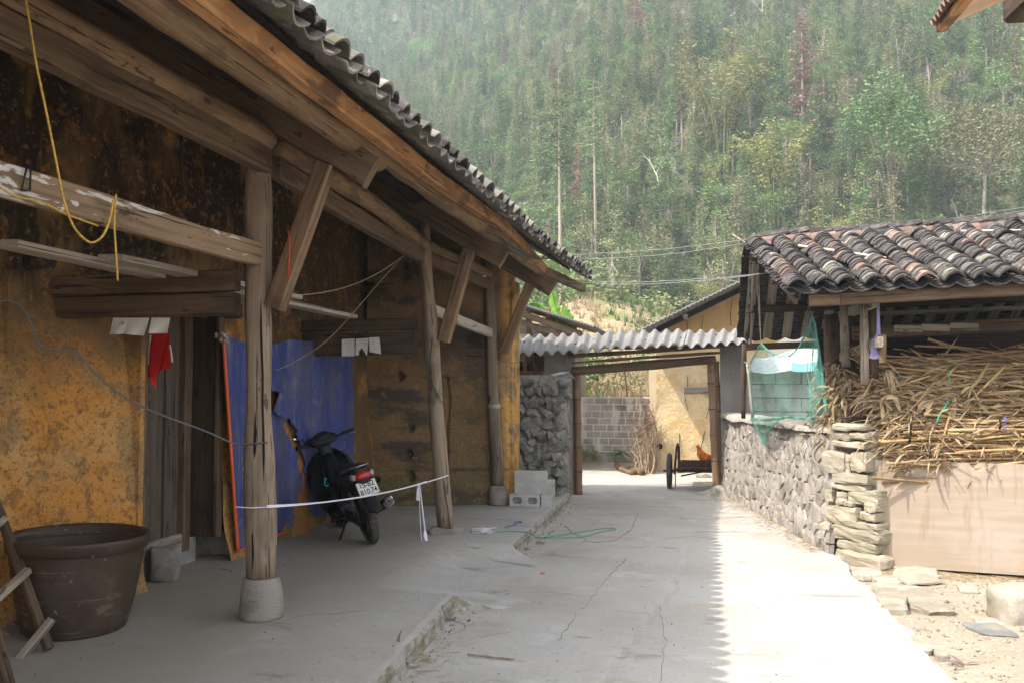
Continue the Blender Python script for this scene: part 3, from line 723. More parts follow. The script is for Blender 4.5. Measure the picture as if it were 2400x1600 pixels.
# tiles
def tile_mesh(wd, L, rise, th, mat, concave=False, n=6, taper=.9, name='tile'):
    vs = []; fs = []
    for e, x in enumerate((0, L)):
        k = 1 if e == 0 else taper
        for lay in (0, 1):
            for i in range(n + 1):
                t = -1 + 2 * i / n; y = t * wd / 2 * k; z = rise * (1 - t * t) * k if not concave else -rise * (1 - t * t)
                vs.append((x, y, z + (th if lay else 0)))
    q = n + 1
    def id_(e, lay, i): return e * 2 * q + lay * q + i
    for i in range(n):
        fs += [(id_(0, 1, i), id_(0, 1, i + 1), id_(1, 1, i + 1), id_(1, 1, i)), (id_(0, 0, i), id_(1, 0, i), id_(1, 0, i + 1), id_(0, 0, i + 1)),
               (id_(0, 0, i), id_(0, 0, i + 1), id_(0, 1, i + 1), id_(0, 1, i)), (id_(1, 0, i), id_(1, 1, i), id_(1, 1, i + 1), id_(1, 0, i + 1))]
    for i in (0, n): fs.append((id_(0, 0, i), id_(0, 1, i), id_(1, 1, i), id_(1, 0, i)))
    me = bpy.data.meshes.new(name); me.from_pydata(vs, [], fs); me.materials.append(mat)
    bm = bmesh.new(); bm.from_mesh(me); bmesh.ops.recalc_face_normals(bm, faces=bm.faces); bm.to_mesh(me); bm.free()
    return me
def mframe(o, x, z):
    x = x.normalized(); y = z.cross(x).normalized(); z = x.cross(y); m_ = Matrix((x, y, z)).transposed().to_4x4(); m_.translation = o; return m_
TG = [tile_mesh(.175, .22, .062, .017, M['tile_grey']), tile_mesh(.17, .22, .055, .016, M['tile'])]
TP = [tile_mesh(.19, .2, .05, .014, M['tile_grey'], True)]
UPS = V((-.857, 0, .515)); NRM = V((.515, 0, .857))
y = 3.35; k = 0
while y < 13.15:
    for c in range(3):
        for kind in (0, 1):
            yy_ = y + (0 if kind == 0 else .105) + rnd.uniform(-.012, .012)
            s = c * .115 + rnd.uniform(-.03, .03) + (.0 if kind == 0 else -.012)
            dz = (.062 if kind == 0 else .045) + c * .006
            up = (UPS + V((0, rnd.uniform(-.13, .13), rnd.uniform(-.11, .0))))
            inst('tile', (rnd.choice(TG) if kind == 0 else TP[0]), mframe(tile_pt(yy_, s, dz), up, (NRM + V((0, rnd.uniform(-.22, .22), 0))).normalized()), house)
    y += .21
b = MB(); NS = 60
def corr(y0, y1, s0, s1, name):
    vs = []; fs = []; ny = int((y1 - y0) / .0175); ns = max(2, int((s1 - s0) / .12))
    for j in range(ns + 1):
        for half in (0, 1):
            s00 = lerp(s0, s1, j / ns) + (0 if half == 0 else .001)
            for i in range(ny + 1):
                yy_ = lerp(y0, y1, i / ny); ph = (yy_ - 3.35) / .21 * 2 * math.pi; s = s00 + (n3((0, math.floor(yy_ / .21) * 1.7, 0), 1, 3) * .07 if j == 0 and s0 == 0 else 0)
                vs.append(tile_pt(yy_, s, .052 + (.034 if s0 == 0 else .05) * math.cos(ph) + (.0 if half == 0 else .018) + n3((0, yy_ * 4, j), 2, 3) * .01))
    m_ = ny + 1
    for j in range(2 * ns + 1):
        for i in range(ny): fs.append((j * m_ + i, j * m_ + i + 1, (j + 1) * m_ + i + 1, (j + 1) * m_ + i))
    return obj(name, vs, fs, M['tile_grey'], house, kind='stuff')
corr(3.3, 13.2, .36, 6.4, 'tiles'); corr(-3, 3.3, 0, 6.4, 'tiles')
# white whitewash band and straw on columns
o = MB().lathe([(.086, 0), (.089, .01), (.088, .05), (.083, .055)], 20, Matrix.Translation(C3.lerp(T3, .40))).build('whitewash_patch', M['plank_pale'], c3, True)
st = MB()
cc = C2.lerp(T2, .44)
for i in range(70):
    a = rnd.uniform(0, 6.28); p0 = cc + V((math.cos(a) * .085, math.sin(a) * .085, rnd.uniform(-.05, .07))); d = V((math.cos(a) * .3 + rnd.uniform(-1, 1) * .6, math.sin(a) * .3, rnd.uniform(-1, 1))) * .07
    st.tube([p0 - d * .5, p0, p0 + d], .0022, 3, False)
o = st.build('straw_tuft', make('dull green straw', (.09, .11, .045), rand=0), None); tag(o, 'tuft of green straw tied round the leaning middle column', 'straw tuft')
# ================================================================ things under the veranda
# ---- blue tarpaulin hung on the wall
M['tarp'] = make('blue tarpaulin', (.035, .055, .21), [
    dict(s=1.6, lo=.46, hi=.64, c=(.13, .115, .14), f=.6, d=9), dict(s=(3, 3, 5), lo=.58, hi=.66, c=(.20, .17, .15), f=.5, d=10, dist=1), dict(s=(2, 9, .7), lo=.58, hi=.66, c=(.20, .18, .20), f=.45, d=6),
    dict(s=(60, 60, 3), lo=.62, hi=.68, c=(.30, .27, .33), f=.5, d=2)], rough=.45, bump=[('noise', 9, .35, .02), ('noise', (3, 3, 1), .8, .08), ('noise', (5, 22, 4), .5, .02)], rand=0, coord='pos', spec=.4)
M['hem'] = make('orange hem', (.62, .10, .025), rough=.5, rand=0)
tarp = empty('tarpaulin', (-4.1, 9.3, 0), 'torn blue tarpaulin with orange hem hanging on the earth wall behind the motorbike', 'tarpaulin')
TEAR = [(664, 1000), (676, 975), (690, 1000), (704, 1040), (714, 1090), (722, 1150), (727, 1206), (770, 1206), (832, 1195), (840, 1300), (620, 1320), (683, 1262), (690, 1190), (702, 1160), (712, 1130), (700, 1090), (690, 1050), (676, 1020)]
HOLE = [(629, 912), (657, 918), (654, 935), (640, 962), (629, 945)]
def tarp_uv(a, b):
    t0 = (521, 779); t1 = (826, 810); b0 = (556, 1290); b1 = (831, 1180)
    top = (lerp(t0[0], t1[0], a), lerp(t0[1], t1[1], a) + (22 * math.sin(math.pi * min(1, a * 1.9)) * (1 if a < .53 else 0)))
    bot = (lerp(b0[0], b1[0], a), lerp(b0[1], b1[1], a))
    return lerp(top[0], bot[0], b), lerp(top[1], bot[1], b)
def tarp_p(a, b):
    u, v = tarp_uv(a, b)
    off = .04 + .022 * math.sin(a * 34 + b * 3) * (1 - abs(a - .3)) + n3((a * 4, b * 4, 0), 1, 3) * .05 + .05 * b * (1 - a)
    return at_x(u, v, -4.21 + off)
ruff = random.Random(5)
NA, NB = 90, 90
def tskip(a, b):
    u, v = tarp_uv(a, b); j = n3((u * .06, v * .06, 0), 1, 2) * 9
    return pip(u + j, v + j * .4, TEAR) or pip(u, v, HOLE)
grid('sheet', lambda a, b: tarp_p(a, b), NA, NB, M['tarp'], tarp, skip=tskip)
MB().tube([tarp_p(0, i / 30) + V((.012, -.01, 0)) for i in range(31)], .016, 6).build('hem', M['hem'], tarp, True)
MB().tube([tarp_p(i / 30 * .42, 1) + V((.012, 0, 0)) for i in range(31)], .012, 6).build('hem', M['hem'], tarp, True)
fl = [at_x(u, v, -4.08) for u, v in ((657, 918), (690, 965), (672, 978), (652, 972), (642, 962))]
fl2 = [p + V((-.01, 0, 0)) for p in fl]
obj('torn_flap', fl + fl2, [(0, 1, 2, 3, 4), (9, 8, 7, 6, 5)] + [(i, 5 + i, 5 + (i + 1) % 5, (i + 1) % 5) for i in range(5)], M['tarp'], tarp)
k = MB()
for i in range(9): k.tube([at_x(521, 790, -4.1) + V((rnd.uniform(-.05, .05), rnd.uniform(-.05, .05), rnd.uniform(-.05, .05))) for _ in range(3)], .012, 5)
k.build('knot', M['plank_pale'], tarp)

# ---- big brown plastic tub
M['tub'] = make('brown plastic tub', (.050, .031, .021), [
    dict(s=2.2, lo=.45, hi=.62, c=(.075, .056, .044), f=.6, d=9), dict(s=(5, 5, 9), lo=.55, hi=.64, c=(.20, .165, .12), f=.5, d=7, z=(.5, .05), zn=.4),
    dict(s=18, lo=.66, hi=.70, c=(.30, .26, .22), f=.5, d=3), dict(s=(2, 2, 60), lo=.64, hi=.68, c=(.19, .15, .13), f=.5, d=2)],
    rough=.55, bump=[('noise', 25, .25, .004), ('noise', (2, 2, 40), .2, .003)], rand=0)
tp = at_z(172, 1512, 0); tc = V((tp.x, tp.y + .33, 0))
rr_ = (at_y(327, 1250, tc.y).x - at_y(33, 1250, tc.y).x) / 2 * .925; tz = at_y(175, 1250, tc.y).z
tub = empty('plastic_tub', tc, 'large dark brown plastic tub standing by the ochre wall beside the ladder', 'tub')
T_ = Matrix.Translation(V((at_y(180, 1250, tc.y).x, tc.y, 0))) @ Matrix.Rotation(R(1.5), 4, 'Y')
hh = tz; rb = rr_ * .74
prof = [(0, .0), (rb * .9, .0), (rb * .98, .02), (rb * 1.04, .09), (rb * 1.12, hh * .33), (rb * 1.2, hh * .6), (rr_ * .945, hh - .075), (rr_ * .945, hh - .06)]
inner = [(rr_ * .93, hh - .06), (rr_ * .92, hh - .1), (rb * 1.16, hh * .55), (rb * 1.0, .08), (rb * .9, .03), (0, .03)]
MB().lathe(prof + inner, 56, T_).build('body', M['tub'], tub, True)
MB().lathe([(rr_ * .945, hh - .085), (rr_ * .985, hh - .08), (rr_, hh - .02), (rr_ * 1.005, hh), (rr_ * .985, hh + .006), (rr_ * .94, hh - .004), (rr_ * .93, hh - .06)], 56, T_).build('rim', M['tub'], tub, True)

# ---- wooden ladder leaning at the bottom left
lad = empty('ladder', at_z(100, 1520, 0), 'rough wooden ladder leaning in the lower left corner in front of the brown tub', 'ladder')
LY = at_z(112, 1527, 0).y
q0 = at_y(115, 1520, LY); q1 = at_y(-60, 1040, LY + .15)
beam('rail', q0 + V((0, 0, 0)), q1, .05, .045, M['wood'], lad, seed=2)
q2 = at_y(22, 1640, LY - .25); q3 = at_y(-100, 1350, LY - .15)
beam('rail', at_z(30, 1640, 0), at_y(-40, 1385, LY - .3), .055, .06, M['wood'], lad)
def rung(u0, v0, u1, v1, d0=0, d1=0):
    beam('rung', at_y(u0, v0, LY - .22 + d0), at_y(u1, v1, LY + .03 + d1), .045, .038, M['wood_grey'], lad, up=V((0, -1, .3)))
rung(-14, 1408, 66, 1336); rung(0, 1600, 122, 1450, 0, .0)
rung(-30, 1250, 8, 1216)

# ---- paper sheets, red cloth
M['paper'] = make('old white paper', (.58, .55, .50), [dict(s=6, lo=.5, hi=.7, c=(.46, .42, .36), f=.6, d=6)], rough=.9, rand=.05)
def paper(quad, Y, label, seed, grp, notch=None, mat='paper', name='paper_sheet', cat='paper', amp=.012):
    tl, tr, br, bl = quad
    def fn(a, b):
        u = lerp(lerp(tl[0], tr[0], a), lerp(bl[0], br[0], a), b); v = lerp(lerp(tl[1], tr[1], a), lerp(bl[1], br[1], a), b)
        return at_y(u, v, Y - .01 - .02 * b + math.sin(a * 5 + seed + b * 2) * amp * b)
    vs = []; fs = []; N_ = 10; ok = {}
    for lay in (0, 1):
        for j in range(N_ + 1):
            for i in range(N_ + 1): vs.append(V(fn(i / N_, j / N_)) + V((0, .0015 * lay, 0)))
    for j in range(N_):
        for i in range(N_):
            if notch and notch((i + .5) / N_, (j + .5) / N_): continue
            a = j * (N_ + 1) + i; q = (a, a + 1, a + N_ + 2, a + N_ + 1); fs.append(q); o_ = (N_ + 1) ** 2; fs.append(tuple(x + o_ for x in q[::-1]))
    return tag(obj(name, vs, fs, M[mat], smooth=True), label, cat, grp)
YP = Y1 - .08
def scribble(o, quad, Y, n, seed):
    rr = random.Random(seed); b = MB(); tl, tr, br, bl = quad
    for i in range(n):
        a, c = rr.uniform(.3, .7), rr.uniform(.08, .35); u = lerp(tl[0], tr[0], a); v = lerp(tl[1], bl[1], c); p = at_y(u, v, Y - .028)
        b.tube([p + V((rr.uniform(-.012, .012), 0, rr.uniform(-.012, .012))) for _ in range(3)], .0015, 3)
    b.build('ink_mark', M['hole'], o)
G = 'paper sheets stuck under the beams'
q = ((265, 745), (302, 745), (292, 782), (257, 784)); o = paper(q, YP, 'white paper sheet under the near beam, furthest left, with faint ink marks', 1, G); scribble(o, q, YP, 5, 2)
paper(((302, 745), (350, 745), (337, 787), (293, 783)), YP, 'white paper sheet under the near beam, between two others', 2, G)
paper(((355, 745), (399, 745), (392, 781), (348, 781)), YP, 'white paper sheet under the near beam, directly above the red cloth', 3, G)
YQ = Y2 - .1
q = ((801, 795), (831, 793), (831, 834), (801, 834)); paper(q, YQ, 'whole white paper sheet on the far beam, at the edge of the blue tarpaulin', 4, G, amp=.004)
paper(((834, 794), (864, 792), (860, 832), (833, 832)), YQ, 'torn white paper sheet on the far beam, with its lower edge missing', 5, G, notch=lambda a, b: b > .62 and .25 + .3 * (1 - b) < a < .95 - (1 - b) * .9, amp=.004)
q = ((865, 792), (890, 791), (894, 810), (866, 828)); o = paper(((865, 791), (889, 790), (893, 829), (866, 824)), YQ, 'white paper sheet on the far beam with a faint round mark', 6, G, amp=.004)
scribble(o, ((865, 791), (889, 790), (893, 829), (866, 824)), YQ - .0, 4, 8)
M['red'] = make('red cloth', (.42, .012, .010), [dict(s=3, lo=.5, hi=.7, c=(.30, .008, .008), f=.7)], rough=.8, rand=0)
M['redw'] = make('cream trim', (.55, .5, .42), rand=0)
RC = [(352, 783), (398, 778), (401, 832), (399, 864), (378, 866), (369, 876), (365, 890), (367, 912), (356, 898), (352, 884), (345, 882), (348, 850)]
vs = []; Yc = Y1 + .62
for lay in (0, 1):
    for i, (u, v) in enumerate(RC): vs.append(at_y(u, v, Yc + .004 * lay + .02 * math.sin(i * 1.3)))
n_ = len(RC)
cl = obj('cloth', vs, [tuple(range(n_)), tuple(range(n_, 2 * n_))[::-1]] + [(i, i + n_, (i + 1) % n_ + n_, (i + 1) % n_) for i in range(n_)], M['red'])
tag(cl, 'red cloth hanging in front of the grey door', 'cloth')
MB().tube([at_y(u, v, Yc - .012) for u, v in ((353, 785), (350, 820), (347, 853))], .006, 5).build('trim', M['redw'], cl)
MB().tube([at_y(u, v, Yc - .012) for u, v in ((398, 808), (402, 832), (404, 848))], .007, 5).build('trim', M['redw'], cl)
for du in (0, 6, 11): MB().tube([at_y(353 + du, 790, Yc - .01), at_y(350 + du, 850, Yc - .016), at_y(354 + du * .7, 900 - du * 2, Yc - .01)], .004, 5).build('fold', M['red'], cl)

# ---- ropes, cables and wires under the eave
M['rope_y'] = make('yellow rope', (.52, .32, .06), [dict(s=60, lo=.45, hi=.6, c=(.36, .21, .05))], rough=.7, rand=0)
M['cable'] = make('grey cable', (.10, .115, .12), rough=.5, rand=0)
M['black'] = make('black wire', (.015, .015, .016), rough=.5, rand=0)
M['string_w'] = make('white string', (.70, .68, .74), rough=.6, rand=0)
M['string_r'] = make('red string', (.55, .05, .03), rough=.6, rand=0)
M['twine'] = make('brown twine', (.33, .24, .15), rough=.8, rand=0)
YL = 3.9
pts = [(55, -30), (66, 30), (85, 150), (108, 260), (130, 370), (150, 470), (172, 530), (200, 562), (220, 568), (243, 550), (258, 510), (266, 470)]
wire('yellow_rope', smoothline([at_y(u, v, lerp(3.2, 3.5, i / 11)) for i, (u, v) in enumerate(pts)]), .0055, M['rope_y'], 'yellow rope hanging in a long loop from the eave at the left', 'rope')
wire('yellow_rope', smoothline([at_y(u, v, 3.9) for u, v in ((272, 455), (268, 520), (271, 580), (276, 658))]), .0055, M['rope_y'], 'thin yellow cord end dangling below the whitewashed rail', 'rope')
wire('yellow_rope', smoothline([at_x(u, v, -2.90) for u, v in ((0, 440), (40, 462), (95, 472), (150, 500), (230, 530))]), .005, M['rope_y'], 'yellow cord lying along the underside of the whitewashed rail', 'rope')
wire('black_tie', [at_x(u, v, -2.92) for u, v in ((50, 448), (64, 385), (72, 387), (70, 448), (52, 446))], .005, M['black'], 'black tie looped round the whitewashed rail', 'tie')
wire('grey_cable', smoothline([at_y(u, v, lerp(4.6, Y1 - .12, min(1, u / 560))) for u, v in ((-20, 712), (20, 704), (55, 725), (80, 775), (92, 808), (130, 820), (175, 822), (230, 880), (300, 935), (380, 972), (470, 1005), (540, 1035), (560, 1038))]), .006, M['cable'], 'grey cable sagging across the ochre wall to the near column', 'cable')
wire('grey_cable', smoothline([at_y(u, v, C1.y - .115) for u, v in ((556, 1038), (575, 1040), (600, 1038), (628, 1036))]), .006, M['cable'], 'grey cable wrapped round the near column', 'cable')
wire('grey_cable', [at_y(u, v, C1.y - .108) for u, v in ((560, 1062), (572, 1100), (585, 1122))], .004, M['cable'], 'short loose end of dark wire on the near column', 'cable')
tw = wire('twine', smoothline([at_y(964, 580, Y2 - .15), at_y(900, 650, Y2 - .3), at_y(780, 785, Y2 - .7), at_y(700, 842, Y2 - .9), at_y(645, 868, Y2 - 1.1)]), .004, M['twine'], 'brown twine slanting from the middle column across the blue tarpaulin', 'string')
MB().tube([at_y(645, 868, Y2 - 1.1), at_y(645, 882, Y2 - 1.1)], .004, 5).build('hook', M['black'], tw)
wire('twine', sag(at_y(684, 692, Y1 + .5), at_y(962, 585, Y2 - .1), .12, 20), .0035, M['twine'], 'thin twine sagging from the near brace to the middle column', 'string')
wire('red_wire', [at_y(u, v, Y1 - .10) for u, v in ((676, 540), (679, 580), (676, 648))], .005, M['string_r'], 'red wire end hanging over the near brace', 'wire')
wire('red_wire', smoothline([at_y(u, v, Y3 - .14) for u, v in ((1040, 718), (1066, 730), (1072, 722), (1072, 740), (1066, 738), (1068, 760))]), .005, M['string_r'], 'red string knotted round the brace beside the white lamp', 'string')
wire('wall_wire', smoothline([at_y(u, v, Y3 - .2) for u, v in ((1048, 823), (1065, 838), (1085, 852), (1100, 850), (1115, 862), (1135, 850), (1140, 848))]), .0035, M['cable'], 'curled grey wire strung low between the middle and far columns', 'wire')
wire('black_wire', smoothline([at_y(u, v, Y2 - .1) for u, v in ((1013, 790), (1010, 830), (1007, 880), (1022, 918), (1030, 930))]), .004, M['black'], 'black wire running down the leaning middle column', 'wire')
wire('black_wire', smoothline([at_y(u, v, Y3 - .1) for u, v in ((1162, 838), (1180, 846), (1200, 850), (1225, 845))]), .003, M['black'], 'black wire below the far brace towards the corrugated gate roof', 'wire')
wire('black_wire', smoothline([at_y(u, v, 11.6) for u, v in ((1262, 668), (1265, 682), (1258, 690), (1268, 694), (1262, 700))]), .006, M['black'], 'small curl of black wire under the last eave beam end', 'wire')
for (a, b_, i) in (((1195, 675), (1240, 650), 0), ((1200, 695), (1238, 662), 1)):
    wire('black_wire', sag(at_y(*a, 12), at_y(*b_, 11.6), .01, 6), .003, M['black'], ('upper' if i == 0 else 'lower') + ' of two short black wires at the last brace against the trees', 'wire')
bn = MB()
for i in range(9):
    bn.tube(smoothline([P(1160 + i * 2, 548 + i, -1.93) + V((0, 0, rnd.uniform(-.04, .02))), P(1205, 585, -1.9) + V((0, 0, rnd.uniform(-.05, .03))), P(1255, 600, -1.85) + V((0, 0, rnd.uniform(-.04, .03))), P(1300, 605, -1.8) + V((0, 0, rnd.uniform(-.03, .03)))]), .004, 4)
tag(bn.build('wire_bundle', M['black'], None), 'tangled black wires fixed along the eave board near its far end', 'wires')
wire('tie_wire', smoothline([at_y(u, v, Y1 + .15) for u, v in ((655, 180), (650, 195), (630, 207), (606, 200), (612, 222))]), .005, M['black'], 'black wire loop on the eave log above the near column', 'wire')
# ---- white lamp on the second brace
M['lamp'] = make('white plastic lamp', (.62, .60, .57), rough=.35, rand=0)
lp = at_y(1128, 642, Y3 - .25); lm = empty('lamp', lp, 'white bulb lamp fixed to the brace near the far column', 'lamp')
X_ = Matrix.Translation(at_y(1105, 640, Y3 - .25)) @ Matrix.Rotation(R(97), 4, 'Y')
MB().lathe([(0, -.02), (.03, -.018), (.035, 0), (.03, .035), (.018, .05), (.018, .065)], 18, X_).build('socket', M['lamp'], lm, True)
MB().lathe([(.018, .06), (.03, .075), (.055, .09), (.062, .12), (.062, .165), (.05, .19), (.02, .2), (0, .2)], 22, X_).build('bulb', M['lamp'], lm, True)
# ---- white tape between the columns
tpz = empty('white_tape', at_y(590, 1188, C1.y - .11), 'white plastic tape tied from the near column to the leaning middle column', 'tape')
a0 = at_y(553, 1187, C1.y - .1); a1 = at_y(630, 1187, C1.y - .1); e1 = at_y(1050, 1113, C2.y - .1)
MB().tube([a0, at_y(590, 1189, C1.y - .118), a1], .005, 5).build('tape', M['string_w'], tpz)
MB().tube(sag(at_y(626, 1184, C1.y - .1), at_y(1000, 1127, C2.y - .35), .050, 12), .006, 5).build('tape', M['string_w'], tpz)
MB().tube(sag(at_y(626, 1188, C1.y - .1), e1, .053, 12), .006, 5).build('tape', M['string_w'], tpz)
KY = lerp(C1.y, C2.y, .86)
kn = at_y(983, 1131, KY)
MB().tube([kn, at_y(980, 1150, KY), at_y(982, 1172, KY), at_y(978, 1170, KY), at_y(979, 1150, KY), kn], .012, 5, flat=.3).build('tape_loop', M['string_w'], tpz)
MB().tube([kn, at_y(984, 1200, KY), at_y(988, 1268, KY)], .004, 4).build('tape_end', M['string_w'], tpz)
MB().tube([kn, at_y(990, 1190, KY), at_y(996, 1240, KY)], .008, 4).build('tape_end', M['string_w'], tpz)
MB().tube([at_y(996, 1240, KY), at_y(997, 1252, KY), at_y(1000, 1268, KY)], [.008, .022, .012], 5, flat=.3).build('tape_knot', M['string_w'], tpz)

# ================================================================ the motorbike
M['bk_black'] = make('glossy black plastic', (.006, .006, .007), rough=.38, rand=0, spec=.25)
M['bk_matt'] = make('dusty black plastic', (.011, .011, .012), [dict(s=9, lo=.55, hi=.7, c=(.032, .029, .025), f=.6)], rough=.6, rand=0)
M['bk_metal'] = make('dull steel', (.28, .27, .26), [dict(s=20, lo=.45, hi=.65, c=(.13, .11, .09), f=.8)], rough=.4, metallic=.8, rand=0)
M['bk_chrome'] = make('chrome', (.75, .75, .77), rough=.12, metallic=1, rand=0)
M['bk_seat'] = make('seat vinyl', (.018, .017, .02), rough=.5, rand=0, bump=[('noise', 120, .3, .001)])
M['bk_tyre'] = make('dusty tyre', (.05, .047, .042), [dict(s=14, lo=.45, hi=.65, c=(.14, .125, .105), f=.7, d=5)], rough=.95, bump=[('wave', (28, 28, 28), .4, .004)], rand=0)
M['bk_red'] = make('red tail lens', (.35, .02, .02), rough=.15, rand=0, spec=.6)
M['bk_clear'] = make('clear lens', (.30, .28, .28), rough=.15, rand=0, spec=.6)
M['plate'] = make('white number plate', (.62, .62, .60), [dict(s=8, lo=.5, hi=.7, c=(.48, .47, .45), f=.5)], rough=.5, rand=0)
M['plate_ink'] = make('plate letters', (.02, .02, .02), rough=.6, rand=0)
M['cyan'] = make('cyan hook', (.03, .55, .75), rough=.4, rand=0)
bx = at_z(877, 1272, 0) + V((-.01, 0, 0)); hd = V((-.60, .80, 0)).normalized()
bike = empty('motorbike', bx, 'black underbone motorbike on its side stand in front of the blue tarpaulin', 'motorbike')
BM_ = Matrix.Translation(V((bx.x, bx.y, 0)) + V((-.0, .0, 0))) @ Matrix((hd, V((-hd.y, hd.x, 0)), V((0, 0, 1)))).transposed().to_4x4() @ Matrix.Rotation(R(-16), 4, 'X')
setw(bike, BM_, None)
def bb(mb, name, mat, par=None, smooth=True, loc=(0, 0, 0), Mx=None):
    Mw = BM_ @ Matrix.Translation(V(loc)) @ (Mx if Mx else Matrix())
    return obj(name, mb.v, mb.f, M[mat], par or bike, Mw, smooth)
def wheel(x, r, wd, steer=0):
    Mx = Matrix.Rotation(steer, 4, 'Z')
    n = 40; vs = []; fs = []; m_ = 10
    tw_ = wd / 2
    for i in range(n):
        a = 2 * math.pi * i / n
        for j in range(m_):
            t = 2 * math.pi * j / m_; rr = r - tw_ * .95 + tw_ * .95 * math.cos(t); vs.append((rr * math.cos(a), tw_ * math.sin(t), rr * math.sin(a)))
    for i in range(n):
        for j in range(m_): fs.append((i * m_ + j, ((i + 1) % n) * m_ + j, ((i + 1) % n) * m_ + (j + 1) % m_, i * m_ + (j + 1) % m_))
    b = MB(); b.add(vs, fs); wh = bb(b, 'wheel', 'bk_tyre', loc=(x, 0, r), Mx=Mx)
    b = MB(); Ry = Matrix.Rotation(R(90), 4, 'X'); ri = r - wd * .95
    b.lathe([(ri + .008, -wd * .36), (ri - .012, -wd * .34), (ri - .02, 0), (ri - .012, wd * .34), (ri + .008, wd * .36), (ri + .012, 0), (ri + .008, -wd * .36)], 36, Ry)
    for k_ in range(5):
        a = k_ * 2 * math.pi / 5 + .4
        for s_ in (-.09, .09):
            b.tube([V((math.cos(a) * .03, 0, math.sin(a) * .03)), V((math.cos(a + s_) * ri, 0, math.sin(a + s_) * ri))], .011, 6)
    b.tube([(0, -.05, 0), (0, .05, 0)], .038, 14)
    bb(b, 'rim', 'bk_matt', wh, loc=(x, 0, r), Mx=Mx); return wh
wheel(0, .285, .085); wheel(1.22, .28, .07, R(12))
# engine, frame and swing arm
b = MB(); b.tube([(0, .07, .285), (.45, .06, .30)], .02, 8); b.tube([(0, -.07, .285), (.45, -.06, .30)], .02, 8); bb(b, 'swing_arm', 'bk_matt')
b = MB(); b.loft([(-.06, .085, .285, .012, .05), (0, .09, .285, .02, .075), (.2, .088, .28, .02, .062), (.42, .085, .27, .02, .07), (.5, .085, .27, .012, .04)], 14); bb(b, 'chain_case', 'bk_matt')
b = MB(); b.loft([(.36, 0, .30, .07, .06), (.42, 0, .29, .10, .12), (.6, 0, .28, .11, .12), (.68, 0, .3, .08, .09), (.9, 0, .33, .055, .06), (.95, 0, .335, .03, .04)], 14, e=3); bb(b, 'engine', 'bk_metal', smooth=False)
for s_ in (-1, 1):
    b = MB(); b.tube([(.0, s_ * .085, .30), (.07, s_ * .085, .62)], .010, 8)
    zz = [(.005 + .065 * i / 24 + 0, s_ * .085 + math.cos(i * 1.5708) * .024, .36 + .22 * i / 24) for i in range(25)]
    zz = [(.012 + .045 * i / 40 + math.cos(i * 1.5708) * .024, s_ * .085 + math.sin(i * 1.5708) * .024, .35 + .2 * i / 40) for i in range(41)]
    b.tube(zz, .005, 5); b.tube([(.0, s_ * .085, .285), (.012, s_ * .085, .35)], .024, 10); bb(b, 'shock_absorber', 'bk_metal')
b = MB(); b.tube([(.9, -.06, .25), (.6, -.14, .16), (.35, -.155, .20), (.2, -.16, .27)], [.018, .018, .02, .035], 10); b.tube([(.2, -.16, .27), (-.32, -.175, .42)], [.047, .05], 18); ex = bb(b, 'exhaust', 'bk_matt')
b = MB(); b.tube([(-.30, -.1745, .414), (-.335, -.1755, .424)], .056, 18); bb(b, 'exhaust_cap', 'bk_chrome', ex)
b = MB(); b.tube([(-.330, -.1755, .4226), (-.345, -.176, .4268)], .045, 18); bb(b, 'exhaust_face', 'bk_metal', ex)
b = MB(); b.tube([(-.34, -.176, .4255), (-.350, -.1763, .428)], .014, 12); bb(b, 'exhaust_hole', 'plate_ink', ex)
# body shells
b = MB(); b.loft([(-.30, 0, .735, .05, .04, .0), (-.22, 0, .73, .09, .065), (-.1, 0, .70, .105, .09), (.1, 0, .65, .125, .13), (.3, 0, .58, .12, .17), (.45, 0, .52, .09, .16), (.6, 0, .47, .055, .10)], 16, e=2.6); bb(b, 'tail_cowl', 'bk_black')
b = MB(); b.loft([(-.30, 0, .79, .06, .02), (-.22, 0, .80, .10, .035), (0, 0, .785, .12, .045), (.2, 0, .755, .12, .045), (.4, 0, .75, .10, .05), (.52, 0, .74, .06, .03)], 16, e=2.8); bb(b, 'seat', 'bk_seat')
b = MB(); b.tube(smoothline([(.05, .118, .77), (-.10, .12, .80), (-.25, .095, .83), (-.32, .05, .84), (-.32, -.05, .84), (-.25, -.095, .83), (-.10, -.12, .80), (.05, -.118, .77)]), .011, 8); bb(b, 'grab_rail', 'bk_metal')
b = MB(); b.loft([(-.365, 0, .74, .03, .018), (-.35, 0, .74, .08, .036), (-.31, 0, .74, .095, .047), (-.24, 0, .74, .10, .047)], 16, e=2.2); tl_ = bb(b, 'tail_light', 'bk_red')
for s_ in (-1, 1):
    b = MB(); b.loft([(-.34, s_ * .085, .745, .016, .024), (-.31, s_ * .10, .745, .020, .032), (-.24, s_ * .105, .745, .02, .034)], 12); bb(b, 'indicator', 'bk_clear', tl_)
b = MB(); b.loft([(-.37, 0, .69, .02, .02), (-.34, 0, .69, .10, .025), (-.25, 0, .69, .11, .03)], 14); bb(b, 'light_housing', 'bk_matt', tl_)
b = MB(); b.loft([(-.50, 0, .40, .012, .015), (-.45, 0, .42, .07, .025), (-.34, 0, .52, .07, .05), (-.25, 0, .6, .06, .07), (-.1, 0, .61, .05, .05)], 14, e=3); bb(b, 'rear_fender', 'bk_matt')
PMx = Matrix.Translation((-.385, 0, .625)) @ Matrix.Rotation(R(-62), 4, 'Y')
b = MB(); b.box((0, 0, 0), (.145, .19, .003)); pl_ = bb(b, 'number_plate', 'plate', Mx=PMx, smooth=False)
b = MB(); b.box((0, 0, -.004), (.152, .197, .003)); bb(b, 'plate_frame', 'bk_metal', pl_, Mx=PMx, smooth=False)
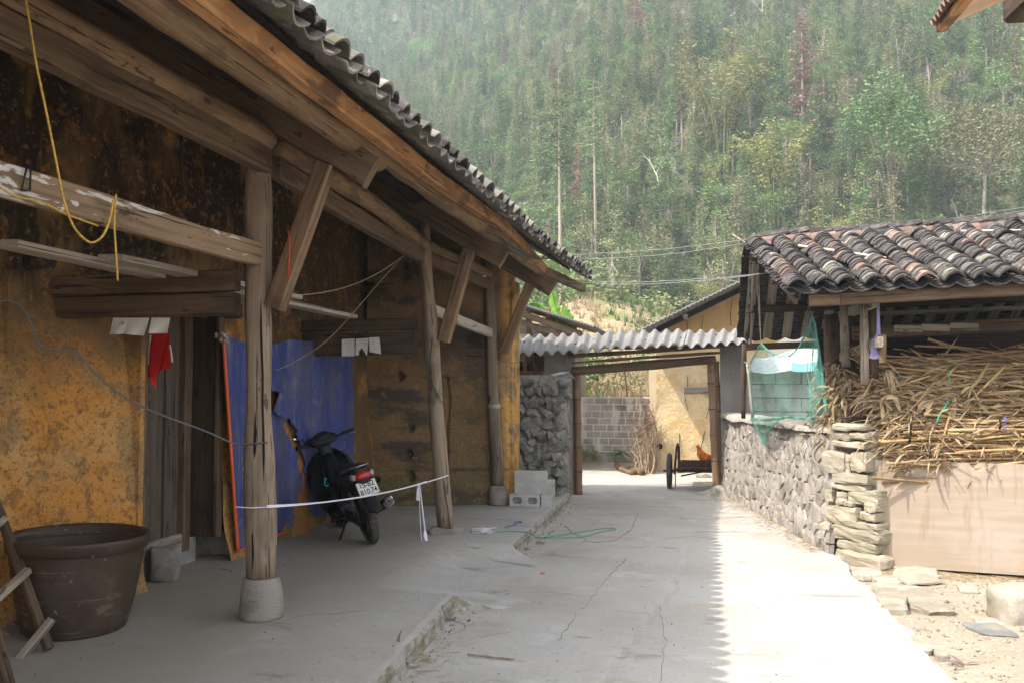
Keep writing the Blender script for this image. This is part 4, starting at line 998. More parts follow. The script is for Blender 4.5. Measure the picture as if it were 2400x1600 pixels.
def text(body, size, Mw, mat, parent, name='lettering', sx=1.0):
    cu = bpy.data.curves.new(name, 'FONT'); cu.body = body; cu.size = size; cu.align_x = 'CENTER'; cu.align_y = 'CENTER'; cu.extrude = .0006; cu.offset = .0010
    t_ = bpy.data.objects.new(name, cu); COL.objects.link(t_); me = bpy.data.meshes.new_from_object(t_); bpy.data.objects.remove(t_); me.materials.clear(); me.materials.append(mat)
    o = bpy.data.objects.new(name, me); COL.objects.link(o); setw(o, Mw @ Matrix.Diagonal((sx, 1, 1, 1)), parent); return o
# plate's outward normal is its local +Z turned to the rear; text x axis runs along the bike's -Y
TB = Matrix(((0, 1, 0, 0), (-1, 0, 0, 0), (0, 0, 1, 0), (0, 0, 0, 1)))
PB = BM_ @ PMx
def plate_text(s, xo, size, sx):
    Mx = PB @ Matrix.Translation((xo, 0, .0028)) @ Matrix.Rotation(R(-90), 4, 'Z'); return text(s, size, Mx, M['plate_ink'], pl_, sx=sx)
plate_text('15-B2', .035, .074, .86); plate_text('810.74', -.036, .074, .84)
# front
fk = math.atan2(.28, .80)
b = MB()
for s_ in (-1, 1): b.tube([(1.22, s_ * .075, .28), (1.00, s_ * .075, .74)], .022, 10)
bb(b, 'fork', 'bk_matt')
b = MB(); b.loft([(1.02, 0, .50, .05, .03), (1.12, 0, .585, .06, .03), (1.25, 0, .60, .06, .03), (1.40, 0, .54, .05, .025), (1.5, 0, .43, .03, .02)], 12); bb(b, 'front_fender', 'bk_black')
# leg shield: wide curved shell
vs = []; fs = []; na, nb = 12, 12
for lay in (0, 1):
    for j in range(nb + 1):
        t = j / nb; z = lerp(.20, .90, t); xm = lerp(.80, .98, smooth01(t)) ; hw = interp(t, [0, .2, .6, .85, 1], [.14, .24, .275, .23, .10])
        for i in range(na + 1):
            a = -1 + 2 * i / na; vs.append((xm + .09 * (1 - a * a) + lay * .02 + .05, a * hw, z))
q_ = (na + 1) * (nb + 1)
for j in range(nb):
    for i in range(na):
        a = j * (na + 1) + i; fs += [(a, a + 1, a + na + 2, a + na + 1), (a + q_, a + na + 1 + q_, a + na + 2 + q_, a + 1 + q_)]
for j in range(nb):
    for i in (0, na): a = j * (na + 1) + i; fs.append((a, a + na + 1, a + na + 1 + q_, a + q_))
b = MB(); b.add(vs, fs); bb(b, 'leg_shield', 'bk_black')
b = MB(); b.loft([(.55, 0, .46, .07, .07), (.7, 0, .47, .075, .08), (.85, 0, .55, .08, .12), (.95, 0, .68, .08, .2)], 14, e=3); bb(b, 'centre_tunnel', 'bk_matt')
b = MB(); b.loft([(.86, 0, .30, .15, .02), (.7, 0, .27, .17, .05), (.5, 0, .27, .13, .05)], 14); bb(b, 'lower_cowl', 'bk_black')
# head cowl (pod between shield and handlebar)
b = MB(); Hd = Matrix.Translation((.985, 0, .80)) @ Matrix.Rotation(R(-72), 4, 'Y')
b.loft([(-.02, 0, 0, .075, .06), (.08, 0, 0, .07, .055), (.17, 0, .0, .075, .055), (.24, 0, .01, .10, .06), (.29, 0, .01, .085, .045), (.31, 0, .01, .04, .02)], 16, e=2.5, Mx=Hd); bb(b, 'steering_column', 'bk_matt')
b = MB(); b.tube([(.955, 0, .80), (.925, 0, .80)], .022, 14); bb(b, 'key_lock', 'bk_metal')
HB = Matrix.Translation((.98, 0, 1.0)) @ Matrix.Rotation(R(12), 4, 'Z')
def hb(mb, name, mat, par=None, sm=True): 
    return obj(name, mb.v, mb.f, M[mat], par or bike, BM_ @ HB, sm)
b = MB(); b.loft([(-.05, 0, .0, .13, .035), (0, 0, .03, .17, .055), (.07, 0, .03, .16, .06), (.12, 0, .0, .11, .05), (.15, 0, -.02, .05, .03)], 16, e=2.4); hb(b, 'handlebar_cover', 'bk_matt')
b = MB(); b.lathe([(0, .01), (.055, .01), (.06, .0), (.062, -.02)], 20, Matrix.Translation((-.02, 0, .075)) @ Matrix.Rotation(R(-40), 4, 'Y') @ Matrix.Diagonal((1, 1.5, 1, 1))); hb(b, 'speedometer', 'bk_matt')
for s_ in (-1, 1):
    b = MB(); b.tube([(.03, s_ * .12, .0), (0, s_ * .20, .02), (-.03, s_ * .25, .03)], .012, 8); br_ = hb(b, 'handlebar', 'bk_matt')
    b = MB(); b.tube([(-.025, s_ * .22, .028), (-.07, s_ * .34, .035)], .018, 10); b.tube([(-.068, s_ * .335, .035), (-.072, s_ * .346, .035)], .022, 10); hb(b, 'grip', 'bk_matt', br_)
    b = MB(); b.tube([(.03, s_ * .22, .015), (.0, s_ * .30, .01), (-.05, s_ * .38, .0)], .006, 6); hb(b, 'lever', 'bk_metal', br_)
b = MB(); b.tube(smoothline([(-.0, .23, .03), (-.02, .22, .08), (-.03, .26, .12)]), .006, 6); mr_ = hb(b, 'mirror_stem', 'bk_matt')
b = MB(); b.loft([(-.015, .29, .13, .055, .035), (0, .29, .13, .06, .04), (.03, .29, .13, .03, .02)], 16, Mx=None); hb(b, 'mirror', 'bk_matt', mr_)
b = MB(); b.loft([(-.019, .29, .13, .050, .031), (-.0155, .29, .13, .052, .032)], 16); hb(b, 'mirror_glass', 'bk_chrome', mr_)
b = MB(); b.tube(smoothline([(.08, -.12, -.01), (.0, -.25, -.05), (-.1, -.2, -.12), (-.02, -.08, -.2)]), .004, 5); hb(b, 'brake_cable', 'bk_matt')
b = MB(); b.loft([(.13, 0, .0, .09, .05), (.17, 0, -.01, .06, .035)], 14); hb(b, 'headlight', 'bk_clear')
b = MB(); b.loft([(.62, -.10, .56, .06, .07), (.72, -.11, .60, .09, .12), (.8, -.1, .62, .07, .12)], 12, e=3); bb(b, 'side_bag', 'bk_seat')
b = MB(); b.tube(smoothline([(.90, .10, .62), (.895, .12, .60), (.89, .13, .57), (.885, .115, .545), (.88, .095, .55)]), .006, 6); b.tube([(.90, .085, .625), (.90, .125, .625)], .006, 6); bb(b, 'hook', 'cyan')
b = MB(); b.tube([(.42, .11, .22), (.30, .28, .035)], .012, 8); b.tube([(.30, .28, .035), (.27, .32, .03)], .018, 8); bb(b, 'side_stand', 'bk_matt')
b = MB(); b.tube([(.5, -.2, .24), (.5, .22, .24)], .012, 8)
for s_ in (-1, 1): b.tube([(.5, s_ * .14, .24), (.5, s_ * .25, .24)], .02, 8)
bb(b, 'footrest', 'bk_matt')
b = MB(); b.tube([(.52, .11, .27), (.62, .13, .22), (.72, .14, .22)], .009, 6); bb(b, 'gear_lever', 'bk_metal')
b = MB(); b.tube(smoothline([(.9, .13, .45), (.8, .15, .38), (.6, .14, .42), (.2, .125, .6)]), .006, 5); bb(b, 'trim_line', 'bk_matt')
# ================================================================ dry stone wall, gate and what lies beyond
def at_plane(u, v, P0, n): d = ray(u, v); return CAM + d * ((V(P0) - CAM).dot(n) / d.dot(n))
# ---- dry-laid rubble between the house and the gate
DWY = 12.75
a = at_y(1196, 1160, DWY); b_ = at_y(1302, 1160, DWY); zt = at_y(1240, 900, DWY).z
dw = empty('rubble_wall', ((a.x + b_.x) / 2, DWY, 0), 'dry stacked wall of grey broken stones between the house corner and the gate', 'stone wall')
W_ = b_.x - a.x + .12
def mf(u, v, n): return V((a.x - .1 + u, DWY - n - (.0 if v < 1 else 0), v - .02))
HM = [hull_mesh(100 + i, 22, .8, M['stone_grey']) for i in range(12)]
rr = random.Random(11); z = .0
while z < zt:
    hrow = rr.uniform(.085, .15); x = -.05
    while x < W_ + .03:
        wd = rr.choice((.09, .12, .14, .17, .2)) * rr.uniform(.85, 1.15)
        inst('stone', rr.choice(HM), Matrix.Translation((a.x - .1 + x + wd / 2, DWY + rr.uniform(-.05, .03), z + hrow / 2 + rr.uniform(-.03, .03))) @ Euler((rr.uniform(-.5, .5), rr.uniform(-.6, .6), rr.uniform(-.8, .8))).to_matrix().to_4x4() @ Matrix.Diagonal((wd * 1.18, rr.uniform(.16, .24), hrow * rr.uniform(1.15, 1.5), 1)), dw)
        x += wd * .93
    z += hrow * .9
MB().box((a.x + W_ / 2 - .1, DWY + .24, zt / 2 - .02), (W_, .36, zt)).build('core', M['mortar_dark'], dw)
HT = [hull_mesh(200 + i, 16, .9, M['stone_tan']) for i in range(8)]
for i in range(10):
    x = a.x + (i + .3) * W_ / 10.5 - .05
    inst('stone', rnd.choice(HM), Matrix.Translation((x, DWY + .05 + rnd.uniform(0, .08), zt + .03)) @ Euler((rnd.random(), rnd.random(), rnd.random() * 6)).to_matrix().to_4x4() @ Matrix.Diagonal((rnd.uniform(.12, .2), rnd.uniform(.1, .15), rnd.uniform(.07, .13), 1)), dw)
# mortared end pillar of that wall
e0 = at_y(1296, 1150, DWY - .02); e1 = at_y(1335, 1150, DWY + .9)
mp = empty('mortared_pillar', ((e0.x + e1.x) / 2, DWY, 0), 'rough mortared stone pillar between the rubble wall and the left gate post', 'pillar')
zt2 = at_y(1320, 878, DWY).z
U_ = (e1 - e0); U_.z = 0; LU = U_.length; U_.normalize(); NN = V((U_.y, -U_.x, 0))
def mf2(u, v, n): return V((e0.x, e0.y, -.13)) + U_ * u + V((0, 0, v)) + NN * (n + n3((u, v, 0), 3, 5) * .02)
stone_cells(mp, mf2, (0, 0, LU, zt2 + .13), .17, 1.2, M['stone_wall'], gap=.012, bulge=.02, depth=.06, proud=.012, rr=random.Random(4))
grid('mortar', lambda u, v: mf2(u * LU, v * (zt2 + .13), .002), 30, 60, M['mortar'], mp)
MB().add([mf2(0, 0, -.01), mf2(LU, 0, -.01), mf2(LU, zt2 + .13, -.01), mf2(0, zt2 + .13, -.01), mf2(0, 0, -.6), mf2(LU, 0, -.4), mf2(LU, zt2 + .13, -.4), mf2(0, zt2 + .13, -.6)],
         [(0, 1, 2, 3), (5, 4, 7, 6), (4, 0, 3, 7), (1, 5, 6, 2), (3, 2, 6, 7)]).build('core', M['mortar'], mp)
for i in range(5):
    beam('slate', at_y(1283 + rnd.uniform(-4, 4), 894 - i * 3, DWY + .1), at_y(1340 - i * 4, 884 - i * 3, DWY + .3), .22, .018, M['stone_grey'], mp)
# ---- gate
gL = at_z(1357, 1158, ZR); gR = at_y(1676, 1141, 14.5)
gate = empty('gate', ((gL.x + gR.x) / 2, (gL.y + gR.y) / 2, ZR), 'gateway of concrete piers and bamboo posts under a wavy fibre cement roof', 'gate')
def pier(u0, u1, vt, Y, nm='pier', zb=ZR - .05):
    p0 = at_y(u0, 1000, Y); p1 = at_y(u1, 1000, Y); zt_ = at_y((u0 + u1) / 2, vt, Y).z
    bm = MB(); bm.box(((p0.x + p1.x) / 2, Y + .17, (zb + zt_) / 2), (p1.x - p0.x, .34, zt_ - zb)); return bm.build(nm, M['cement'], gate)
pier(1276, 1341, 812, gL.y - .08); pier(1690, 1752, 806, gR.y + .08)
b = MB(); q = at_y(1696, 1128, gR.y - .02)
b.lathe([(0, .16), (.05, .15), (.10, .10), (.2, .05), (.34, 0)], 20, Matrix.Translation((q.x - .08, q.y - .02, ZR - .01)) @ Matrix.Diagonal((1.25, .8, 1, 1))); o = b.build('mortar_mound', M['concrete_kerb'], gate, True)
M['bamboo'] = make('brown bamboo', (.20, .12, .07), [dict(s=(1, 20, 20), lo=.45, hi=.65, c=(.13, .075, .045), f=.8), dict(s=3, lo=.5, hi=.7, c=(.29, .20, .13), f=.6)], rough=.6)
def bam(p0, p1, r, par, nodes=5, name='post', mat='bamboo'):
    p0, p1 = V(p0), V(p1); pts = []; rs = []
    for i in range(nodes * 4 + 1):
        t = i / (nodes * 4); pts.append(p0.lerp(p1, t)); rs.append(r * (1.13 if i % 4 == 0 else (.98 if i % 4 == 2 else 1.0)))
    o = log(name, pts, rs, M[mat], par, n=14, rough=.002, sub=.05)
    for i in range(1, nodes):
        t = i / nodes; c_ = p0.lerp(p1, t); d = (p1 - p0).normalized(); MB().tube([c_ - d * .006, c_ + d * .006], r * 1.16, 14).build('tie', M['black'], o)
    return o
bam(at_y(1357, 1160, gL.y), at_y(1352, 880, gL.y), .055, gate)
bam(at_y(1679, 1140, gR.y), at_y(1664, 838, gR.y + .02), .055, gate)
bam(at_y(1690, 1140, gR.y + .2), at_y(1678, 846, gR.y + .2), .045, gate)
beam('post_board', at_y(1345, 1158, gL.y + .05), at_y(1344, 878, gL.y + .05), .05, .08, M['wood_log'], gate, up=V((0, -1, 0)))
beam('post_board', at_y(1331, 850, gL.y - .1), at_y(1331, 822, gL.y - .1), .06, .05, M['wood_grey'], gate, up=V((0, -1, 0)))
log('lintel', [at_y(1338, 870, gL.y - .05), at_y(1500, 857, (gL.y + gR.y) / 2), at_y(1676, 842, gR.y - .02)], [.07, .072, .066], M['wood'], gate)
log('lintel_pole', [at_y(1338, 850, gL.y - .05), at_y(1500, 838, (gL.y + gR.y) / 2 - .05), at_y(1690, 826, gR.y - .02)], [.022, .024, .022], M['wood_log'], gate)
log('purlin', [at_y(1330, 834, gL.y - .2), at_y(1500, 824, 14.2), at_y(1760, 806, gR.y - .2)], [.035, .035, .035], M['wood'], gate)
log('purlin', [at_y(1240, 806, gL.y + .5), at_y(1500, 812, 15.0), at_y(1760, 800, gR.y + .6)], [.05, .05, .05], M['wood'], gate)
F0 = at_y(1199, 832, 13.35); F1 = at_y(1775, 801, 14.1); K0 = at_y(1212, 790, 14.35); K1 = at_y(1782, 772, 15.1)
def sheet(a0, a1, dz, seed, d0=0, d1=0, name='sheet', F=(F0, F1, K0, K1), mat='fibro', pitch=.177, amp=.036, par=None, th=.007):
    F0_, F1_, K0_, K1_ = F; L = (F1_ - F0_).length; nu = max(8, int((a1 - a0) * L / pitch * 12)); nv = 8; vs = []; fs = []
    up = ((F1_ - F0_).cross(K0_ - F0_)).normalized(); up = up if up.z > 0 else -up
    for lay in (0, 1):
        for j in range(nv + 1):
            v = lerp(-d0, 1 + d1, j / nv)
            for i in range(nu + 1):
                t = lerp(a0, a1, i / nu); p = F0_.lerp(F1_, t).lerp(K0_.lerp(K1_, t), v)
                p = p + up * (amp * math.cos(t * L / pitch * 2 * math.pi) + dz + lay * th + n3((t * 3, v, seed), 1, seed) * .012)
                vs.append(p)
    q_ = (nu + 1) * (nv + 1)
    for j in range(nv):
        for i in range(nu):
            a = j * (nu + 1) + i; fs += [(a + q_, a + 1 + q_, a + nu + 2 + q_, a + nu + 1 + q_), (a, a + nu + 1, a + nu + 2, a + 1)]
    for i in range(nu): fs.append((i, i + 1, i + 1 + q_, i + q_)); e = nv * (nu + 1) + i; fs.append((e, e + q_, e + 1 + q_, e + 1))
    for j in range(nv): a = j * (nu + 1); fs.append((a, a + q_, a + nu + 1 + q_, a + nu + 1)); a += nu; fs.append((a, a + nu + 1, a + nu + 1 + q_, a + q_))
    return obj(name, vs, fs, M[mat], par or gate, smooth=True)
sheet(0, .385, .0, 3, .02); sheet(.355, .70, .014, 7, 0, .05); sheet(.675, 1.0, .0, 9, .03)
for i in range(14):
    t = (i + .5) / 14; p = F0.lerp(F1, t).lerp(K0.lerp(K1, t), rnd.uniform(.25, .6)); MB().tube([p + V((0, 0, .03)), p + V((.03, 0, .045))], .009, 5).build('sheet_hook', M['black'], gate)
# ---- hollow concrete blocks
def block_mesh(w_, d, h, holes=True):
    b = MB(); x0, x1, z0, z1 = -w_ / 2, w_ / 2, 0, h
    if not holes: b.box((0, d / 2, h / 2), (w_, d, h))
    else:
        b.add([(x0, d, z0), (x1, d, z0), (x1, d, z1), (x0, d, z1), (x0, 0, z0), (x1, 0, z0), (x1, 0, z1), (x0, 0, z1)], [(1, 0, 3, 2), (4, 0, 1, 5), (3, 7, 6, 2), (0, 4, 7, 3), (5, 1, 2, 6)])
        for s_ in (0, 1):
            c0 = x0 + s_ * w_ / 2; c1_ = c0 + w_ / 2; cx = (c0 + c1_) / 2; cz = h / 2; hw, hh_ = w_ * .17, h * .27
            hx = [(cx - hw, cz), (cx - hw * .65, cz - hh_), (cx + hw * .65, cz - hh_), (cx + hw, cz), (cx + hw * .65, cz + hh_), (cx - hw * .65, cz + hh_)]
            rc = [(c0, z0), (c1_, z0), (c1_, z1), (c0, z1)]
            vs = [(x, 0, z) for x, z in rc] + [(x, 0, z) for x, z in hx] + [(x, d * .8, z) for x, z in hx]
            b.add(vs, [(0, 5, 4), (0, 1, 6, 5), (1, 7, 6), (1, 2, 7), (2, 8, 7), (2, 3, 9, 8), (3, 4, 9), (3, 0, 4)] + [(4 + i, 4 + (i + 1) % 6, 10 + (i + 1) % 6, 10 + i) for i in range(6)] + [(10, 11, 12, 13, 14, 15)])
        b.box((0, .0, h / 2), (.004, .006, h * .5))
    me = bpy.data.meshes.new('concrete_block'); me.from_pydata([tuple(v) for v in b.v], [], b.f); me.materials.append(M['block'])
    bm = bmesh.new(); bm.from_mesh(me); bmesh.ops.recalc_face_normals(bm, faces=bm.faces); bm.to_mesh(me); bm.free(); return me
BKH = block_mesh(.40, .14, .155); BKS = block_mesh(.42, .15, .145, False)
by = at_z(1230, 1186, 0).y
BL_ = 'concrete blocks piled by the far column'
def blk(me, u, v, dy, rz, label):
    p = at_y(u, v, by + dy); o = inst('concrete_block', me, Matrix.Translation(p) @ Matrix.Rotation(rz, 4, 'Z')); tag(o, label, 'concrete block', BL_); return p, o
p, _ = blk(BKH, 1230, 1186, 0, .03, 'hollow concrete block with two dark openings at the front bottom of the small pile'); p.z = 0; _.location.z = 0
o = inst('concrete_block', BKS, Matrix.Translation((p.x + .06, p.y + .16, 0)) @ Matrix.Rotation(.02, 4, 'Z')); tag(o, 'concrete block directly behind the hollow one, lowest row of the pile', 'concrete block', BL_)
o = inst('concrete_block', BKS, Matrix.Translation((p.x + .065, p.y + .06, .157)) @ Matrix.Rotation(-.01, 4, 'Z')); tag(o, 'solid looking concrete block in the middle of the stack, under the top one', 'concrete block', BL_)
o = inst('concrete_block', BKS, Matrix.Translation((p.x + .06, p.y + .065, .304)) @ Matrix.Rotation(.02, 4, 'Z')); tag(o, 'topmost concrete block of the small stack by the far column', 'concrete block', BL_)
o = inst('concrete_block', BKH, Matrix.Translation((p.x + .345, p.y + .22, .0)) @ Matrix.Rotation(1.62, 4, 'Z')); tag(o, 'lower concrete block set sideways at the right of the stack', 'concrete block', BL_)
o = inst('concrete_block', BKH, Matrix.Translation((p.x + .335, p.y + .26, .157)) @ Matrix.Rotation(1.60, 4, 'Z')); tag(o, 'upper concrete block set sideways at the right of the stack', 'concrete block', BL_)
# ---- old block wall beyond the yard
BWY = 19.0
bw = empty('block_wall', (-1.8, BWY, -.15), 'stained grey concrete block wall seen through the gate', 'block wall')
zt = at_y(1450, 931, BWY).z; zb = at_y(1450, 1057, BWY).z; xl = at_y(1345, 1000, BWY).x - .3; ch = (zt - zb) / 8
BM2 = []
for i in range(4):
    bm = bmesh.new(); bmesh.ops.create_cube(bm, size=1); bmesh.ops.bevel(bm, geom=bm.edges, offset=.03, segments=1, affect='EDGES')
    for v_ in bm.verts: v_.co += V((rnd.uniform(-1, 1), rnd.uniform(-1, 1), rnd.uniform(-1, 1))) * .02
    me = bpy.data.meshes.new('block'); bm.to_mesh(me); bm.free(); me.materials.append(M['block_old']); BM2.append(me)
for r_ in range(8):
    x = xl - (.14 if r_ % 2 else 0); 
    while x < .3:
        L = .285 + rnd.uniform(-.015, .02); hh = ch * (1.0 if r_ else 1.1)
        inst('block', rnd.choice(BM2), Matrix.Translation((x + L / 2, BWY + rnd.uniform(-.006, .006), zb + (r_ + .5) * ch)) @ Matrix.Diagonal((L - .020, .14, ch - .018, 1)), bw); x += L
MB().box(((xl + .3) / 2 + .1, BWY + .012, (zb + zt) / 2), (.5 - xl, .150, zt - zb + .02)).build('mortar', make('white mortar', (.60, .57, .54), rand=0), bw)
MB().box(((xl - 6) / 2, BWY + .01, (zb + zt) / 2), (6 + xl, .13, zt - zb)).build('wall', M['block_old'], bw)
MB().box((-3.2, BWY - .04, (zb - .2) / 2 - .02), (7.5, .3, zb + .2 + .02)).build('footing', M['concrete_kerb'], bw)
# rubble, weeds along its foot
for i, (u, v, s, lab) in enumerate(((1393, 1073, .22, 'pale'), (1415, 1068, .15, 'grey'), (1380, 1064, .12, 'grey'), (1455, 1066, .12, 'grey'), (1474, 1064, .13, 'grey'), (1500, 1070, .15, 'grey'), (1530, 1070, .12, 'grey'), (1366, 1075, .14, 'grey'))):
    q = at_z(u, v + 6, -.16)
    o = inst('rock', rnd.choice(HM), Matrix.Translation((q.x, q.y, -.12)) @ Matrix.Rotation(i, 4, 'Z') @ Matrix.Diagonal((s * 1.6, s, s * .9, 1)))
    tag(o, ['pale lump of rock nearest the left gate post, at the foot of the block wall', 'larger pale rock at the foot of the block wall, left of the bent log'][i == 0] if i in (0, 7) else 'grey rubble stone at the foot of the block wall, ' + ['', 'just right of the pale lump', 'smallest on the left', 'behind the bent log', 'beside the upright stump', 'left of the branch heap', 'in front of the branch heap', ''][i], 'rock', 'rubble at the foot of the block wall')
# chain-link fence and poles above
cf = empty('wire_fence', (-1.8, BWY + .1, zt), 'diamond wire mesh fence on thin pale poles above the block wall', 'fence')
b = MB(); za = zt - .02; zc = at_y(1400, 855, BWY + .1).z + .1; x0, x1 = xl - .2, .2; H_ = zc - za; st_ = .085
x = x0 - H_
while x < x1:
    b.tube([(max(x, x0), BWY + .1, za + max(0, x0 - x)), (min(x + H_, x1), BWY + .1, za + min(H_, x1 - x))], .0022, 3, False)
    b.tube([(max(x, x0), BWY + .1, zc - max(0, x0 - x)), (min(x + H_, x1), BWY + .1, zc - min(H_, x1 - x))], .0022, 3, False); x += st_
b.build('mesh', M['cable'], cf)
for (u0, v0, u1, v1) in ((1397, 934, 1403, 896), (1441, 934, 1442, 910), (1458, 890, 1444, 852), (1471, 932, 1462, 850)):
    MB().tube([at_y(u0, v0, BWY + .1), at_y(u1, v1, BWY + .1)], .016, 6).build('pole', M['plank_pale'] if u0 < 1465 else M['bamboo'], cf)
# ---- ochre house beyond the gate
M['ochre'] = make('ochre plaster with painted shade', (.53, .40, .225), [
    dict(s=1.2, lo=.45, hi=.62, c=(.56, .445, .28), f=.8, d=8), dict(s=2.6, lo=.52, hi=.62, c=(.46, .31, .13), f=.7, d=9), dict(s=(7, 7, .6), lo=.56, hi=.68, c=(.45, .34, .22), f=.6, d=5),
    dict(s=26, lo=.60, hi=.68, c=(.27, .17, .07), f=.6, d=4), dict(s=1.3, lo=.3, hi=.6, c=(.43, .255, .085), f=.8, z=(2.1, 2.8), zn=.6, d=8)], rough=.95, bump=[('noise', 18, .9, .03), ('noise', 4, .6, .05)], rand=0, coord='pos')  # last layer: the roof overhang's shade painted on the upper gable
OY = 17.9
oh = empty('ochre_house', (2, OY, -.17), 'ochre earth house with cracked gable wall and grey sheet roof beyond the gate', 'house')
xl = at_y(1539, 1000, OY).x
def rz_(u): 
    q = at_y(u, lerp(776, 650, (u - 1500) / 260), OY - 1.0); return q
RA = rz_(1498); RB = rz_(1765); sl = (RB.z - RA.z) / (RB.x - RA.x)
RX = 2.35
def roofz(x): return RA.z + (min(x, RX) - RA.x) * sl - max(0, x - RX) * sl
def ow(u, v):
    x = lerp(xl, 5.5, u); z = lerp(-.2, roofz(x) - .10, v); return (x, OY + n3((x, 0, z), 1.5, 3) * .05 + n3((x, 0, z), 6, 8) * .012, z)
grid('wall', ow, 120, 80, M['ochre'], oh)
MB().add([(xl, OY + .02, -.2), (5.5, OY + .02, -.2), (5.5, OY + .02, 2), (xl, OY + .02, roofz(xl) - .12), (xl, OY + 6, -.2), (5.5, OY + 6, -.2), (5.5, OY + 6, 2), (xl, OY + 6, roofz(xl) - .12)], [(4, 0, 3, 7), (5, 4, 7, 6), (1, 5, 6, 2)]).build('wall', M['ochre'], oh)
sheet(0, 1, 0, 5, name='roof', F=(V((RA.x, OY - 1.0, RA.z)), V((RX, OY - 1.0, roofz(RX))), V((RA.x, OY + 6, RA.z)), V((RX, OY + 6, roofz(RX)))), pitch=.09, amp=.010, par=oh, th=.03)
sheet(0, 1, 0, 5, name='roof', F=(V((6.4, OY - 1.0, roofz(6.4))), V((RX, OY - 1.0, roofz(RX))), V((6.4, OY + 6, roofz(6.4))), V((RX, OY + 6, roofz(RX)))), pitch=.09, amp=.010, par=oh, th=.03)
for (u, v) in ((1606, 740), (1742, 674)):
    q = at_y(u, v, OY - .8); log('purlin_end', [(q.x, OY + .3, q.z), (q.x, OY - .8, q.z)], [.045, .045], M['wood_grey'], oh)
beam('rafter', (RA.x + .25, OY - .12, roofz(RA.x + .25) - .07), (RX, OY - .12, roofz(RX) - .07), .08, .10, M['soot_wood'], oh)
for (pp) in (((1609, 746), (1612, 770), (1610, 800)), ((1716, 700), (1712, 735), (1714, 765)), ((1648, 740), (1644, 775)), ((1611, 880), (1612, 905)), ((1604, 905), (1606, 935), (1612, 960)), ((1665, 938), (1655, 980)), ((1652, 1010), (1645, 1040), (1640, 1060)), ((1592, 1015), (1594, 1070)), ((1750, 690), (1757, 705))):
    MB().tube(smoothline([at_y(u, v, OY - .03) for u, v in pp], 4), .007, 4).build('crack', M['hole'], oh)
beam('grey_lintel', at_y(1604, 914, OY - .02), at_y(1672, 912, OY - .02), .05, .10, M['fibro'], oh)
beam('peg', at_y(1648, 918, OY - .1), at_y(1690, 922, OY - .08), .05, .03, M['wood_log'], oh)
MB().lathe([(0, 0), (.06, 0), (.06, .01), (0, .01)], 12, Matrix.Translation(at_y(1546, 1045, OY - .02)) @ Matrix.Rotation(R(90), 4, 'X')).build('soot_mark', M['hole'], oh)
# plastered corner pier just left of it
p0 = at_y(1521, 850, OY + .9); p1 = at_y(1545, 850, OY + .9)
o = MB().box(((p0.x + p1.x) / 2, OY + 1.2, 1.0), (p1.x - p0.x, .5, 2.4)).build('plaster_pier', make('cream plaster', (.52, .44, .31), [dict(s=2, lo=.4, hi=.7, c=(.45, .37, .25))], rand=0), None); tag(o, 'narrow cream plastered pier behind the left edge of the ochre house', 'pier')
# ---- pile of dead branches against the house corner
br = empty('branch_heap', at_z(1528, 1095, -.16), 'heap of dry curved branches leaning on the ochre house corner', 'branches')
M['twig'] = make('dry twig', (.36, .27, .18), [dict(s=20, lo=.4, hi=.6, c=(.24, .165, .105))], rand=.3); M['leaf_dry'] = make('dry brown leaf', (.22, .12, .07), rand=.3, transl=.2)
for i in range(46):
    q = at_z(rnd.uniform(1505, 1545), 1090, -.16); q.y = OY - rnd.uniform(.1, .45); h_ = rnd.uniform(.5, 1.35); lean = rnd.uniform(-.45, .25)
    pts = smoothline([q, q + V((lean * .2 + rnd.uniform(-.06, .06), .05, h_ * .35)), q + V((lean * .6 + rnd.uniform(-.12, .12), .05, h_ * .7)), q + V((lean + rnd.uniform(-.2, .2), .0, h_))], 4)
    MB().tube(pts, [lerp(.013, .003, k_ / (len(pts) - 1)) for k_ in range(len(pts))], 5).build('branch', M['twig'], br)
for (u0, v0, u1, v1) in ((1486, 1095, 1510, 1030), (1480, 1000, 1500, 1020), (1478, 1015, 1492, 960), (1500, 930, 1540, 1010), (1490, 1090, 1512, 1010)):
    a = at_y(u0, v0, OY - .3); c_ = at_y(u1, v1, OY - .2); MB().tube(smoothline([a, a.lerp(c_, .5) + V((.05, 0, .05)), c_], 5), .011, 5).build('branch', M['twig'], br)
b = MB()
for i in range(160):
    q = at_y(rnd.gauss(1516, 9), rnd.gauss(985, 22), OY - rnd.uniform(.15, .5)); e_ = Euler((rnd.random() * 6, rnd.random() * 6, rnd.random() * 6)).to_matrix(); s = rnd.uniform(.02, .045)
    b.add([q + e_ @ V(k_) * s for k_ in ((-1, 0, 0), (0, -.5, .2), (1, 0, 0), (0, .5, .2))], [(0, 1, 2, 3)])
b.build('dry_leaves', M['leaf_dry'], br, kind='stuff')
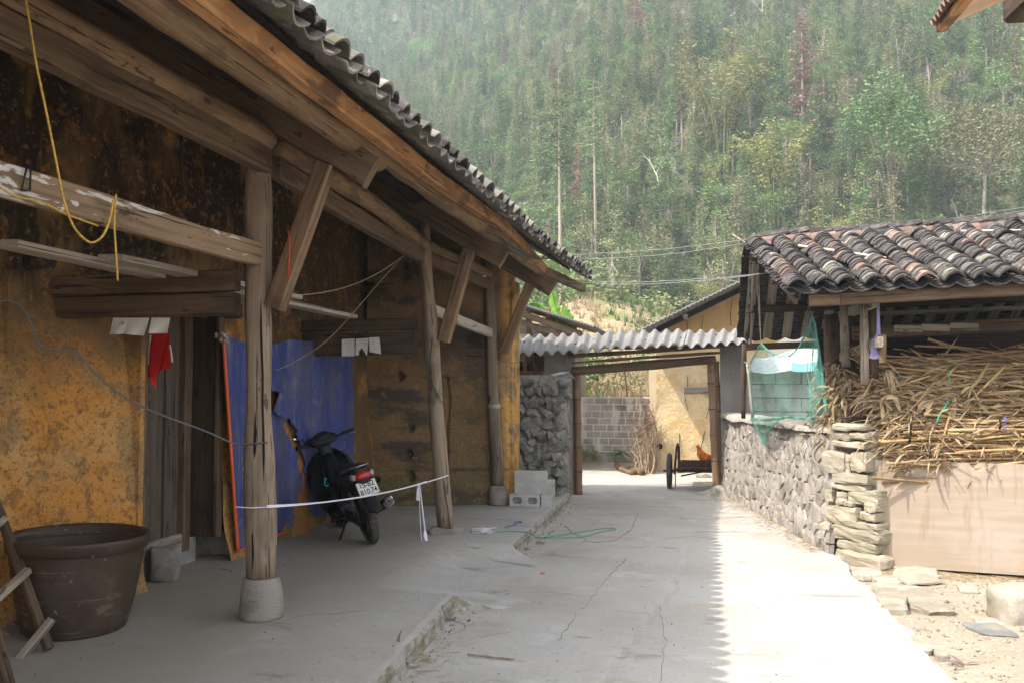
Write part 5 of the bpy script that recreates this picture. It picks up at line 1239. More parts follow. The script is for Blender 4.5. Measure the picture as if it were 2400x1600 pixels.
# logs on the yard
lg = log('bent_log', smoothline([at_z(1432, 1066, 0.05), at_z(1440, 1083, -.06), at_z(1458, 1100, -.10), at_z(1486, 1108, -.10)], 4), [.05] * 12 + [.055], M['wood_log']); tag(lg, 'bent brown log lying on the yard in front of the block wall', 'log')
lg = log('short_log', [at_z(1475, 1096, -.1), at_z(1505, 1106, -.08)], [.05, .065], M['wood_log']); tag(lg, 'short thick log with pale cut end right of the bent log', 'log')
lg = log('short_log', [at_z(1490, 1104, -.1), at_z(1492, 1075, -.1) + V((0, 0, .25))], [.05, .03], M['wood_log']); tag(lg, 'upright stump piece rising behind the short log', 'log')
o = inst('rock', HT[2], Matrix.Translation(at_z(1650, 1122, -.17) + V((0, 0, .05))) @ Matrix.Diagonal((.32, .14, .13, 1))); tag(o, 'tan stone on the yard under the cart', 'rock')
o = inst('green_bottle', HM[1], Matrix.Translation(at_z(1423, 1078, -.15) + V((0, 0, .03))) @ Matrix.Diagonal((.16, .07, .07, 1))); o.data = HM[1].copy(); o.data.materials.clear(); o.data.materials.append(make('green plastic', (.05, .4, .12), rough=.3, rand=0)); tag(o, 'crumpled green plastic bag on the yard by the bent log', 'plastic bag')
# ---- handcart with a rooster
M['rust'] = make('rusty dark metal', (.045, .028, .022), [dict(s=20, lo=.45, hi=.65, c=(.11, .055, .03), f=.7)], rough=.7, metallic=.3, rand=.1)
M['tyre'] = make('cart tyre', (.05, .052, .058), [dict(s=30, lo=.5, hi=.6, c=(.085, .085, .09))], rough=.85, rand=0, bump=[('noise', 60, .6, .004)])
CY = 15.1; cw = at_y(1569, 1102, CY); rad = (at_y(1568, 1061, CY).z - at_y(1569, 1144, CY).z) / 2
cart = empty('handcart', (cw.x + .4, CY, cw.z - rad), 'dark rusty two wheeled handcart parked just beyond the gate', 'cart')
def cwheel(c, r):
    Mx = Matrix.Translation(c) @ Matrix.Rotation(R(-1.5), 4, 'Z') @ Matrix.Rotation(R(90), 4, 'Y')
    b = MB(); b.lathe([(r * .80, -.03), (r * .93, -.036), (r * .985, -.022), (r, 0), (r * .985, .022), (r * .93, .036), (r * .80, .03), (r * .80, -.03)], 40, Mx); wl = b.build('wheel', M['tyre'], cart, True)
    b = MB(); b.lathe([(r * .80, -.02), (r * .74, -.015), (r * .74, .015), (r * .80, .02)], 30, Mx)
    for i in range(12): a = i * math.pi / 6; b.tube([Mx @ V((0, 0, .03 * (-1) ** i)), Mx @ V((math.cos(a) * r * .76, math.sin(a) * r * .76, 0))], .004, 4)
    b.tube([Mx @ V((0, 0, -.06)), Mx @ V((0, 0, .06))], .025, 10); b.build('rim', M['rust'], wl, True)
cwheel(cw, rad); cr = at_y(1690, 1100, CY + .25); cwheel(V((cr.x, cr.y, cw.z)), rad)
MB().tube([cw - V((.10, 0, 0)), V((cr.x + .1, cr.y, cw.z))], .014, 8).build('axle', M['rust'], cart)
def cb(u0, v0, u1, v1, r, dy=0, nm='frame_bar'): return beam(nm, at_y(u0, v0, CY + dy), at_y(u1, v1, CY + dy), r, r, M['rust'], cart, rough=.001)
zb_ = at_y(1600, 1094, CY).z
for i in range(5): beam('bed_board', (cw.x + .17, CY - .28 + i * .32, zb_ + .02), (cr.x - .06, CY - .22 + i * .32, zb_ + .02), .26, .03, M['rust'], cart, rough=.01)
cb(1588, 1097, 1685, 1098, .045, -.3); cb(1588, 1104, 1685, 1102, .03, -.3); cb(1584, 1100, 1684, 1104, .05, .1)
for i in range(3): beam('side_rail', (cw.x + .16, CY - .3, zb_ + .04 + i * .03), (cr.x - .05, CY - .25, zb_ + .04 + i * .03), .03, .03, M['rust'], cart)
beam('front_board', at_y(1598, 1087, CY - .3), at_y(1676, 1089, CY - .28), .02, .13, M['rust'], cart, rough=.006)
cb(1580, 1110, 1586, 1043, .03, -.1); cb(1586, 1041, 1591, 1041, .05, -.1); cb(1590, 1043, 1592, 1094, .045, -.05); cb(1586, 1066, 1581, 1110, .02, .15)
MB().tube([at_y(1583, 1104, CY - .2), at_y(1583, 1139, CY - .2)], .009, 6).build('prop_stand', M['rust'], cart)
MB().tube([at_y(1596, 1114, CY + .3), at_y(1670, 1100, CY + .3)], .014, 5).build('brace_bar', M['rust'], cart)
# rooster
M['rs_body'] = make('orange rooster feathers', (.60, .17, .03), [dict(s=(30, 30, 8), lo=.45, hi=.6, c=(.42, .07, .015)), dict(s=8, lo=.55, hi=.7, c=(.70, .33, .06))], rand=0, bump=[('noise', 60, .6, .004)])
M['rs_red'] = make('red comb', (.60, .03, .04), rand=0, rough=.5); M['rs_dark'] = make('dark tail feathers', (.02, .03, .03), rand=0, rough=.5); M['rs_leg'] = make('yellow legs', (.5, .35, .08), rand=0)
RY = CY + .15; ro = at_y(1655, 1078, RY)
rs = empty('rooster', (ro.x, RY, zb_ + .035), 'orange rooster with red comb sitting on the handcart, facing left', 'rooster')
RM = Matrix.Translation((ro.x, RY, zb_ + .035)) @ Matrix.Rotation(R(180 + 10), 4, 'Z') @ Matrix.Scale(.92, 4)
def rb(mb, nm, mat, sm=True): return obj(nm, [RM @ v for v in mb.v], mb.f, M[mat], rs, None, sm)
b = MB(); path = [(-.19, .13, .012), (-.15, .12, .05), (-.08, .11, .080), (.0, .115, .095), (.06, .15, .092), (.09, .19, .080), (.11, .225, .066), (.12, .26, .050), (.128, .29, .038), (.135, .312, .032), (.15, .32, .024), (.17, .315, .010), (.188, .308, .003)]
b.tube([(x, 0, z) for x, z, r_ in path], [r_ for x, z, r_ in path], 16, flat=.85); rb(b, 'body', 'rs_body')
b = MB()
for i in range(5): b.loft([(.118 + i * .013 - .006, 0, .335, .004, .004), (.118 + i * .013, 0, .338 + .012 * math.sin(i * .8), .005, .022), (.118 + i * .013 + .006, 0, .335, .004, .004)], 8)
b.loft([(.145, 0, .285, .004, .004), (.152, 0, .27, .008, .022), (.16, 0, .268, .004, .006)], 8); b.loft([(.13, .027, .305, .006, .01), (.15, .03, .305, .004, .014)], 8); b.loft([(.13, -.027, .305, .006, .01), (.15, -.03, .305, .004, .014)], 8); rb(b, 'comb', 'rs_red')
b = MB()
for i in range(9):
    a = -.6 + i * .15; b.tube(smoothline([(-.14, (i - 4) * .006, .16), (-.20 - .02 * math.cos(a), (i - 4) * .012, .24 + .05 * math.sin(a + 1)), (-.27 - .03 * math.cos(a), (i - 4) * .016, .22 + .08 * math.sin(a)), (-.30, (i - 4) * .02, .12 + .1 * math.sin(a))]), [.01] * 6 + [.012] * 6 + [.010] * 6 + [.003], 6, flat=.3)
rb(b, 'tail', 'rs_dark')
b = MB(); b.loft([(-.15, .07, .12, .01, .03), (-.05, .085, .125, .016, .05), (.05, .075, .135, .01, .045)], 10); b.loft([(-.15, -.07, .12, .01, .03), (-.05, -.085, .125, .016, .05), (.05, -.075, .135, .01, .045)], 10); rb(b, 'wing', 'rs_body')
b = MB()
for s_ in (-.03, .03):
    b.tube([(0, s_, .06), (.005, s_, 0)], .007, 6)
    for k_ in (-.5, 0, .5, 3.1): b.tube([(.005, s_, .003), (.005 + .035 * math.cos(k_), s_ + .035 * math.sin(k_), .0)], .004, 4)
rb(b, 'leg', 'rs_leg')
# ---- grey house with the low corrugated eave, far left behind the gate roof
FY = 17.6
fh = empty('grey_house', (-3.6, FY, -.17), 'grey walled outbuilding with low corrugated eave and dark timbers behind the gate roof', 'house')
A = at_y(1180, 700, FY - .9); B_ = at_y(1392, 768, FY - .9); D_ = (A - B_)
A2 = B_ + D_ * 2.4
sheet(0, 1, 0, 4, name='roof', F=(A2, B_, A2 + V((0, 5, 0)), B_ + V((0, 5, 0))), pitch=.06, amp=.014, par=fh, th=.02)
beam('rafter', A2 + V((0, .15, -.10)), B_ + V((-.25, .15, -.12)), .06, .12, M['wood'], fh); beam('rafter', A2 + V((0, .2, -.22)), B_ + V((-.35, .2, -.26)), .08, .11, M['wood_dark'], fh)
M['grey_plaster'] = make('grey plaster', (.36, .335, .30), [dict(s=2, lo=.4, hi=.7, c=(.28, .255, .22))], rand=0)
xr = at_y(1316, 780, FY + .3).x; zc_ = at_y(1316, 735, FY).z
MB().box(((xr - 7) / 2, FY + 2.3, 1.3), (xr + 7, 4, 3.0)).build('wall', M['grey_plaster'], fh)
for (u0, u1, m_) in ((1215, 1240, 'cream'), (1250, 1272, 'cream')):
    a = at_y(u0, 780, FY + .25); c_ = at_y(u1, 780, FY + .25); MB().box(((a.x + c_.x) / 2, FY + .27, 1.75), (c_.x - a.x, .06, 1.7)).build('wall_panel', make('cream panel', (.55, .50, .42), rand=0), fh)
a = at_y(1222, 790, FY + .2); MB().box((a.x, FY + .22, 2.05), (.08, .06, .5)).build('window', M['hole'], fh)
for u in (1240, 1285): a = at_y(u, 800, FY + .1); beam('post', (a.x, FY + .1, -.1), (a.x, FY + .1, zc_ + .1), .1, .1, M['bamboo'], fh, up=V((0, -1, 0)))
beam('pale_post', at_y(1320, 800, FY + .2), at_y(1320, 768, FY + .2), .05, .05, M['plank_pale'], fh, up=V((0, -1, 0)))
o = MB().lathe([(0, 0), (.03, .005), (.045, .04), (.03, .09), (.012, .12), (.01, .14)], 14, Matrix.Translation(at_y(1271, 765, FY - .6))).build('lamp', M['lamp'], None, True); tag(o, 'small white hanging lamp under the eave of the grey outbuilding', 'lamp')
MB().tube([at_y(1271, 758, FY - .6), at_y(1274, 742, FY - .6)], .012, 5).build('lamp_cord', M['plank_pale'], o)
# shelf of clay pots between house corner and gate pier
sh = empty('pot_shelf', at_y(1235, 880, 14.3), 'wooden shelf frame with dark clay pots seen below the left end of the gate roof', 'shelf')
SY = 14.3
def sb(u0, v0, u1, v1, w_, h_, mat): return beam('shelf_board', at_y(u0, v0, SY), at_y(u1, v1, SY), w_, h_, M[mat], sh, up=V((0, 0, 1)) if abs(u1 - u0) > abs(v1 - v0) else V((0, -1, 0)))
sb(1195, 872, 1272, 870, .3, .03, 'wood_log'); sb(1205, 832, 1205, 872, .04, .2, 'wood_log'); sb(1262, 832, 1262, 870, .2, .06, 'wood_log'); sb(1234, 832, 1234, 870, .06, .25, 'bamboo'); sb(1245, 832, 1258, 870, .05, .12, 'bamboo')
MB().box(at_y(1233, 850, SY + .25), (.55, .02, .4)).build('back_board', M['soot_wood'], sh)
M['clay'] = make('brown clay', (.16, .07, .04), [dict(s=6, lo=.4, hi=.7, c=(.08, .04, .03))], rough=.5, rand=.2)
for (u, v, r_, lab, mt) in ((1218, 869, .075, 'black clay pot on the shelf, left one', 'bk_matt'), (1243, 869, .065, 'brown clay pot on the shelf, right one', 'clay')):
    o = MB().lathe([(0, 0), (r_ * .6, 0), (r_, r_ * .8), (r_ * .9, r_ * 1.5), (r_ * .5, r_ * 1.9), (r_ * .6, r_ * 2.1)], 18, Matrix.Translation(at_y(u, v, SY))).build('clay_pot', M[mt], None, True); tag(o, lab, 'pot')
bs = empty('brick_ledge', at_y(1235, 885, SY - .2), 'ledge of thin red bricks on edge below the pot shelf', 'ledge')
for i in range(24):
    q = at_y(1197 + i * 3.2, 878, SY - .25); MB().box(q, (.016, .16, .075)).build('brick', M['tile_red'], bs)
MB().box(at_y(1235, 895, SY - .1), (.62, .3, .12)).build('base', M['mortar'], bs)
# ================================================================ mortared stone wall along the right of the road
Fp = at_z(1698, 1153, ZR); Np = at_z(1964, 1296, ZR); Qp = at_y(2069, 1328, 9.33)
WU = (Np - Fp); WU.z = 0; WL = WU.length; WU.normalize(); WN = V((-WU.y, WU.x, 0)); WN = -WN if WN.x > 0 else WN   # faces the road
HT_ = 1.30
def wtop(u): return interp(u, [0, WL * .12, WL], [1.28, 1.26, 1.30])
pw = empty('stone_wall', (Fp + Np) / 2, 'low mortared stone wall with layered end stones along the sunlit side of the road', 'stone wall')
def wm(u, v, n): return V((Fp.x, Fp.y, ZR - .03)) + WU * u + V((0, 0, v)) + WN * (n + n3((u, v, 0), 1.2, 8) * .05 + (1 - v / 1.3) * .06)
stone_cells(pw, wm, (0, 0, WL, 1.24), .165, .8, M['stone_wall'], gap=.009, bulge=.016, depth=.05, proud=.006, rr=random.Random(21))
grid('mortar', lambda a, b: wm(a * WL, b * 1.27, .010 + n3((a * WL, b, 0), 5, 3) * .030 + n3((a * WL, b * 1.3, 0), 16, 9) * .010), 260, 80, M['mortar'], pw)
# solid core, rounded mortar top
b = MB(); ED = (Qp - Np); ED.z = 0; EL = ED.length; ED.normalize(); TH = .42
i0 = wm(0, 0, -.01); i1 = wm(WL, 0, -.01)
def core(u, dn, z): p = V((Fp.x, Fp.y, ZR - .03)) + WU * u - WN * dn; return V((p.x, p.y, ZR - .03 + z))
b.add([core(0, .02, 0), core(WL - .12, .02, 0), core(WL - .12, TH, 0), core(0, TH, 0), core(0, .02, 1.24), core(WL - .12, .02, 1.26), core(WL - .12, TH, 1.26), core(0, TH, 1.24)], [(0, 1, 5, 4), (1, 2, 6, 5), (2, 3, 7, 6), (3, 0, 4, 7), (4, 5, 6, 7)])
b.build('core', M['mortar'], pw)
def cap(a, t):
    u = a * (WL + .04) - .02; ang = math.pi * t; w_ = TH / 2 + .05; c_ = core(u, TH / 2 - .02, 0); z = wtop(u) + n3((u, t, 0), 1.5, 3) * .03
    e = .05 * (abs(math.sin(ang)) ** .45); sx = math.copysign(abs(math.cos(ang)) ** .6, math.cos(ang)) * w_
    return c_ + WN * (sx + n3((u * 2, t, 0), 2, 8) * .02) + V((0, 0, z - .06 + e * 1.6 + n3((u, t * 2, 0), 6, 5) * .01))
grid('mortar_cap', cap, 120, 14, M['mortar'], pw)
MB().add([cap(1, t / 10) for t in range(11)] + [core(WL + .02, TH / 2, .8)], [(i, i + 1, 11) for i in range(10)]).build('mortar_cap', M['mortar'], pw)
# far return beside the gate pier
g0 = at_y(1664, 1140, gR.y - .35); 
b = MB(); pts4 = [V((g0.x + .0, Fp.y + .05, ZR)), V((Fp.x + .02, Fp.y, ZR))]
soft_block('wall_end', (Fp.x + .03, Fp.y + .26, ZR + .62), (.30, .6, 1.32), M['mortar'], 14, pw, .02)
# end stones (layered, facing the yard)
EN = V((ED.y, -ED.x, 0)); EN = EN if EN.y < 0 else -EN
QU = [(1100, 330, 1340, 380), (1100, 398, 1232, 468), (1238, 402, 1365, 462), (1095, 472, 1362, 532), (1020, 560, 1205, 742), (1252, 560, 1388, 728), (1105, 742, 1392, 826), (1085, 822, 1368, 888),
      (1042, 880, 1112, 978), (1232, 872, 1465, 1008), (1058, 1010, 1305, 1168), (1368, 988, 1462, 1062), (1328, 1062, 1462, 1138), (1195, 1145, 1478, 1208), (1112, 1190, 1486, 1306), (1138, 1305, 1455, 1396), (1130, 1396, 1502, 1535),
      (1195, 650, 1248, 748), (1138, 895, 1218, 950), (1140, 945, 1225, 1005), (1010, 1150, 1092, 1222), (1172, 588, 1250, 645), (1100, 1168, 1192, 1208), (1215, 975, 1275, 1015)]
QM = [hull_mesh(400 + i, 26, .97, M['stone_tan']) for i in range(10)]
for i, (x0, y0, x1, y1) in enumerate(QU):
    u0, v0, u1, v1 = [(1650 if k % 2 == 0 else 900) + q / 3.564 for k, q in enumerate((x0, y0, x1, y1))]
    Pc = V((Np.x, Np.y, 0)) + EN * .0
    a = at_plane(u0, v0, Pc, EN); c_ = at_plane(u1, v1, Pc, EN); w_ = (V((c_.x, c_.y, 0)) - V((a.x, a.y, 0))).length; um = (u0 + u1) / 2; t_, b2 = at_plane(um, v0, Pc, EN), at_plane(um, v1, Pc, EN); h_ = t_.z - b2.z; m_ = (t_ + b2) / 2
    dp = .34 if w_ > .15 else .2
    Mx = Matrix((ED, -EN, V((0, 0, 1)))).transposed().to_4x4(); Mx.translation = m_ - EN * (dp / 2 - .05 - rnd.uniform(0, .035))
    bm = bmesh.new(); bmesh.ops.create_cube(bm, size=1); bmesh.ops.subdivide_edges(bm, edges=bm.edges, cuts=3, use_grid_fill=True); sd = i * 3.7
    for vtx in bm.verts:
        p = V((vtx.co.x * w_ * 1.06, vtx.co.y * dp, vtx.co.z * h_ * .99)); nz = V((n3(p, 6, sd), n3(p, 6, sd + 7), n3(p, 8, sd + 13))) * .012 + V((n3(p, 20, sd), n3(p, 20, sd + 5), n3(p, 26, sd))) * .017
        e_ = (abs(vtx.co.x) > .45) + (abs(vtx.co.z) > .45) + (abs(vtx.co.y) > .45)
        p = p * (1 - .05 * (e_ >= 2) - .05 * (e_ == 3)) + nz; vtx.co = p
    me = bpy.data.meshes.new('quoin'); bm.to_mesh(me); bm.free(); me.materials.append(M['stone_tan']); inst('end_stone', me, Mx, pw)
b = MB(); pz = V((Np.x, Np.y, 0)) - EN * .06; w_ = EL * .9
b.add([pz + V((0, 0, ZR - .05)), pz + ED * w_ + V((0, 0, ZR - .05)), pz + ED * w_ * .86 + V((0, 0, 1.12)), pz + V((0, 0, 1.15)), pz - EN * .5 + V((0, 0, ZR - .05)), pz - EN * .5 + ED * w_ + V((0, 0, ZR - .05)), pz - EN * .5 + ED * w_ * .86 + V((0, 0, 1.12)), pz - EN * .5 + V((0, 0, 1.15))],
      [(0, 1, 2, 3), (1, 5, 6, 2), (2, 6, 7, 3), (4, 0, 3, 7)]); b.build('core', M['mortar'], pw)

# ================================================================ the shed on the right
SEY = 9.0
E0 = at_y(1872, 691, SEY); R0 = at_y(1770, 579, 10.97); B0 = at_y(1752, 800, 12.9)
def ext(p, q, x): t = (x - p.x) / (q.x - p.x); return p.lerp(q, t)
SX = 4.7
E1 = ext(E0, at_y(2400, 668, SEY - .085), SX); R1 = ext(R0, at_y(2400, 541, 10.97 - .1), SX); B1 = B0 + (R1 - R0)
shed = empty('shed', (2.6, 10.5, -.17), 'open timber shed with dark curved roof tiles sheltering the corn stalks', 'shed')
def fs_(a, b): return E0.lerp(E1, a).lerp(R0.lerp(R1, a), b)
def bs_(a, b): return B0.lerp(B1, a).lerp(R0.lerp(R1, a), b)
LF = ((R0 - E0).length + (R1 - E1).length) / 2; AL = (E1 - E0).length
CT = [tile_mesh(.19, .22, .062, .022, M['tile'], n=6), tile_mesh(.185, .22, .055, .02, M['tile'], n=6), tile_mesh(.19, .22, .066, .022, M['tile_red'], n=6), tile_mesh(.19, .22, .06, .02, M['tile_grey'], n=6)]
TPICK = (0, 1, 0, 1, 0, 1, 0, 1, 0, 1, 3, 3, 0, 1, 2)
PT = tile_mesh(.25, .24, .05, .012, M['tile'], True, n=4)
rr = random.Random(77); NCOL = int(AL / .225); NROW = 26; count = 0
far = MB()
def place(me, S_, a, b, dz, jr=.1, along=None):
    p = S_(a, b); up = (S_(a, b + .02) - p).normalized(); al = (S_(a + .01, b) - p).normalized(); nr = al.cross(up); nr = nr if nr.z > 0 else -nr
    up = (up + al * rr.uniform(-jr, jr) - nr * rr.uniform(.09, .17)).normalized(); nr = (nr + al * rr.uniform(-jr, jr) * .8).normalized()
    return mframe(p + nr * dz, up, nr)
def addmesh(mb, me, Mw):
    mb.add([Mw @ v.co for v in me.vertices], [tuple(p.vertices) for p in me.polygons])
pans = MB(); rest = MB()
for c in range(NCOL + 1):
    a = c / NCOL
    for r in range(NROW):
        b = r / NROW * .97 + rr.uniform(-.006, .006); cm = CT[rr.choice(TPICK)]
        sh_ = rr.uniform(-.012, .012) / AL + math.sin(c * 2.1 + r * .25) * .012 / AL
        if rr.random() < .02: continue
        Mw = place(cm, fs_, a + sh_, b, .070 + rr.uniform(0, .02))
        x2 = 1633 + Mw.translation.x / .979 * 2160 / Mw.translation.y
        if Mw.translation.x < 3.35 and count < 298: inst('tile', cm, Mw, shed); count += 1
        else: addmesh(rest, cm, Mw)
    if c < NCOL:
        for r in range(NROW):
            addmesh(pans, PT, place(PT, fs_, a + .5 / NCOL, r / NROW * .97, .05, .05))
for S_, lo in ((bs_, 0),):
    for c in range(NCOL + 1):
        for r in range(NROW):
            if c < 4 or r % 2 == 0: addmesh(rest, CT[1], place(CT[1], S_, c / NCOL + rr.uniform(-.01, .01) / AL, r / NROW * .97, .05))
            if c < NCOL: addmesh(pans, PT, place(PT, S_, (c + .5) / NCOL, r / NROW * .97, .05, .04))
# loose verge tiles hanging over the gable edge
for S_, n_ in ((fs_, 20), (bs_, 22)):
    for r in range(n_):
        Mw = place(CT[1], S_, -.018, r / n_ * .97, .0, .12) @ Matrix.Rotation(R(42 if S_ is fs_ else -42), 4, 'X'); addmesh(rest, CT[rr.choice((0, 1, 3))], Mw)
pans.build('pan_tiles', M['tile'], shed, kind='stuff'); rest.build('tiles', M['tile'], shed, kind='stuff')
RT = [tile_mesh(.20, .21, .05, .014, M['tile'], n=4), tile_mesh(.20, .21, .05, .014, M['tile_red'], n=4)]
al = (R1 - R0).normalized(); nR = int((R1 - R0).length / .135)
for i in range(nR):
    p = R0.lerp(R1, i / nR) + V((0, -.06, .035 + rr.uniform(0, .012))); inst('ridge_tile', RT[rr.random() < .55], mframe(p, (al + V((0, 0, .10))), V((0, -.55, .83))), shed)
    if i % 1 == 0:
        p = R0.lerp(R1, (i + rr.uniform(-.3, .3)) / nR) + V((0, .02, .10 + rr.uniform(0, .02))); inst('ridge_tile', RT[0], mframe(p, (al + V((0, rr.uniform(-.1, .1), .16 + rr.uniform(-.05, .10)))), V((0, -.1, 1))), shed)
o = MB()
for (u, v, s) in ((1842, 585, 7), (1866, 618, 9), (1872, 628, 7), (1895, 648, 6), (2045, 618, 8), (1860, 610, 6), (2050, 640, 5), (1968, 662, 5)):
    t = at_y(u, v, 9.8)
    for bb_ in range(60):
        b_ = bb_ / 60; q = fs_((t.x - E0.x) / (E1.x - E0.x), b_)
        d = (q - CAM).normalized(); dd = (t - CAM).normalized()
        if d.dot(dd) > .9999: break
    Mx = Matrix.Translation(q + V((0, 0, .07))) @ Matrix.Diagonal((s * .011, s * .010, .02, 1)); n0 = len(o.v)
    me = HM[0]; o.add([Mx @ v_.co for v_ in me.vertices], [tuple(p.vertices) for p in me.polygons])
o.build('moss', M['moss'], shed, kind='stuff')
# slats under the tiles, both slopes
for S_ in (fs_, bs_):
    for c in range(NCOL + 1):
        a = c / NCOL; p0, p1 = S_(a, .07), S_(a, .98); beam('roof_slat', p0 - V((0, 0, .03)), p1 - V((0, 0, .03)), .115, .025, M['wood_grey'] if S_ is bs_ or c < 3 else M['wood'], shed, up=(S_(a, .98) - S_(a, 0)).cross(al) * -1 if False else V((0, 0, 1)), seg=3)
for t in (.02, .45, .95):
    beam('purlin', fs_(0, t) - V((.06, 0, .10)), fs_(1, t) - V((0, 0, .10)), .10, .10, M['wood_dark'], shed) if t > .1 else None
    p0, p1 = bs_(0, t) - V((.06, 0, .10)), bs_(1, t) - V((0, 0, .10)); beam('purlin', p0, p1, .09, .09, M['wood'] if t < .1 else M['wood_dark'], shed)
# barge pole along the gable edges
beam('barge_board', R0 - V((.02, 0, .12)), B0 + V((.04, 0, -.05)), .03, .09, M['wood_grey'], shed); beam('barge_board', R0 - V((-.02, 0, .1)), E0 + V((-.01, .12, -.05)), .03, .07, M['wood'], shed)
# eave beam in two lengths
ea = at_y(1895, 704, SEY + .12); eb = at_y(1968, 701, SEY + .11); ec = ext(at_y(1968, 701, SEY + .11), at_y(2400, 676, SEY + .03), SX)
beam('eave_beam', ea, eb, .09, .115, M['wood_log'], shed); beam('eave_beam', eb + V((.004, 0, .0)), ec, .10, .12, M['wood'], shed)
# posts and rails
PX = 1.74
def post(u0, v0, u1, v1, Y, r, mat='wood_grey', nm='post'): return log(nm, [at_y(u1, v1, Y), at_y((u0 + u1) / 2 + rnd.uniform(-2, 2), (v0 + v1) / 2, Y), at_y(u0, v0, Y)], [r * 1.1, r, r * .92], M[mat], shed)
post(1977, 712, 1983, 860, 10.2, .045); post(2023, 708, 2027, 900, 9.55, .042); post(2042, 712, 2046, 900, 9.75, .05, 'wood_dark'); post(1992, 740, 1996, 860, 10.6, .05, 'wood_dark')
post(1944, 738, 1953, 960, 11.2, .075, 'wood'); post(1964, 735, 1966, 860, 11.5, .06, 'wood_dark')
def rail(u0, v0, u1, v1, X, w_, h_, mat='wood_grey'): beam('rail', at_x(u0, v0, X), at_x(u1, v1, X), w_, h_, M[mat], shed)
rail(1948, 752, 2050, 706, PX - .02, .05, .12); rail(1960, 842, 2064, 800, PX - .02, .05, .10)
beam('post_block', at_y(2068, 850, 9.2), at_y(2068, 785, 9.2), .06, .06, M['wood_log'], shed, up=V((0, -1, 0)))
ba = at_y(1999, 781, 10.4); bc = ext(ba, at_y(2400, 760, 10.3), SX); beam('tie_beam', ba, bc, .12, .14, M['wood'], shed); beam('tie_beam', at_y(2050, 736, 11.2), ext(at_y(2050, 736, 11.2), at_y(2400, 722, 11.1), SX), .08, .05, M['wood_grey'], shed)
for i, (u0, v0, u1, v1) in enumerate(((2095, 770, 2160, 762), (2165, 768, 2220, 760), (2225, 765, 2296, 758))):
    MB().box(at_y((u0 + u1) / 2, (v0 + v1) / 2 + 4, 10.24), (.28, .008, .07), Matrix.Rotation(R(3), 3, 'Y')).build('faded_paper', M['plank_pale'], shed)
for (x, y) in ((3.2, 9.5), (3.9, 11.5), (2.2, 12.2), (4.4, 9.3)): log('post', [(x, y, -.2), (x, y, 2.5)], [.07, .06], M['wood_dark'], shed)
beam('rafter', (3.25, 8.9, 2.32), (3.1, 11, 3.1), .09, .14, M['wood_dark'], shed)
# back and side boarding, half dark
MB().box((3.3, 12.6, 1.1), (3.4, .06, 2.8)).build('back_boards', M['wood_dark'], shed); MB().box((4.75, 10.6, 1.0), (.06, 4, 2.6)).build('side_boards', M['wood_dark'], shed)
# pale poles lying on the roof
def roofpole(u0, v0, u1, v1, r, label):
    def hit(u, v):
        d = ray(u, v); n = (E1 - E0).cross(R0 - E0); t = (E0 + V((0, 0, .13)) - CAM).dot(n) / d.dot(n); return CAM + d * t
    o = MB().tube([hit(u0, v0), hit((u0 + u1) / 2, (v0 + v1) / 2 - .5), hit(u1, v1)], r, 7).build('bamboo_pole', M['pole'], None, True); tag(o, label, 'pole')
M['pole'] = make('bleached bamboo', (.62, .54, .42), [dict(s=(1, 8, 8), lo=.4, hi=.7, c=(.5, .42, .3))], rough=.6, rand=.05)
roofpole(1872, 576, 2076, 605, .012, 'pale bamboo pole lying across the left part of the shed roof'); roofpole(2252, 542, 2420, 540, .011, 'pale bamboo pole lying near the ridge at the right of the shed roof')
o = obj('plastic_scrap', [at_y(u, v, 10.0) for u, v in ((2326, 580), (2350, 578), (2362, 590), (2352, 600), (2330, 590))] + [at_y(u, v, 10.02) for u, v in ((2326, 580), (2350, 578), (2362, 590), (2352, 600), (2330, 590))], [(0, 1, 2, 3, 4), (9, 8, 7, 6, 5)], make('white plastic', (.7, .7, .72), rough=.4, rand=0)); tag(o, 'white scrap of plastic caught on the shed roof tiles', 'plastic scrap')
# hanging purple cloth
M['purple'] = make('faded purple cloth', (.13, .13, .24), [dict(s=(30, 30, 1), lo=.45, hi=.6, c=(.22, .19, .33), f=.8)], rand=0)
PYc = 9.22
pc = []
for lay in (0, 1):
    for i, (u, v) in enumerate(((2056, 700), (2061, 700), (2064, 790), (2066, 812), (2059, 840), (2048, 841), (2037, 838), (2044, 805), (2054, 780))): pc.append(at_y(u, v, PYc + .012 * lay))
o = obj('purple_cloth', pc, [tuple(range(9)), tuple(range(9, 18))[::-1]] + [(i, i + 9, (i + 1) % 9 + 9, (i + 1) % 9) for i in range(9)], M['purple']); tag(o, 'faded purple cloth hanging from the shed eave beside a post', 'cloth')

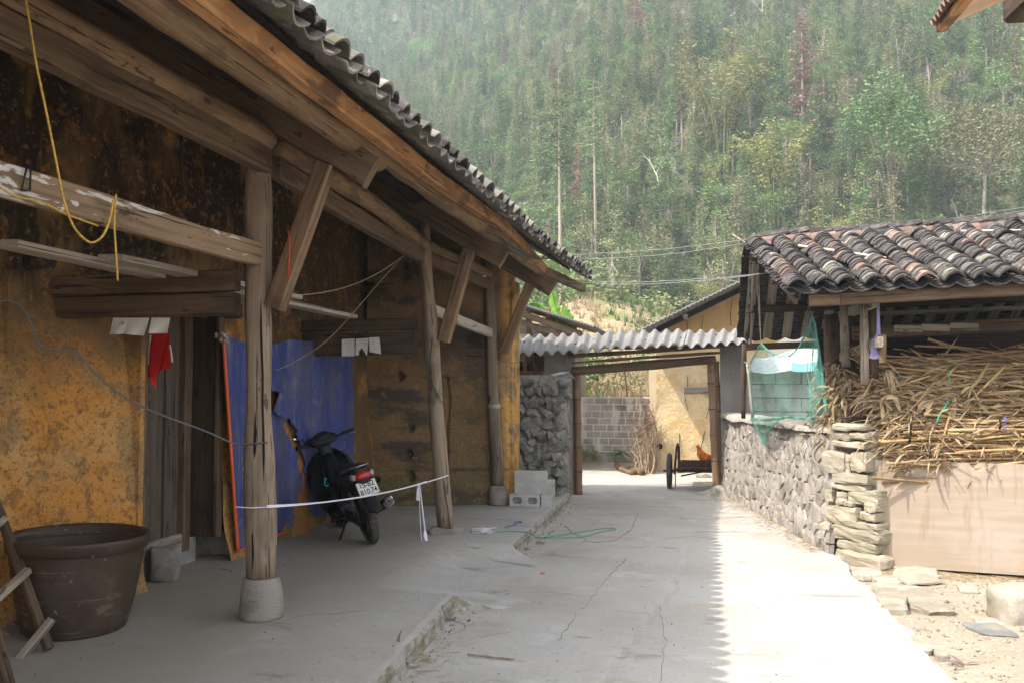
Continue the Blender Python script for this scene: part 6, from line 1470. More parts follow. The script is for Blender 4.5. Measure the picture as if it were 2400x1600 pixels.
# ================================================================ corn stalks stacked in the shed
M['stalk'] = make('dry corn stalk', (.30, .19, .09), [dict(s=(.8, 6, 6), lo=.45, hi=.65, c=(.42, .305, .17), f=.8), dict(s=(3, 9, 9), lo=.52, hi=.66, c=(.22, .125, .06), f=.8)], rough=.75, rand=.42, hue=.012)
M['husk'] = make('dry corn leaf', (.38, .28, .165), [dict(s=9, lo=.45, hi=.62, c=(.20, .14, .08), f=.85), dict(s=4, lo=.55, hi=.7, c=(.50, .40, .27), f=.7)], rough=.85, rand=.2, transl=.15)
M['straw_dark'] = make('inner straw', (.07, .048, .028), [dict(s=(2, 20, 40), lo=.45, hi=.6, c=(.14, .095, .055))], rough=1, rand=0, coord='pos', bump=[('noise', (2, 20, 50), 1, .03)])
def stalk_mesh(i, L):
    rr2 = random.Random(900 + i); b = MB(); k = 9; cz = rr2.uniform(-.05, .05); cy = rr2.uniform(-.04, .04); pts = []; rs = []
    for j in range(k * 2 + 1):
        t = j / (k * 2); pts.append((L * (t - .5), cy * math.sin(math.pi * t) + n3((t * 3, i, 0), 1, 4) * .02, cz * math.sin(math.pi * t) + n3((t * 3, 0, i), 1, 9) * .02)); rs.append(lerp(.0125, .006, t) * (1.22 if j % 2 == 0 else 1))
    b.tube(pts, rs, 6); me = bpy.data.meshes.new('stalk'); me.from_pydata([tuple(v) for v in b.v], [], b.f); me.materials.append(M['stalk']); shade(me, True); return me
SM = [stalk_mesh(i, L) for i, L in enumerate((1.5, 1.9, 1.3, 2.1, 1.7, 1.1, 1.6, 1.8))]
def pileY(z, x): return interp(z, [.6, 1.0, 1.35, 1.65, 1.95], [9.47, 9.50, 9.60, 9.82, 10.25]) - (x - 1.7) * .09
def pileTop(x): return interp(x, [1.6, 1.8, 2.0, 2.4, 3.2, 4.5], [1.2, 1.5, 1.68, 1.78, 1.92, 1.98])
BUN = [('lowest', .62, .86), ('second lowest', .86, 1.06), ('middle', 1.06, 1.27), ('fourth', 1.27, 1.47), ('fifth', 1.47, 1.68), ('topmost', 1.68, 1.98)]
LB = ['lowest bundle of bright corn stalks, just above the plywood board', 'second bundle of corn stalks, with a black strap round it', 'third bundle of corn stalks from the bottom, at mid height', 'fourth bundle of corn stalks, with frayed leaves hanging down', 'fifth bundle of corn stalks, partly in the shade', 'topmost shaded bundle of corn stalks under the shed roof']
def ribbon(mb, p, d, L, w_, droop, rr2, tw=1.0):
    d = V(d).normalized(); s = d.cross(V((0, 0, 1))); s = s.normalized() if s.length > .01 else V((1, 0, 0)); q = V(p); n = 6; vs = []
    s = (s + V((rr2.uniform(-1, 1), rr2.uniform(-1, 1), rr2.uniform(-1, 1))) * tw).normalized()
    for i in range(n + 1):
        t = i / n; w2 = w_ * (math.sin(math.pi * (t * .86 + .1))) ; vs += [q - s * w2 / 2, q + V((0, 0, w2 * .15)), q + s * w2 / 2]; q = q + d * (L / n); d = (d + V((rr2.uniform(-.25, .25), rr2.uniform(-.25, .25), -droop / n + rr2.uniform(-.2, .2)))).normalized()
    mb.add(vs, [(i * 3 + k, i * 3 + k + 1, (i + 1) * 3 + k + 1, (i + 1) * 3 + k) for i in range(n) for k in (0, 1)])
rs2 = random.Random(55)
for bi, (nm, z0, z1) in enumerate(BUN):
    zm = (z0 + z1) / 2; bu = empty('corn_stalk_bundle', (2.6, pileY(zm, 2.6), z0), LB[bi], 'corn stalks', 'corn stalk bundles stacked in the shed')
    n_front = 46
    for i in range(n_front + 40):
        me = rs2.choice(SM); L = me.vertices and max(v.co.x for v in me.vertices) * 2
        x = rs2.choice((rs2.uniform(1.76, 1.95) + L / 2, rs2.uniform(2.95, 4.3))); z = rs2.uniform(z0, z1)
        if z > pileTop(x) + .03: z = pileTop(x) - rs2.uniform(0, .1)
        inner = i >= n_front; Y = pileY(z, x) + (rs2.uniform(.03, .14) if inner else rs2.uniform(-.03, .05))
        tilt = rs2.gauss(0, .05 if bi < 3 else .12) - (.04 if bi > 3 else 0); yaw = rs2.gauss(-.03, .06) + (math.pi if rs2.random() < .4 else 0)
        Mw = Matrix.Translation((x, Y, z)) @ Matrix.Rotation(yaw, 4, 'Z') @ Matrix.Rotation(tilt, 4, 'Y') @ Matrix.Scale(rs2.uniform(.8, 1.15), 4)
        if i < n_front: inst('stalk', me, Mw, bu)
        else:
            if i == n_front: fill = MB()
            addmesh(fill, me, Mw)
    fill.build('inner_stalks', M['stalk'], bu, kind='stuff')
    lf = MB()
    for i in range([70, 160, 300, 520, 560, 380][bi]):
        x = rs2.uniform(1.78, 4.0) if rs2.random() < .6 else rs2.uniform(1.75, 2.4); z = min(rs2.uniform(z0, z1), pileTop(x) + .04)
        ribbon(lf, (x, pileY(z, x) - rs2.uniform(.0, .06), z), (rs2.choice((-1, 1)) * rs2.uniform(.3, 1), rs2.uniform(-.5, .1), rs2.uniform(-.5, .35)), rs2.uniform(.12, .38), rs2.uniform(.010, .030), rs2.uniform(.0, 1.5), rs2)
    lf.build('leaves', M['husk'], bu, kind='stuff')
# mass behind
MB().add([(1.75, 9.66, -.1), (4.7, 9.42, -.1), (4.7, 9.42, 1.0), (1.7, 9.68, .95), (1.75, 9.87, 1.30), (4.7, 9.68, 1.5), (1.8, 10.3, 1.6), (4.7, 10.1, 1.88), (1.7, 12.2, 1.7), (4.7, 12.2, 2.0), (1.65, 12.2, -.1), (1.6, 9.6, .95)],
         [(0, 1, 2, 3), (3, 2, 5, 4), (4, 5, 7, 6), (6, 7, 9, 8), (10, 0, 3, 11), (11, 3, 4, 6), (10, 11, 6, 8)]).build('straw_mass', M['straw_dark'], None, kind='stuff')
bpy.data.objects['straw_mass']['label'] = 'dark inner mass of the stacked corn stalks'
# butts and leaves at the left end, next to the wall
en = MB(); eb_ = empty('corn_stalk_ends', (1.5, 9.7, .9), 'ragged leafy ends of stacked corn stalks beside the shed posts, above the stone wall', 'corn stalks', 'corn stalk bundles stacked in the shed')
for i in range(560):
    Y = rs2.uniform(9.75, 11.2); z = rs2.uniform(.95, interp(Y, [9.7, 10.2, 11], [1.5, 1.80, 1.86])); x = 1.50 + rs2.uniform(-.12, .12) - .12 * smooth01((1.5 - z) * 2)
    ribbon(en, (x, Y, z), (rs2.uniform(-1, .4), rs2.uniform(-1, .3), rs2.uniform(-1, .5)), rs2.uniform(.08, .26), rs2.uniform(.012, .04), rs2.uniform(.4, 2.5), rs2, 1.5)
en.build('leaves', M['husk'], eb_, kind='stuff')
for i in range(26):
    Y = rs2.uniform(9.8, 10.3); z = rs2.uniform(1.35, 1.72); inst('stalk', SM[i % 8], Matrix.Translation((1.86 + rs2.uniform(-.1, .1), Y, z)) @ Matrix.Rotation(R(rs2.uniform(-8, 8)) , 4, 'Z') @ Matrix.Rotation(rs2.uniform(.5, .9), 4, 'Y') @ Matrix.Scale(.42, 4), eb_)
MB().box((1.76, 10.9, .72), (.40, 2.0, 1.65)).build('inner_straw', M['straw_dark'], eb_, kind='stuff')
# ties
def strap(u, v0, v1, Y, r, mat, lab, nm='strap', cat='strap', bend=3):
    o = MB().tube(smoothline([at_y(u, v0, Y + .03), at_y(u + bend, (v0 + v1) / 2, Y - .02), at_y(u - 1, v1, Y + .02)]), r, 6, flat=.25).build(nm, M[mat], None, True); tag(o, lab, cat)
M['green_t'] = make('green ribbon', (.03, .33, .20), rand=0, rough=.5)
strap(2132, 980, 1038, 9.36, .022, 'black', 'black strap round the second corn stalk bundle'); strap(2178, 1040, 1076, 9.34, .016, 'black', 'black strap just above the top edge of the plywood'); strap(2343, 982, 1005, 9.3, .012, 'black', 'short black strap at the far right of the corn stalks')
strap(2224, 866, 905, 9.55, .010, 'green_t', 'green ribbon tied round the upper corn stalks', 'ribbon', 'ribbon', 1)
wire('ribbon', smoothline([at_y(u, v, 9.4) for u, v in ((2223, 938), (2214, 955), (2204, 968), (2196, 988))]), .009, M['green_t'], 'green ribbon end hanging down the middle corn stalk bundle', 'ribbon')
o = MB().tube(smoothline([at_y(u, v, 9.28) for u, v in ((2352, 978), (2362, 985), (2350, 998), (2360, 1005))]), .010, 6, flat=.3).build('blue_scrap', make('blue striped plastic', (.10, .13, .5), rand=0), None); tag(o, 'blue and white plastic scrap among the corn stalks at the right', 'plastic scrap')
# a few big leaning stalks on the face
ls = empty('loose_stalks', (2.6, 8.5, 1), 'loose corn stalks leaning diagonally over the face of the stack', 'corn stalks')
for (u0, v0, u1, v1, r) in ((2318, 850, 2258, 930, .014), (2355, 858, 2288, 925, .012), (2180, 905, 2110, 985, .008), (2235, 935, 2205, 1050, .012), (2300, 925, 2400, 920, .010), (2285, 945, 2400, 975, .010), (2050, 918, 2180, 880, .010), (2045, 885, 2018, 935, .006), (2290, 1010, 2210, 1045, .008), (2180, 1030, 2182, 1065, .010), (2355, 1040, 2348, 1078, .009), (2320, 920, 2400, 955, .009)):
    yq = lambda v: interp(v, [860, 1076], [9.58, 9.34]); a = at_y(u0, v0, yq(v0)); c_ = at_y(u1, v1, yq(v1)); MB().tube([a, a.lerp(c_, .5) + V((rnd.uniform(-.02, .02), -.02, 0)), c_], r, 6).build('stalk', M['stalk'], ls, True)
b = MB()
for (u, v) in ((2275, 905), (2310, 880), (2245, 930), (2290, 945), (2085, 868), (2085, 925), (2340, 1010), (2300, 1040), (2075, 870), (2330, 1015), (2060, 935), (2180, 940)):
    for k_ in range(4): ribbon(b, at_y(u + rnd.uniform(-8, 8), v, interp(v, [860, 1076], [9.56, 9.34])), (rnd.uniform(-.6, .6), -.2, rnd.uniform(-1, .3)), rnd.uniform(.12, .28), rnd.uniform(.03, .06), 1.2, rs2)
b.build('husks', M['husk'], ls, kind='stuff')
# ---- plywood board
PB0 = at_y(2071, 1325, 9.40); TL = at_y(2051, 1077, PB0.y + .06)
M['ply'] = make('weathered plywood', (.31, .245, .185), [dict(s=(1, 1, 14), lo=.42, hi=.62, c=(.36, .295, .235), f=.8, d=8), dict(s=(7, 7, .8), lo=.58, hi=.66, c=(.25, .175, .115), f=.5, d=6), dict(s=2, lo=.5, hi=.7, c=(.38, .32, .265), f=.6, d=7),
    dict(s=5, lo=.45, hi=.6, c=(.34, .25, .17), f=.6, z=(.06, -.12), zn=.15)], rough=.85, bump=[('noise', (3, 3, 60), .25, .003)], rand=0, coord='pos')
PU = V((2.6, -.30, -.0)).normalized(); BR = at_y(2400, 1350, 9.20); PU = (BR - PB0); PU.z = 0; PU.normalize()
pn = PU.cross(V((0, 0, 1))).normalized(); 
b = MB(); hL = TL.z - PB0.z; nX = 20; vs = []; NZ = 6
def plyp(i, j, lay):
    x = 1.9 * i / nX; z = hL * j / NZ; p = PB0 + PU * x + V((0, 0, z - .0)) + V((0, .06 * j / NZ, 0)) + pn * (-.012 * lay + n3((x, z, 0), .8, 3) * .02); p.x += (TL.x - PB0.x) * j / NZ; return p
for lay in (0, 1):
    for j in range(NZ + 1):
        for i in range(nX + 1): vs.append(plyp(i, j, lay))
q_ = (nX + 1) * (NZ + 1); fs = []
for j in range(NZ):
    for i in range(nX): a = j * (nX + 1) + i; fs += [(a, a + 1, a + nX + 2, a + nX + 1), (a + q_, a + nX + 1 + q_, a + nX + 2 + q_, a + 1 + q_)]
for i in range(nX): fs.append((i, i + q_, i + 1 + q_, i + 1)); a = NZ * (nX + 1) + i; fs.append((a, a + 1, a + 1 + q_, a + q_))
for j in range(NZ): a = j * (nX + 1); fs.append((a, a + nX + 1, a + nX + 1 + q_, a + q_))
o = obj('plywood_board', vs, fs, M['ply']); tag(o, 'sunlit sheet of plywood standing in front of the corn stalks', 'plywood board')
tpq = at_plane(2217, 1092, plyp(5, 3, 0) + pn * .004, pn); MB().box(tpq, (.07, .004, .10), Matrix.Rotation(0, 3, 'Z')).build('tape_patch', M['wood_log'], o)

# ================================================================ behind the net: block wall, white sheet, netting
BK = 15.3
bw2 = empty('pale_block_wall', (1.2, BK, -.17), 'pale sunlit concrete block wall behind the green net', 'block wall')
x0 = at_y(1700, 900, BK).x; x1 = at_y(1990, 900, BK).x; ztp = at_y(1850, 868, BK).z; rh = (ztp + .2) / 9
M['block_pale'] = make('pale whitewashed block', (.52, .50, .46), [dict(s=(6, 6, 2), lo=.48, hi=.6, c=(.30, .28, .24), f=.7, d=8)], rand=.08, bump=[('noise', 30, .6, .01)], coord='pos')
for r in range(9):
    x = x0
    while x < x1: L = .2 if (x == x0 and r % 2) else .4; inst('block', BM2[r % 4], Matrix.Translation((x + L / 2, BK, -.2 + (r + .5) * rh)) @ Matrix.Diagonal((L - .01, .16, rh - .012, 1)), bw2); x += L
for m_ in BM2: pass
BMP = [m_.copy() for m_ in BM2]
for m_ in BMP: m_.materials.clear(); m_.materials.append(M['block_pale'])
for ch_ in [o_ for o_ in COL.objects if o_.parent == bw2]: ch_.data = BMP[BM2.index(ch_.data)]
MB().box(((x0 + x1) / 2, BK + .02, ztp / 2 - .1), (x1 - x0, .10, ztp + .2)).build('mortar', M['mortar'], bw2)
MB().box((4.0, BK + .3, .6), (4, .2, 2.0)).build('wall', M['block_pale'], bw2)
M['wsheet'] = make('white tarpaulin', (.66, .67, .67), [dict(s=2, lo=.4, hi=.7, c=(.55, .56, .57))], rough=.5, rand=0, bump=[('noise', 5, .5, .05)])
o = grid('white_sheet', lambda a, b: at_y(lerp(1762, 1925, a), lerp(lerp(838, 815, a), 870, b) + 5 * math.sin(a * 7), BK - .1 - .25 * b + .05 * math.sin(a * 11)), 24, 8, M['wsheet'], skip=None); tag(o, 'white plastic sheet draped over the pale block wall behind the net', 'plastic sheet')
o = grid('teal_sheet', lambda a, b: at_y(lerp(1855, 1935, a), lerp(848, 868, b) + 3 * math.sin(a * 5), BK - .35 - .1 * b), 12, 4, make('teal plastic', (.18, .38, .38), rough=.5, rand=0)); tag(o, 'teal plastic sheet on the pale block wall beside the shed post', 'plastic sheet')
o = grid('grey_canvas', lambda a, b: at_y(lerp(1800, 1885, a), lerp(lerp(812, 785, min(1, a * 1.6)), 838, b), BK + .3), 10, 6, make('grey canvas', (.36, .34, .31), rand=0)); tag(o, 'grey canvas hump behind the white plastic sheet', 'canvas')
o = soft_block('grey_box', at_y(1935, 810, 12.8), (.16, .14, .22), M['cement'], 6); tag(o, 'small grey block hanging by the shed post', 'block')
log('net_post', [at_y(1742, 980, 12.6), at_y(1744, 805, 12.6)], [.035, .03], M['wood_dark'], shed)
log('net_post', [at_y(1765, 985, 12.0), at_y(1752, 850, 12.0)], [.022, .02], M['plank_pale'], shed)
# netting
M['net'] = make('green netting', (.12, .36, .29), rough=.6, rand=0, transl=.2)
net = empty('green_net', at_y(1850, 980, 11), 'fine green fishing net hung from the shed roof and trailing over the stone wall', 'net')
TOPC = ([0, .06, .15, .2, .27, .35, .42, .55, .66, .74, .79, .83, .87, .93, 1], [846, 852, 820, 803, 818, 828, 834, 832, 812, 778, 748, 742, 780, 860, 975])
def net_p(a, b):
    u = lerp(1756, 1936, a) + (b - .5) * (a - .75) * -30 * (1 if b < .5 else .2); vt = interp(a, *TOPC); vb = 982 + 3 * math.sin(a * 9)
    v = lerp(vt, vb, b); Y = lerp(11.9, 10.0, a) + .12 * math.sin(a * 19 + b * 2) * (.3 + b) + .05 * math.sin(b * 7 + a * 5)
    return at_y(u, v, Y)
def netting(mb, fn, na, nb, r, steps=26):
    for k in range(-nb, na):
        for sg in (0, 1):
            pts = []
            for s in range(steps + 1):
                b = s / steps; a = (k + b * nb) / na if sg == 0 else (k + (1 - b) * nb) / na
                if 0 <= a <= 1: pts.append(fn(a, b))
            if len(pts) > 1: mb.tube(pts, r, 3, False)
b = MB(); netting(b, net_p, 54, 40, .00085); b.build('mesh', M['net'], net)
b = MB(); netting(b, lambda a, c: net_p(a, c) + V((.02, .10, .01)), 18, 14, .0009, 20); b.build('mesh', M['net'], net)
b = MB()
for k_ in range(5): b.tube([net_p(i / 40, 0) + V((rnd.uniform(-.008, .008), rnd.uniform(-.01, .01), rnd.uniform(-.02, .005))) for i in range(41)], .0035, 4)
b.build('gathered_edge', M['net'], net)
b = MB()
for k_ in range(7): b.tube([net_p(i / 30, 1) + V((rnd.uniform(-.02, .02), rnd.uniform(-.04, .02), rnd.uniform(-.01, .03))) for i in range(31)], .004, 4)
for k_ in range(14): a = .8 + rnd.uniform(-.04, .12); b.tube([net_p(min(1, a + rnd.uniform(-.01, .02) * j), j / 8) for j in range(9)], .003, 3)
b.build('gathered_edge', M['net'], net)
def drape(a, c):
    u = lerp(1757, 1835, a) + (c * (1790 - lerp(1757, 1835, a)) * .62); v = lerp(978, lerp(1000, 1048, 1 - abs(a - .4) * 1.6), c)
    q = at_plane(u, v, wm(WL * .3, .8, .10), WN); return q
b = MB(); netting(b, drape, 30, 22, .0013, 16); b.build('draped_end', M['net'], net)
for (u0, v0, u1, v1) in ((1773, 640, 1783, 803), (1778, 640, 1784, 830), (1897, 700, 1890, 748), (1893, 706, 1903, 742)):
    MB().tube([at_y(u0, v0, 11.2), at_y(u1, v1, 11.5)], .004, 4).build('hanging_string', M['plank_pale'] if u0 < 1800 else M['net'], net)
# ================================================================ hillside behind the village
def y0(x): return 66 + max(0, -x - 5) * .5 - max(0, x - 25) * .12
def hill(x, y):
    b = interp(y, [19.2, 19.6, 24, 36, 44, 58, 66], [-.2, .85, 1.2, 2.3, 3.2, 4.9, 5.9])
    if y > 36: b += n3((x, y, 0), .05, 3) * 1.4 * smooth01((y - 36) / 15)
    s = y - y0(x); z = b
    if y > 66: z = 5.9 + n3((x, y, 0), .05, 3) * 1.4
    if s > 0: z += .74 * s + n3((x, y, 0), .018, 9) * 12 * smooth01(s / 60)
    # gravelly landslip mound above the gate roof
    z += 2.2 * math.exp(-((x + 5.0) / 4.5) ** 2 - ((y - 47) / 5) ** 2)
    return min(z, 172 + n3((x, y, 0), .03, 2) * 6)
hx = [-330, -280, -240] + [-200 + i * 5 for i in range(60)] + [105, 120, 150, 200, 280]
hx = sorted(set(hx + [-24 + i * .8 for i in range(60)])); hy = [19.2, 19.35, 19.6] + [20 + i * .8 for i in range(60)] + [68.5 + i * 4 for i in range(75)] + [380, 420]
vs = [(x, y, hill(x, y) + (n3((x, y, 0), .8, 4) * .12 if y < 70 else 0)) for y in hy for x in hx]; m = len(hx)
M['hill'] = make('forest floor and dry terraces', (.085, .085, .045), [
    dict(s=.12, lo=.45, hi=.6, c=(.06, .075, .035), f=.8), dict(s=.5, lo=.5, hi=.62, c=(.15, .12, .07), f=.6, d=8),
    dict(s=.45, lo=.3, hi=.5, c=(.34, .25, .15), f=.95, z=(60, 52), zn=8, ax='Y', d=8),
    dict(s=.35, lo=.52, hi=.62, c=(.17, .19, .07), f=.85, z=(60, 52), zn=8, ax='Y', d=9), dict(s=1.8, lo=.56, hi=.64, c=(.20, .14, .10), f=.8, z=(60, 52), zn=8, ax='Y', d=7)],
    rough=1, bump=[('noise', 1.5, .9, .3), ('noise', 9, .9, .06)], rand=0, coord='pos')
obj('hillside', vs, [(j * m + i, j * m + i + 1, (j + 1) * m + i + 1, (j + 1) * m + i) for j in range(len(hy) - 1) for i in range(m - 1)], M['hill'], kind='structure', smooth=True)
# ---- tree kinds
def leafmat(nm, c1_, c2_, tr=.25):
    return make(nm, c1_, [dict(s=.55, lo=.4, hi=.62, c=c2_, f=.9, d=4), dict(s=.16, lo=.45, hi=.65, c=tuple(a * .62 for a in c1_), f=.8, d=3)], rough=.7, rand=.30, hue=.018, transl=tr)
LM = dict(pine=leafmat('pine needles', (.125, .185, .072), (.185, .24, .10)), broad=leafmat('broad leaves', (.135, .205, .070), (.20, .275, .105)), light=leafmat('light leaves', (.145, .225, .075), (.195, .275, .10)),
          bamboo=leafmat('bamboo leaves', (.26, .27, .085), (.31, .30, .11)), dead=leafmat('brown needles', (.24, .13, .095), (.30, .19, .14)), tan=leafmat('olive leaves', (.20, .205, .095), (.27, .25, .135)))
M['bark'] = make('pale bark', (.30, .25, .20), [dict(s=(4, 4, .8), lo=.4, hi=.65, c=(.20, .155, .12), f=.8)], rand=.25); M['bark_w'] = make('grey white bark', (.44, .40, .35), [dict(s=2, lo=.4, hi=.65, c=(.30, .26, .22))], rand=.1)
LS = [1.0]
def card(mb, p, w_, l_, rr, dn=.3):
    w_ *= LS[0]; l_ *= LS[0]
    a = rr.uniform(0, 6.283); d = V((math.cos(a), math.sin(a), rr.uniform(-dn - .3, .45))).normalized(); s = d.cross(V((rr.uniform(-1, 1), rr.uniform(-1, 1), rr.uniform(.3, 1)))).normalized()
    p = V(p); n = len(mb.v); mb.v += [p - s * w_ * .3, p + d * l_ * .45 - s * w_ * .5, p + d * l_, p + d * l_ * .5 + s * w_ * .5]; mb.f.append((n, n + 1, n + 2, n + 3))
def tomesh(mb, nm, mat):
    me = bpy.data.meshes.new(nm); me.from_pydata([tuple(v) for v in mb.v], [], mb.f); me.materials.append(mat); return me
def conifer(h, seed, lm, bare=.35, r=1.7, dens=1.0):
    rr = random.Random(seed); t = MB(); c = MB(); lean = (rr.uniform(-.3, .3), rr.uniform(-.3, .3))
    ax = lambda z: V((lean[0] * z / h, lean[1] * z / h, z))
    t.tube([ax(h * i / 6) for i in range(7)], [lerp(.17, .03, i / 6) for i in range(7)], 6); z = h * bare
    while z < h:
        f = (z - h * bare) / (h * (1 - bare)); R_ = r * (1 - f) ** .75 * (0.55 + .45 * min(1, f * 5)) + .18
        for k_ in range(int((3 + rr.random() * 2) * dens)):
            a = rr.uniform(0, 6.283); L = R_ * rr.uniform(.45, 1.2); p0 = ax(z); d = V((math.cos(a), math.sin(a), rr.uniform(-.15, .35)))
            if rr.random() < .3: t.tube([p0, p0 + d * L * .9], [.03, .01], 3, False)
            m_ = max(2, int(L * 7))
            for j in range(m_):
                q = p0 + d * L * ((j + 1) / m_) + V((rr.uniform(-.15, .15), rr.uniform(-.15, .15), rr.uniform(-.2, .1) - .18 * (j / m_))); card(c, q, rr.uniform(.13, .24), rr.uniform(.26, .48), rr)
        z += rr.uniform(.16, .30)
    return tomesh(t, 'trunk', M['bark']), tomesh(c, 'crown', lm)
def broad(h, seed, lm, r=2.6, n=13, per=120, bark='bark', cz=.62, flat=.8, lb=.35):
    rr = random.Random(seed); t = MB(); c = MB(); top = V((rr.uniform(-.4, .4), rr.uniform(-.4, .4), h * .8))
    t.tube([(0, 0, 0), V(top) * .5 + V((.1, .1, 0)), top], [.2, .13, .05], 7)
    for i in range(n):
        a = rr.uniform(0, 6.283); zz = rr.uniform(-1, 1); q = V((math.cos(a), math.sin(a), 0)) * r * math.sqrt(max(.05, 1 - zz * zz)) * rr.uniform(.45, .95) + V((0, 0, h * cz + zz * h * (1 - cz) * flat)); b0 = V(top) * rr.uniform(lb, .85)
        t.tube([b0, b0.lerp(q, .5) + V((0, 0, .2)), q], [.06, .04, .015], 4, False); rc = r * rr.uniform(.28, .46)
        for j in range(per):
            d = V((rr.gauss(0, 1), rr.gauss(0, 1), rr.gauss(0, .8))).normalized() * rc * rr.uniform(.55, 1.08); card(c, q + d, rr.uniform(.14, .26), rr.uniform(.20, .38), rr, .1)
    return tomesh(t, 'trunk', M[bark]), tomesh(c, 'crown', lm)
def bamboo(h, seed, lm):
    rr = random.Random(seed); t = MB(); c = MB()
    for i in range(15):
        a = rr.uniform(0, 6.283); L = h * rr.uniform(.75, 1.05); bend = rr.uniform(.12, .34); pts = []
        for j in range(9): s = j / 8; pts.append(V((math.cos(a) * (L * bend * s ** 2.3 + .3), math.sin(a) * (L * bend * s ** 2.3 + .3), L * (s - .18 * s ** 4))))
        t.tube(pts, [lerp(.05, .012, j / 8) for j in range(9)], 4, False)
        for k_ in range(120):
            s = rr.uniform(.25, 1) ** .7; j = min(7, int(s * 8)); q = pts[j].lerp(pts[j + 1], s * 8 - j) if s < 1 else pts[8]; card(c, q + V((rr.gauss(0, .3), rr.gauss(0, .3), rr.gauss(0, .25))), rr.uniform(.08, .15), rr.uniform(.25, .5), rr, .5)
    return tomesh(t, 'trunk', LM['bamboo']), tomesh(c, 'crown', lm)
def bare_tree(h, seed, lm=None):
    rr = random.Random(seed); t = MB(); c = MB()
    def br_(p, d, L, r, dep):
        q = p + d * L * .5 + V((rr.uniform(-.1, .1), rr.uniform(-.1, .1), 0)) * L * .3; e = p + d * L; t.tube([p, q, e], [r, r * .8, r * .6], 5 if dep < 2 else 3, False)
        if dep < 5:
            for k_ in range(2 + (rr.random() < .55)):
                nd = (d + V((rr.uniform(-1, 1), rr.uniform(-1, 1), rr.uniform(-.15, .5))) * .75).normalized(); br_(e if k_ else q.lerp(e, .6), nd, L * rr.uniform(.55, .8), r * .58, dep + 1)
    br_(V((0, 0, 0)), V((.03, .02, 1)), h * .42, .16, 0)
    for i in range(60): card(c, (rr.gauss(0, h * .12), rr.gauss(0, h * .12), h * rr.uniform(.5, .95)), .12, .25, rr)
    return tomesh(t, 'trunk', M['bark_w']), tomesh(c, 'crown', lm or LM['tan'])
def bush(seed, lm):
    rr = random.Random(seed); c = MB()
    for i in range(5):
        q = V((rr.gauss(0, .7), rr.gauss(0, .7), rr.uniform(.3, 1.1)))
        for j in range(70): d = V((rr.gauss(0, 1), rr.gauss(0, 1), rr.gauss(0, .8))).normalized() * rr.uniform(.3, .75); card(c, q + d, rr.uniform(.14, .26), rr.uniform(.2, .4), rr)
    return tomesh(c, 'crown', lm)
LS[0] = .85
KINDS = [('pine_tree', conifer(12.5, 1, LM['pine'], .25, 1.8, 1.7)), ('pine_tree', conifer(14.5, 2, LM['pine'], .38, 1.7, 1.7)), ('pine_tree', conifer(10.5, 3, LM['pine'], .15, 2.0, 1.8)), ('pine_tree', conifer(13.5, 4, LM['tan'], .35, 1.7, 1.5)),
         ('pine_tree', conifer(9, 5, LM['broad'], .12, 2.1, 1.8)), ('broadleaf_tree', broad(9, 6, LM['broad'])), ('broadleaf_tree', broad(7.5, 7, LM['light'], 2.3)), ('broadleaf_tree', broad(10.5, 8, LM['tan'], 3.0)),
         ('broadleaf_tree', broad(8.5, 9, LM['broad'], 2.2, 11)), ('bamboo_clump', bamboo(9, 10, LM['bamboo'])), ('dead_pine', conifer(11, 11, LM['dead'], .3, 1.5, 1.4)), ('bare_tree', bare_tree(11, 12))]
BUSH = [bush(21, LM['broad']), bush(22, LM['light']), bush(23, LM['tan'])]
WT = [10, 7, 11, 7, 9, 7, 3, 5, 7, 1.5, .5, .15]
rt = random.Random(2024); trees = []
y = 60.0
while y < 330:
    sp = 2.1 + (y - 60) * .004; x = -.53 * y
    while x < .43 * y:
        xx = x + rt.uniform(-1.2, 1.2); yy_ = y + rt.uniform(-1.2, 1.2)
        if yy_ > y0(xx) - 3:
            z = hill(xx, yy_)
            el_ = (z - 1.6) / yy_
            if el_ < .52 and z < 168:
                u = 1200 + 2100 * math.tan(math.atan2(xx, yy_) + YAW); v = 898 - el_ * 2150
                wts = list(WT)
                if n3((xx, yy_, 0), .035, 55) > .22: wts = [4, 3, 4, 6, 4, 10, 8, 8, 8, 3, .6, .2]
                if (1640 < u < 1800 and v > 180) or (1500 < u < 1800 and v > 560): wts[9] += 9 if (1700 < u < 1800) else 4
                if u > 2330 and v < 400: wts[6] += 30; wts[5] += 10
                k_ = rt.choices(range(12), wts)[0]; trees.append((xx, yy_, z - .2, k_, rt.uniform(0, 6.28), rt.uniform(.42, .76), u, v))
        x += sp * rt.uniform(.8, 1.2)
    y += sp
def hillhit(u, v, y1=60):
    d = ray(u, v); t = y1 / d.y
    while t * d.y < 400:
        p = CAM + d * t
        if p.z < hill(p.x, p.y): return p
        t *= 1.004
    return CAM + d * t
def put_tree(kind, loc, rz, s, label, cat, group):
    nm, (tm, cm) = kind; e = empty(nm, loc, label, cat, group); Mw = Matrix.Translation(V(loc)) @ Matrix.Rotation(rz, 4, 'Z') @ (Matrix.Scale(s, 4) if not hasattr(s, '__len__') else Matrix.Diagonal((s[0], s[0], s[1], 1)))
    inst('trunk', tm, Mw, e); inst('crown', cm, Mw, e); return e
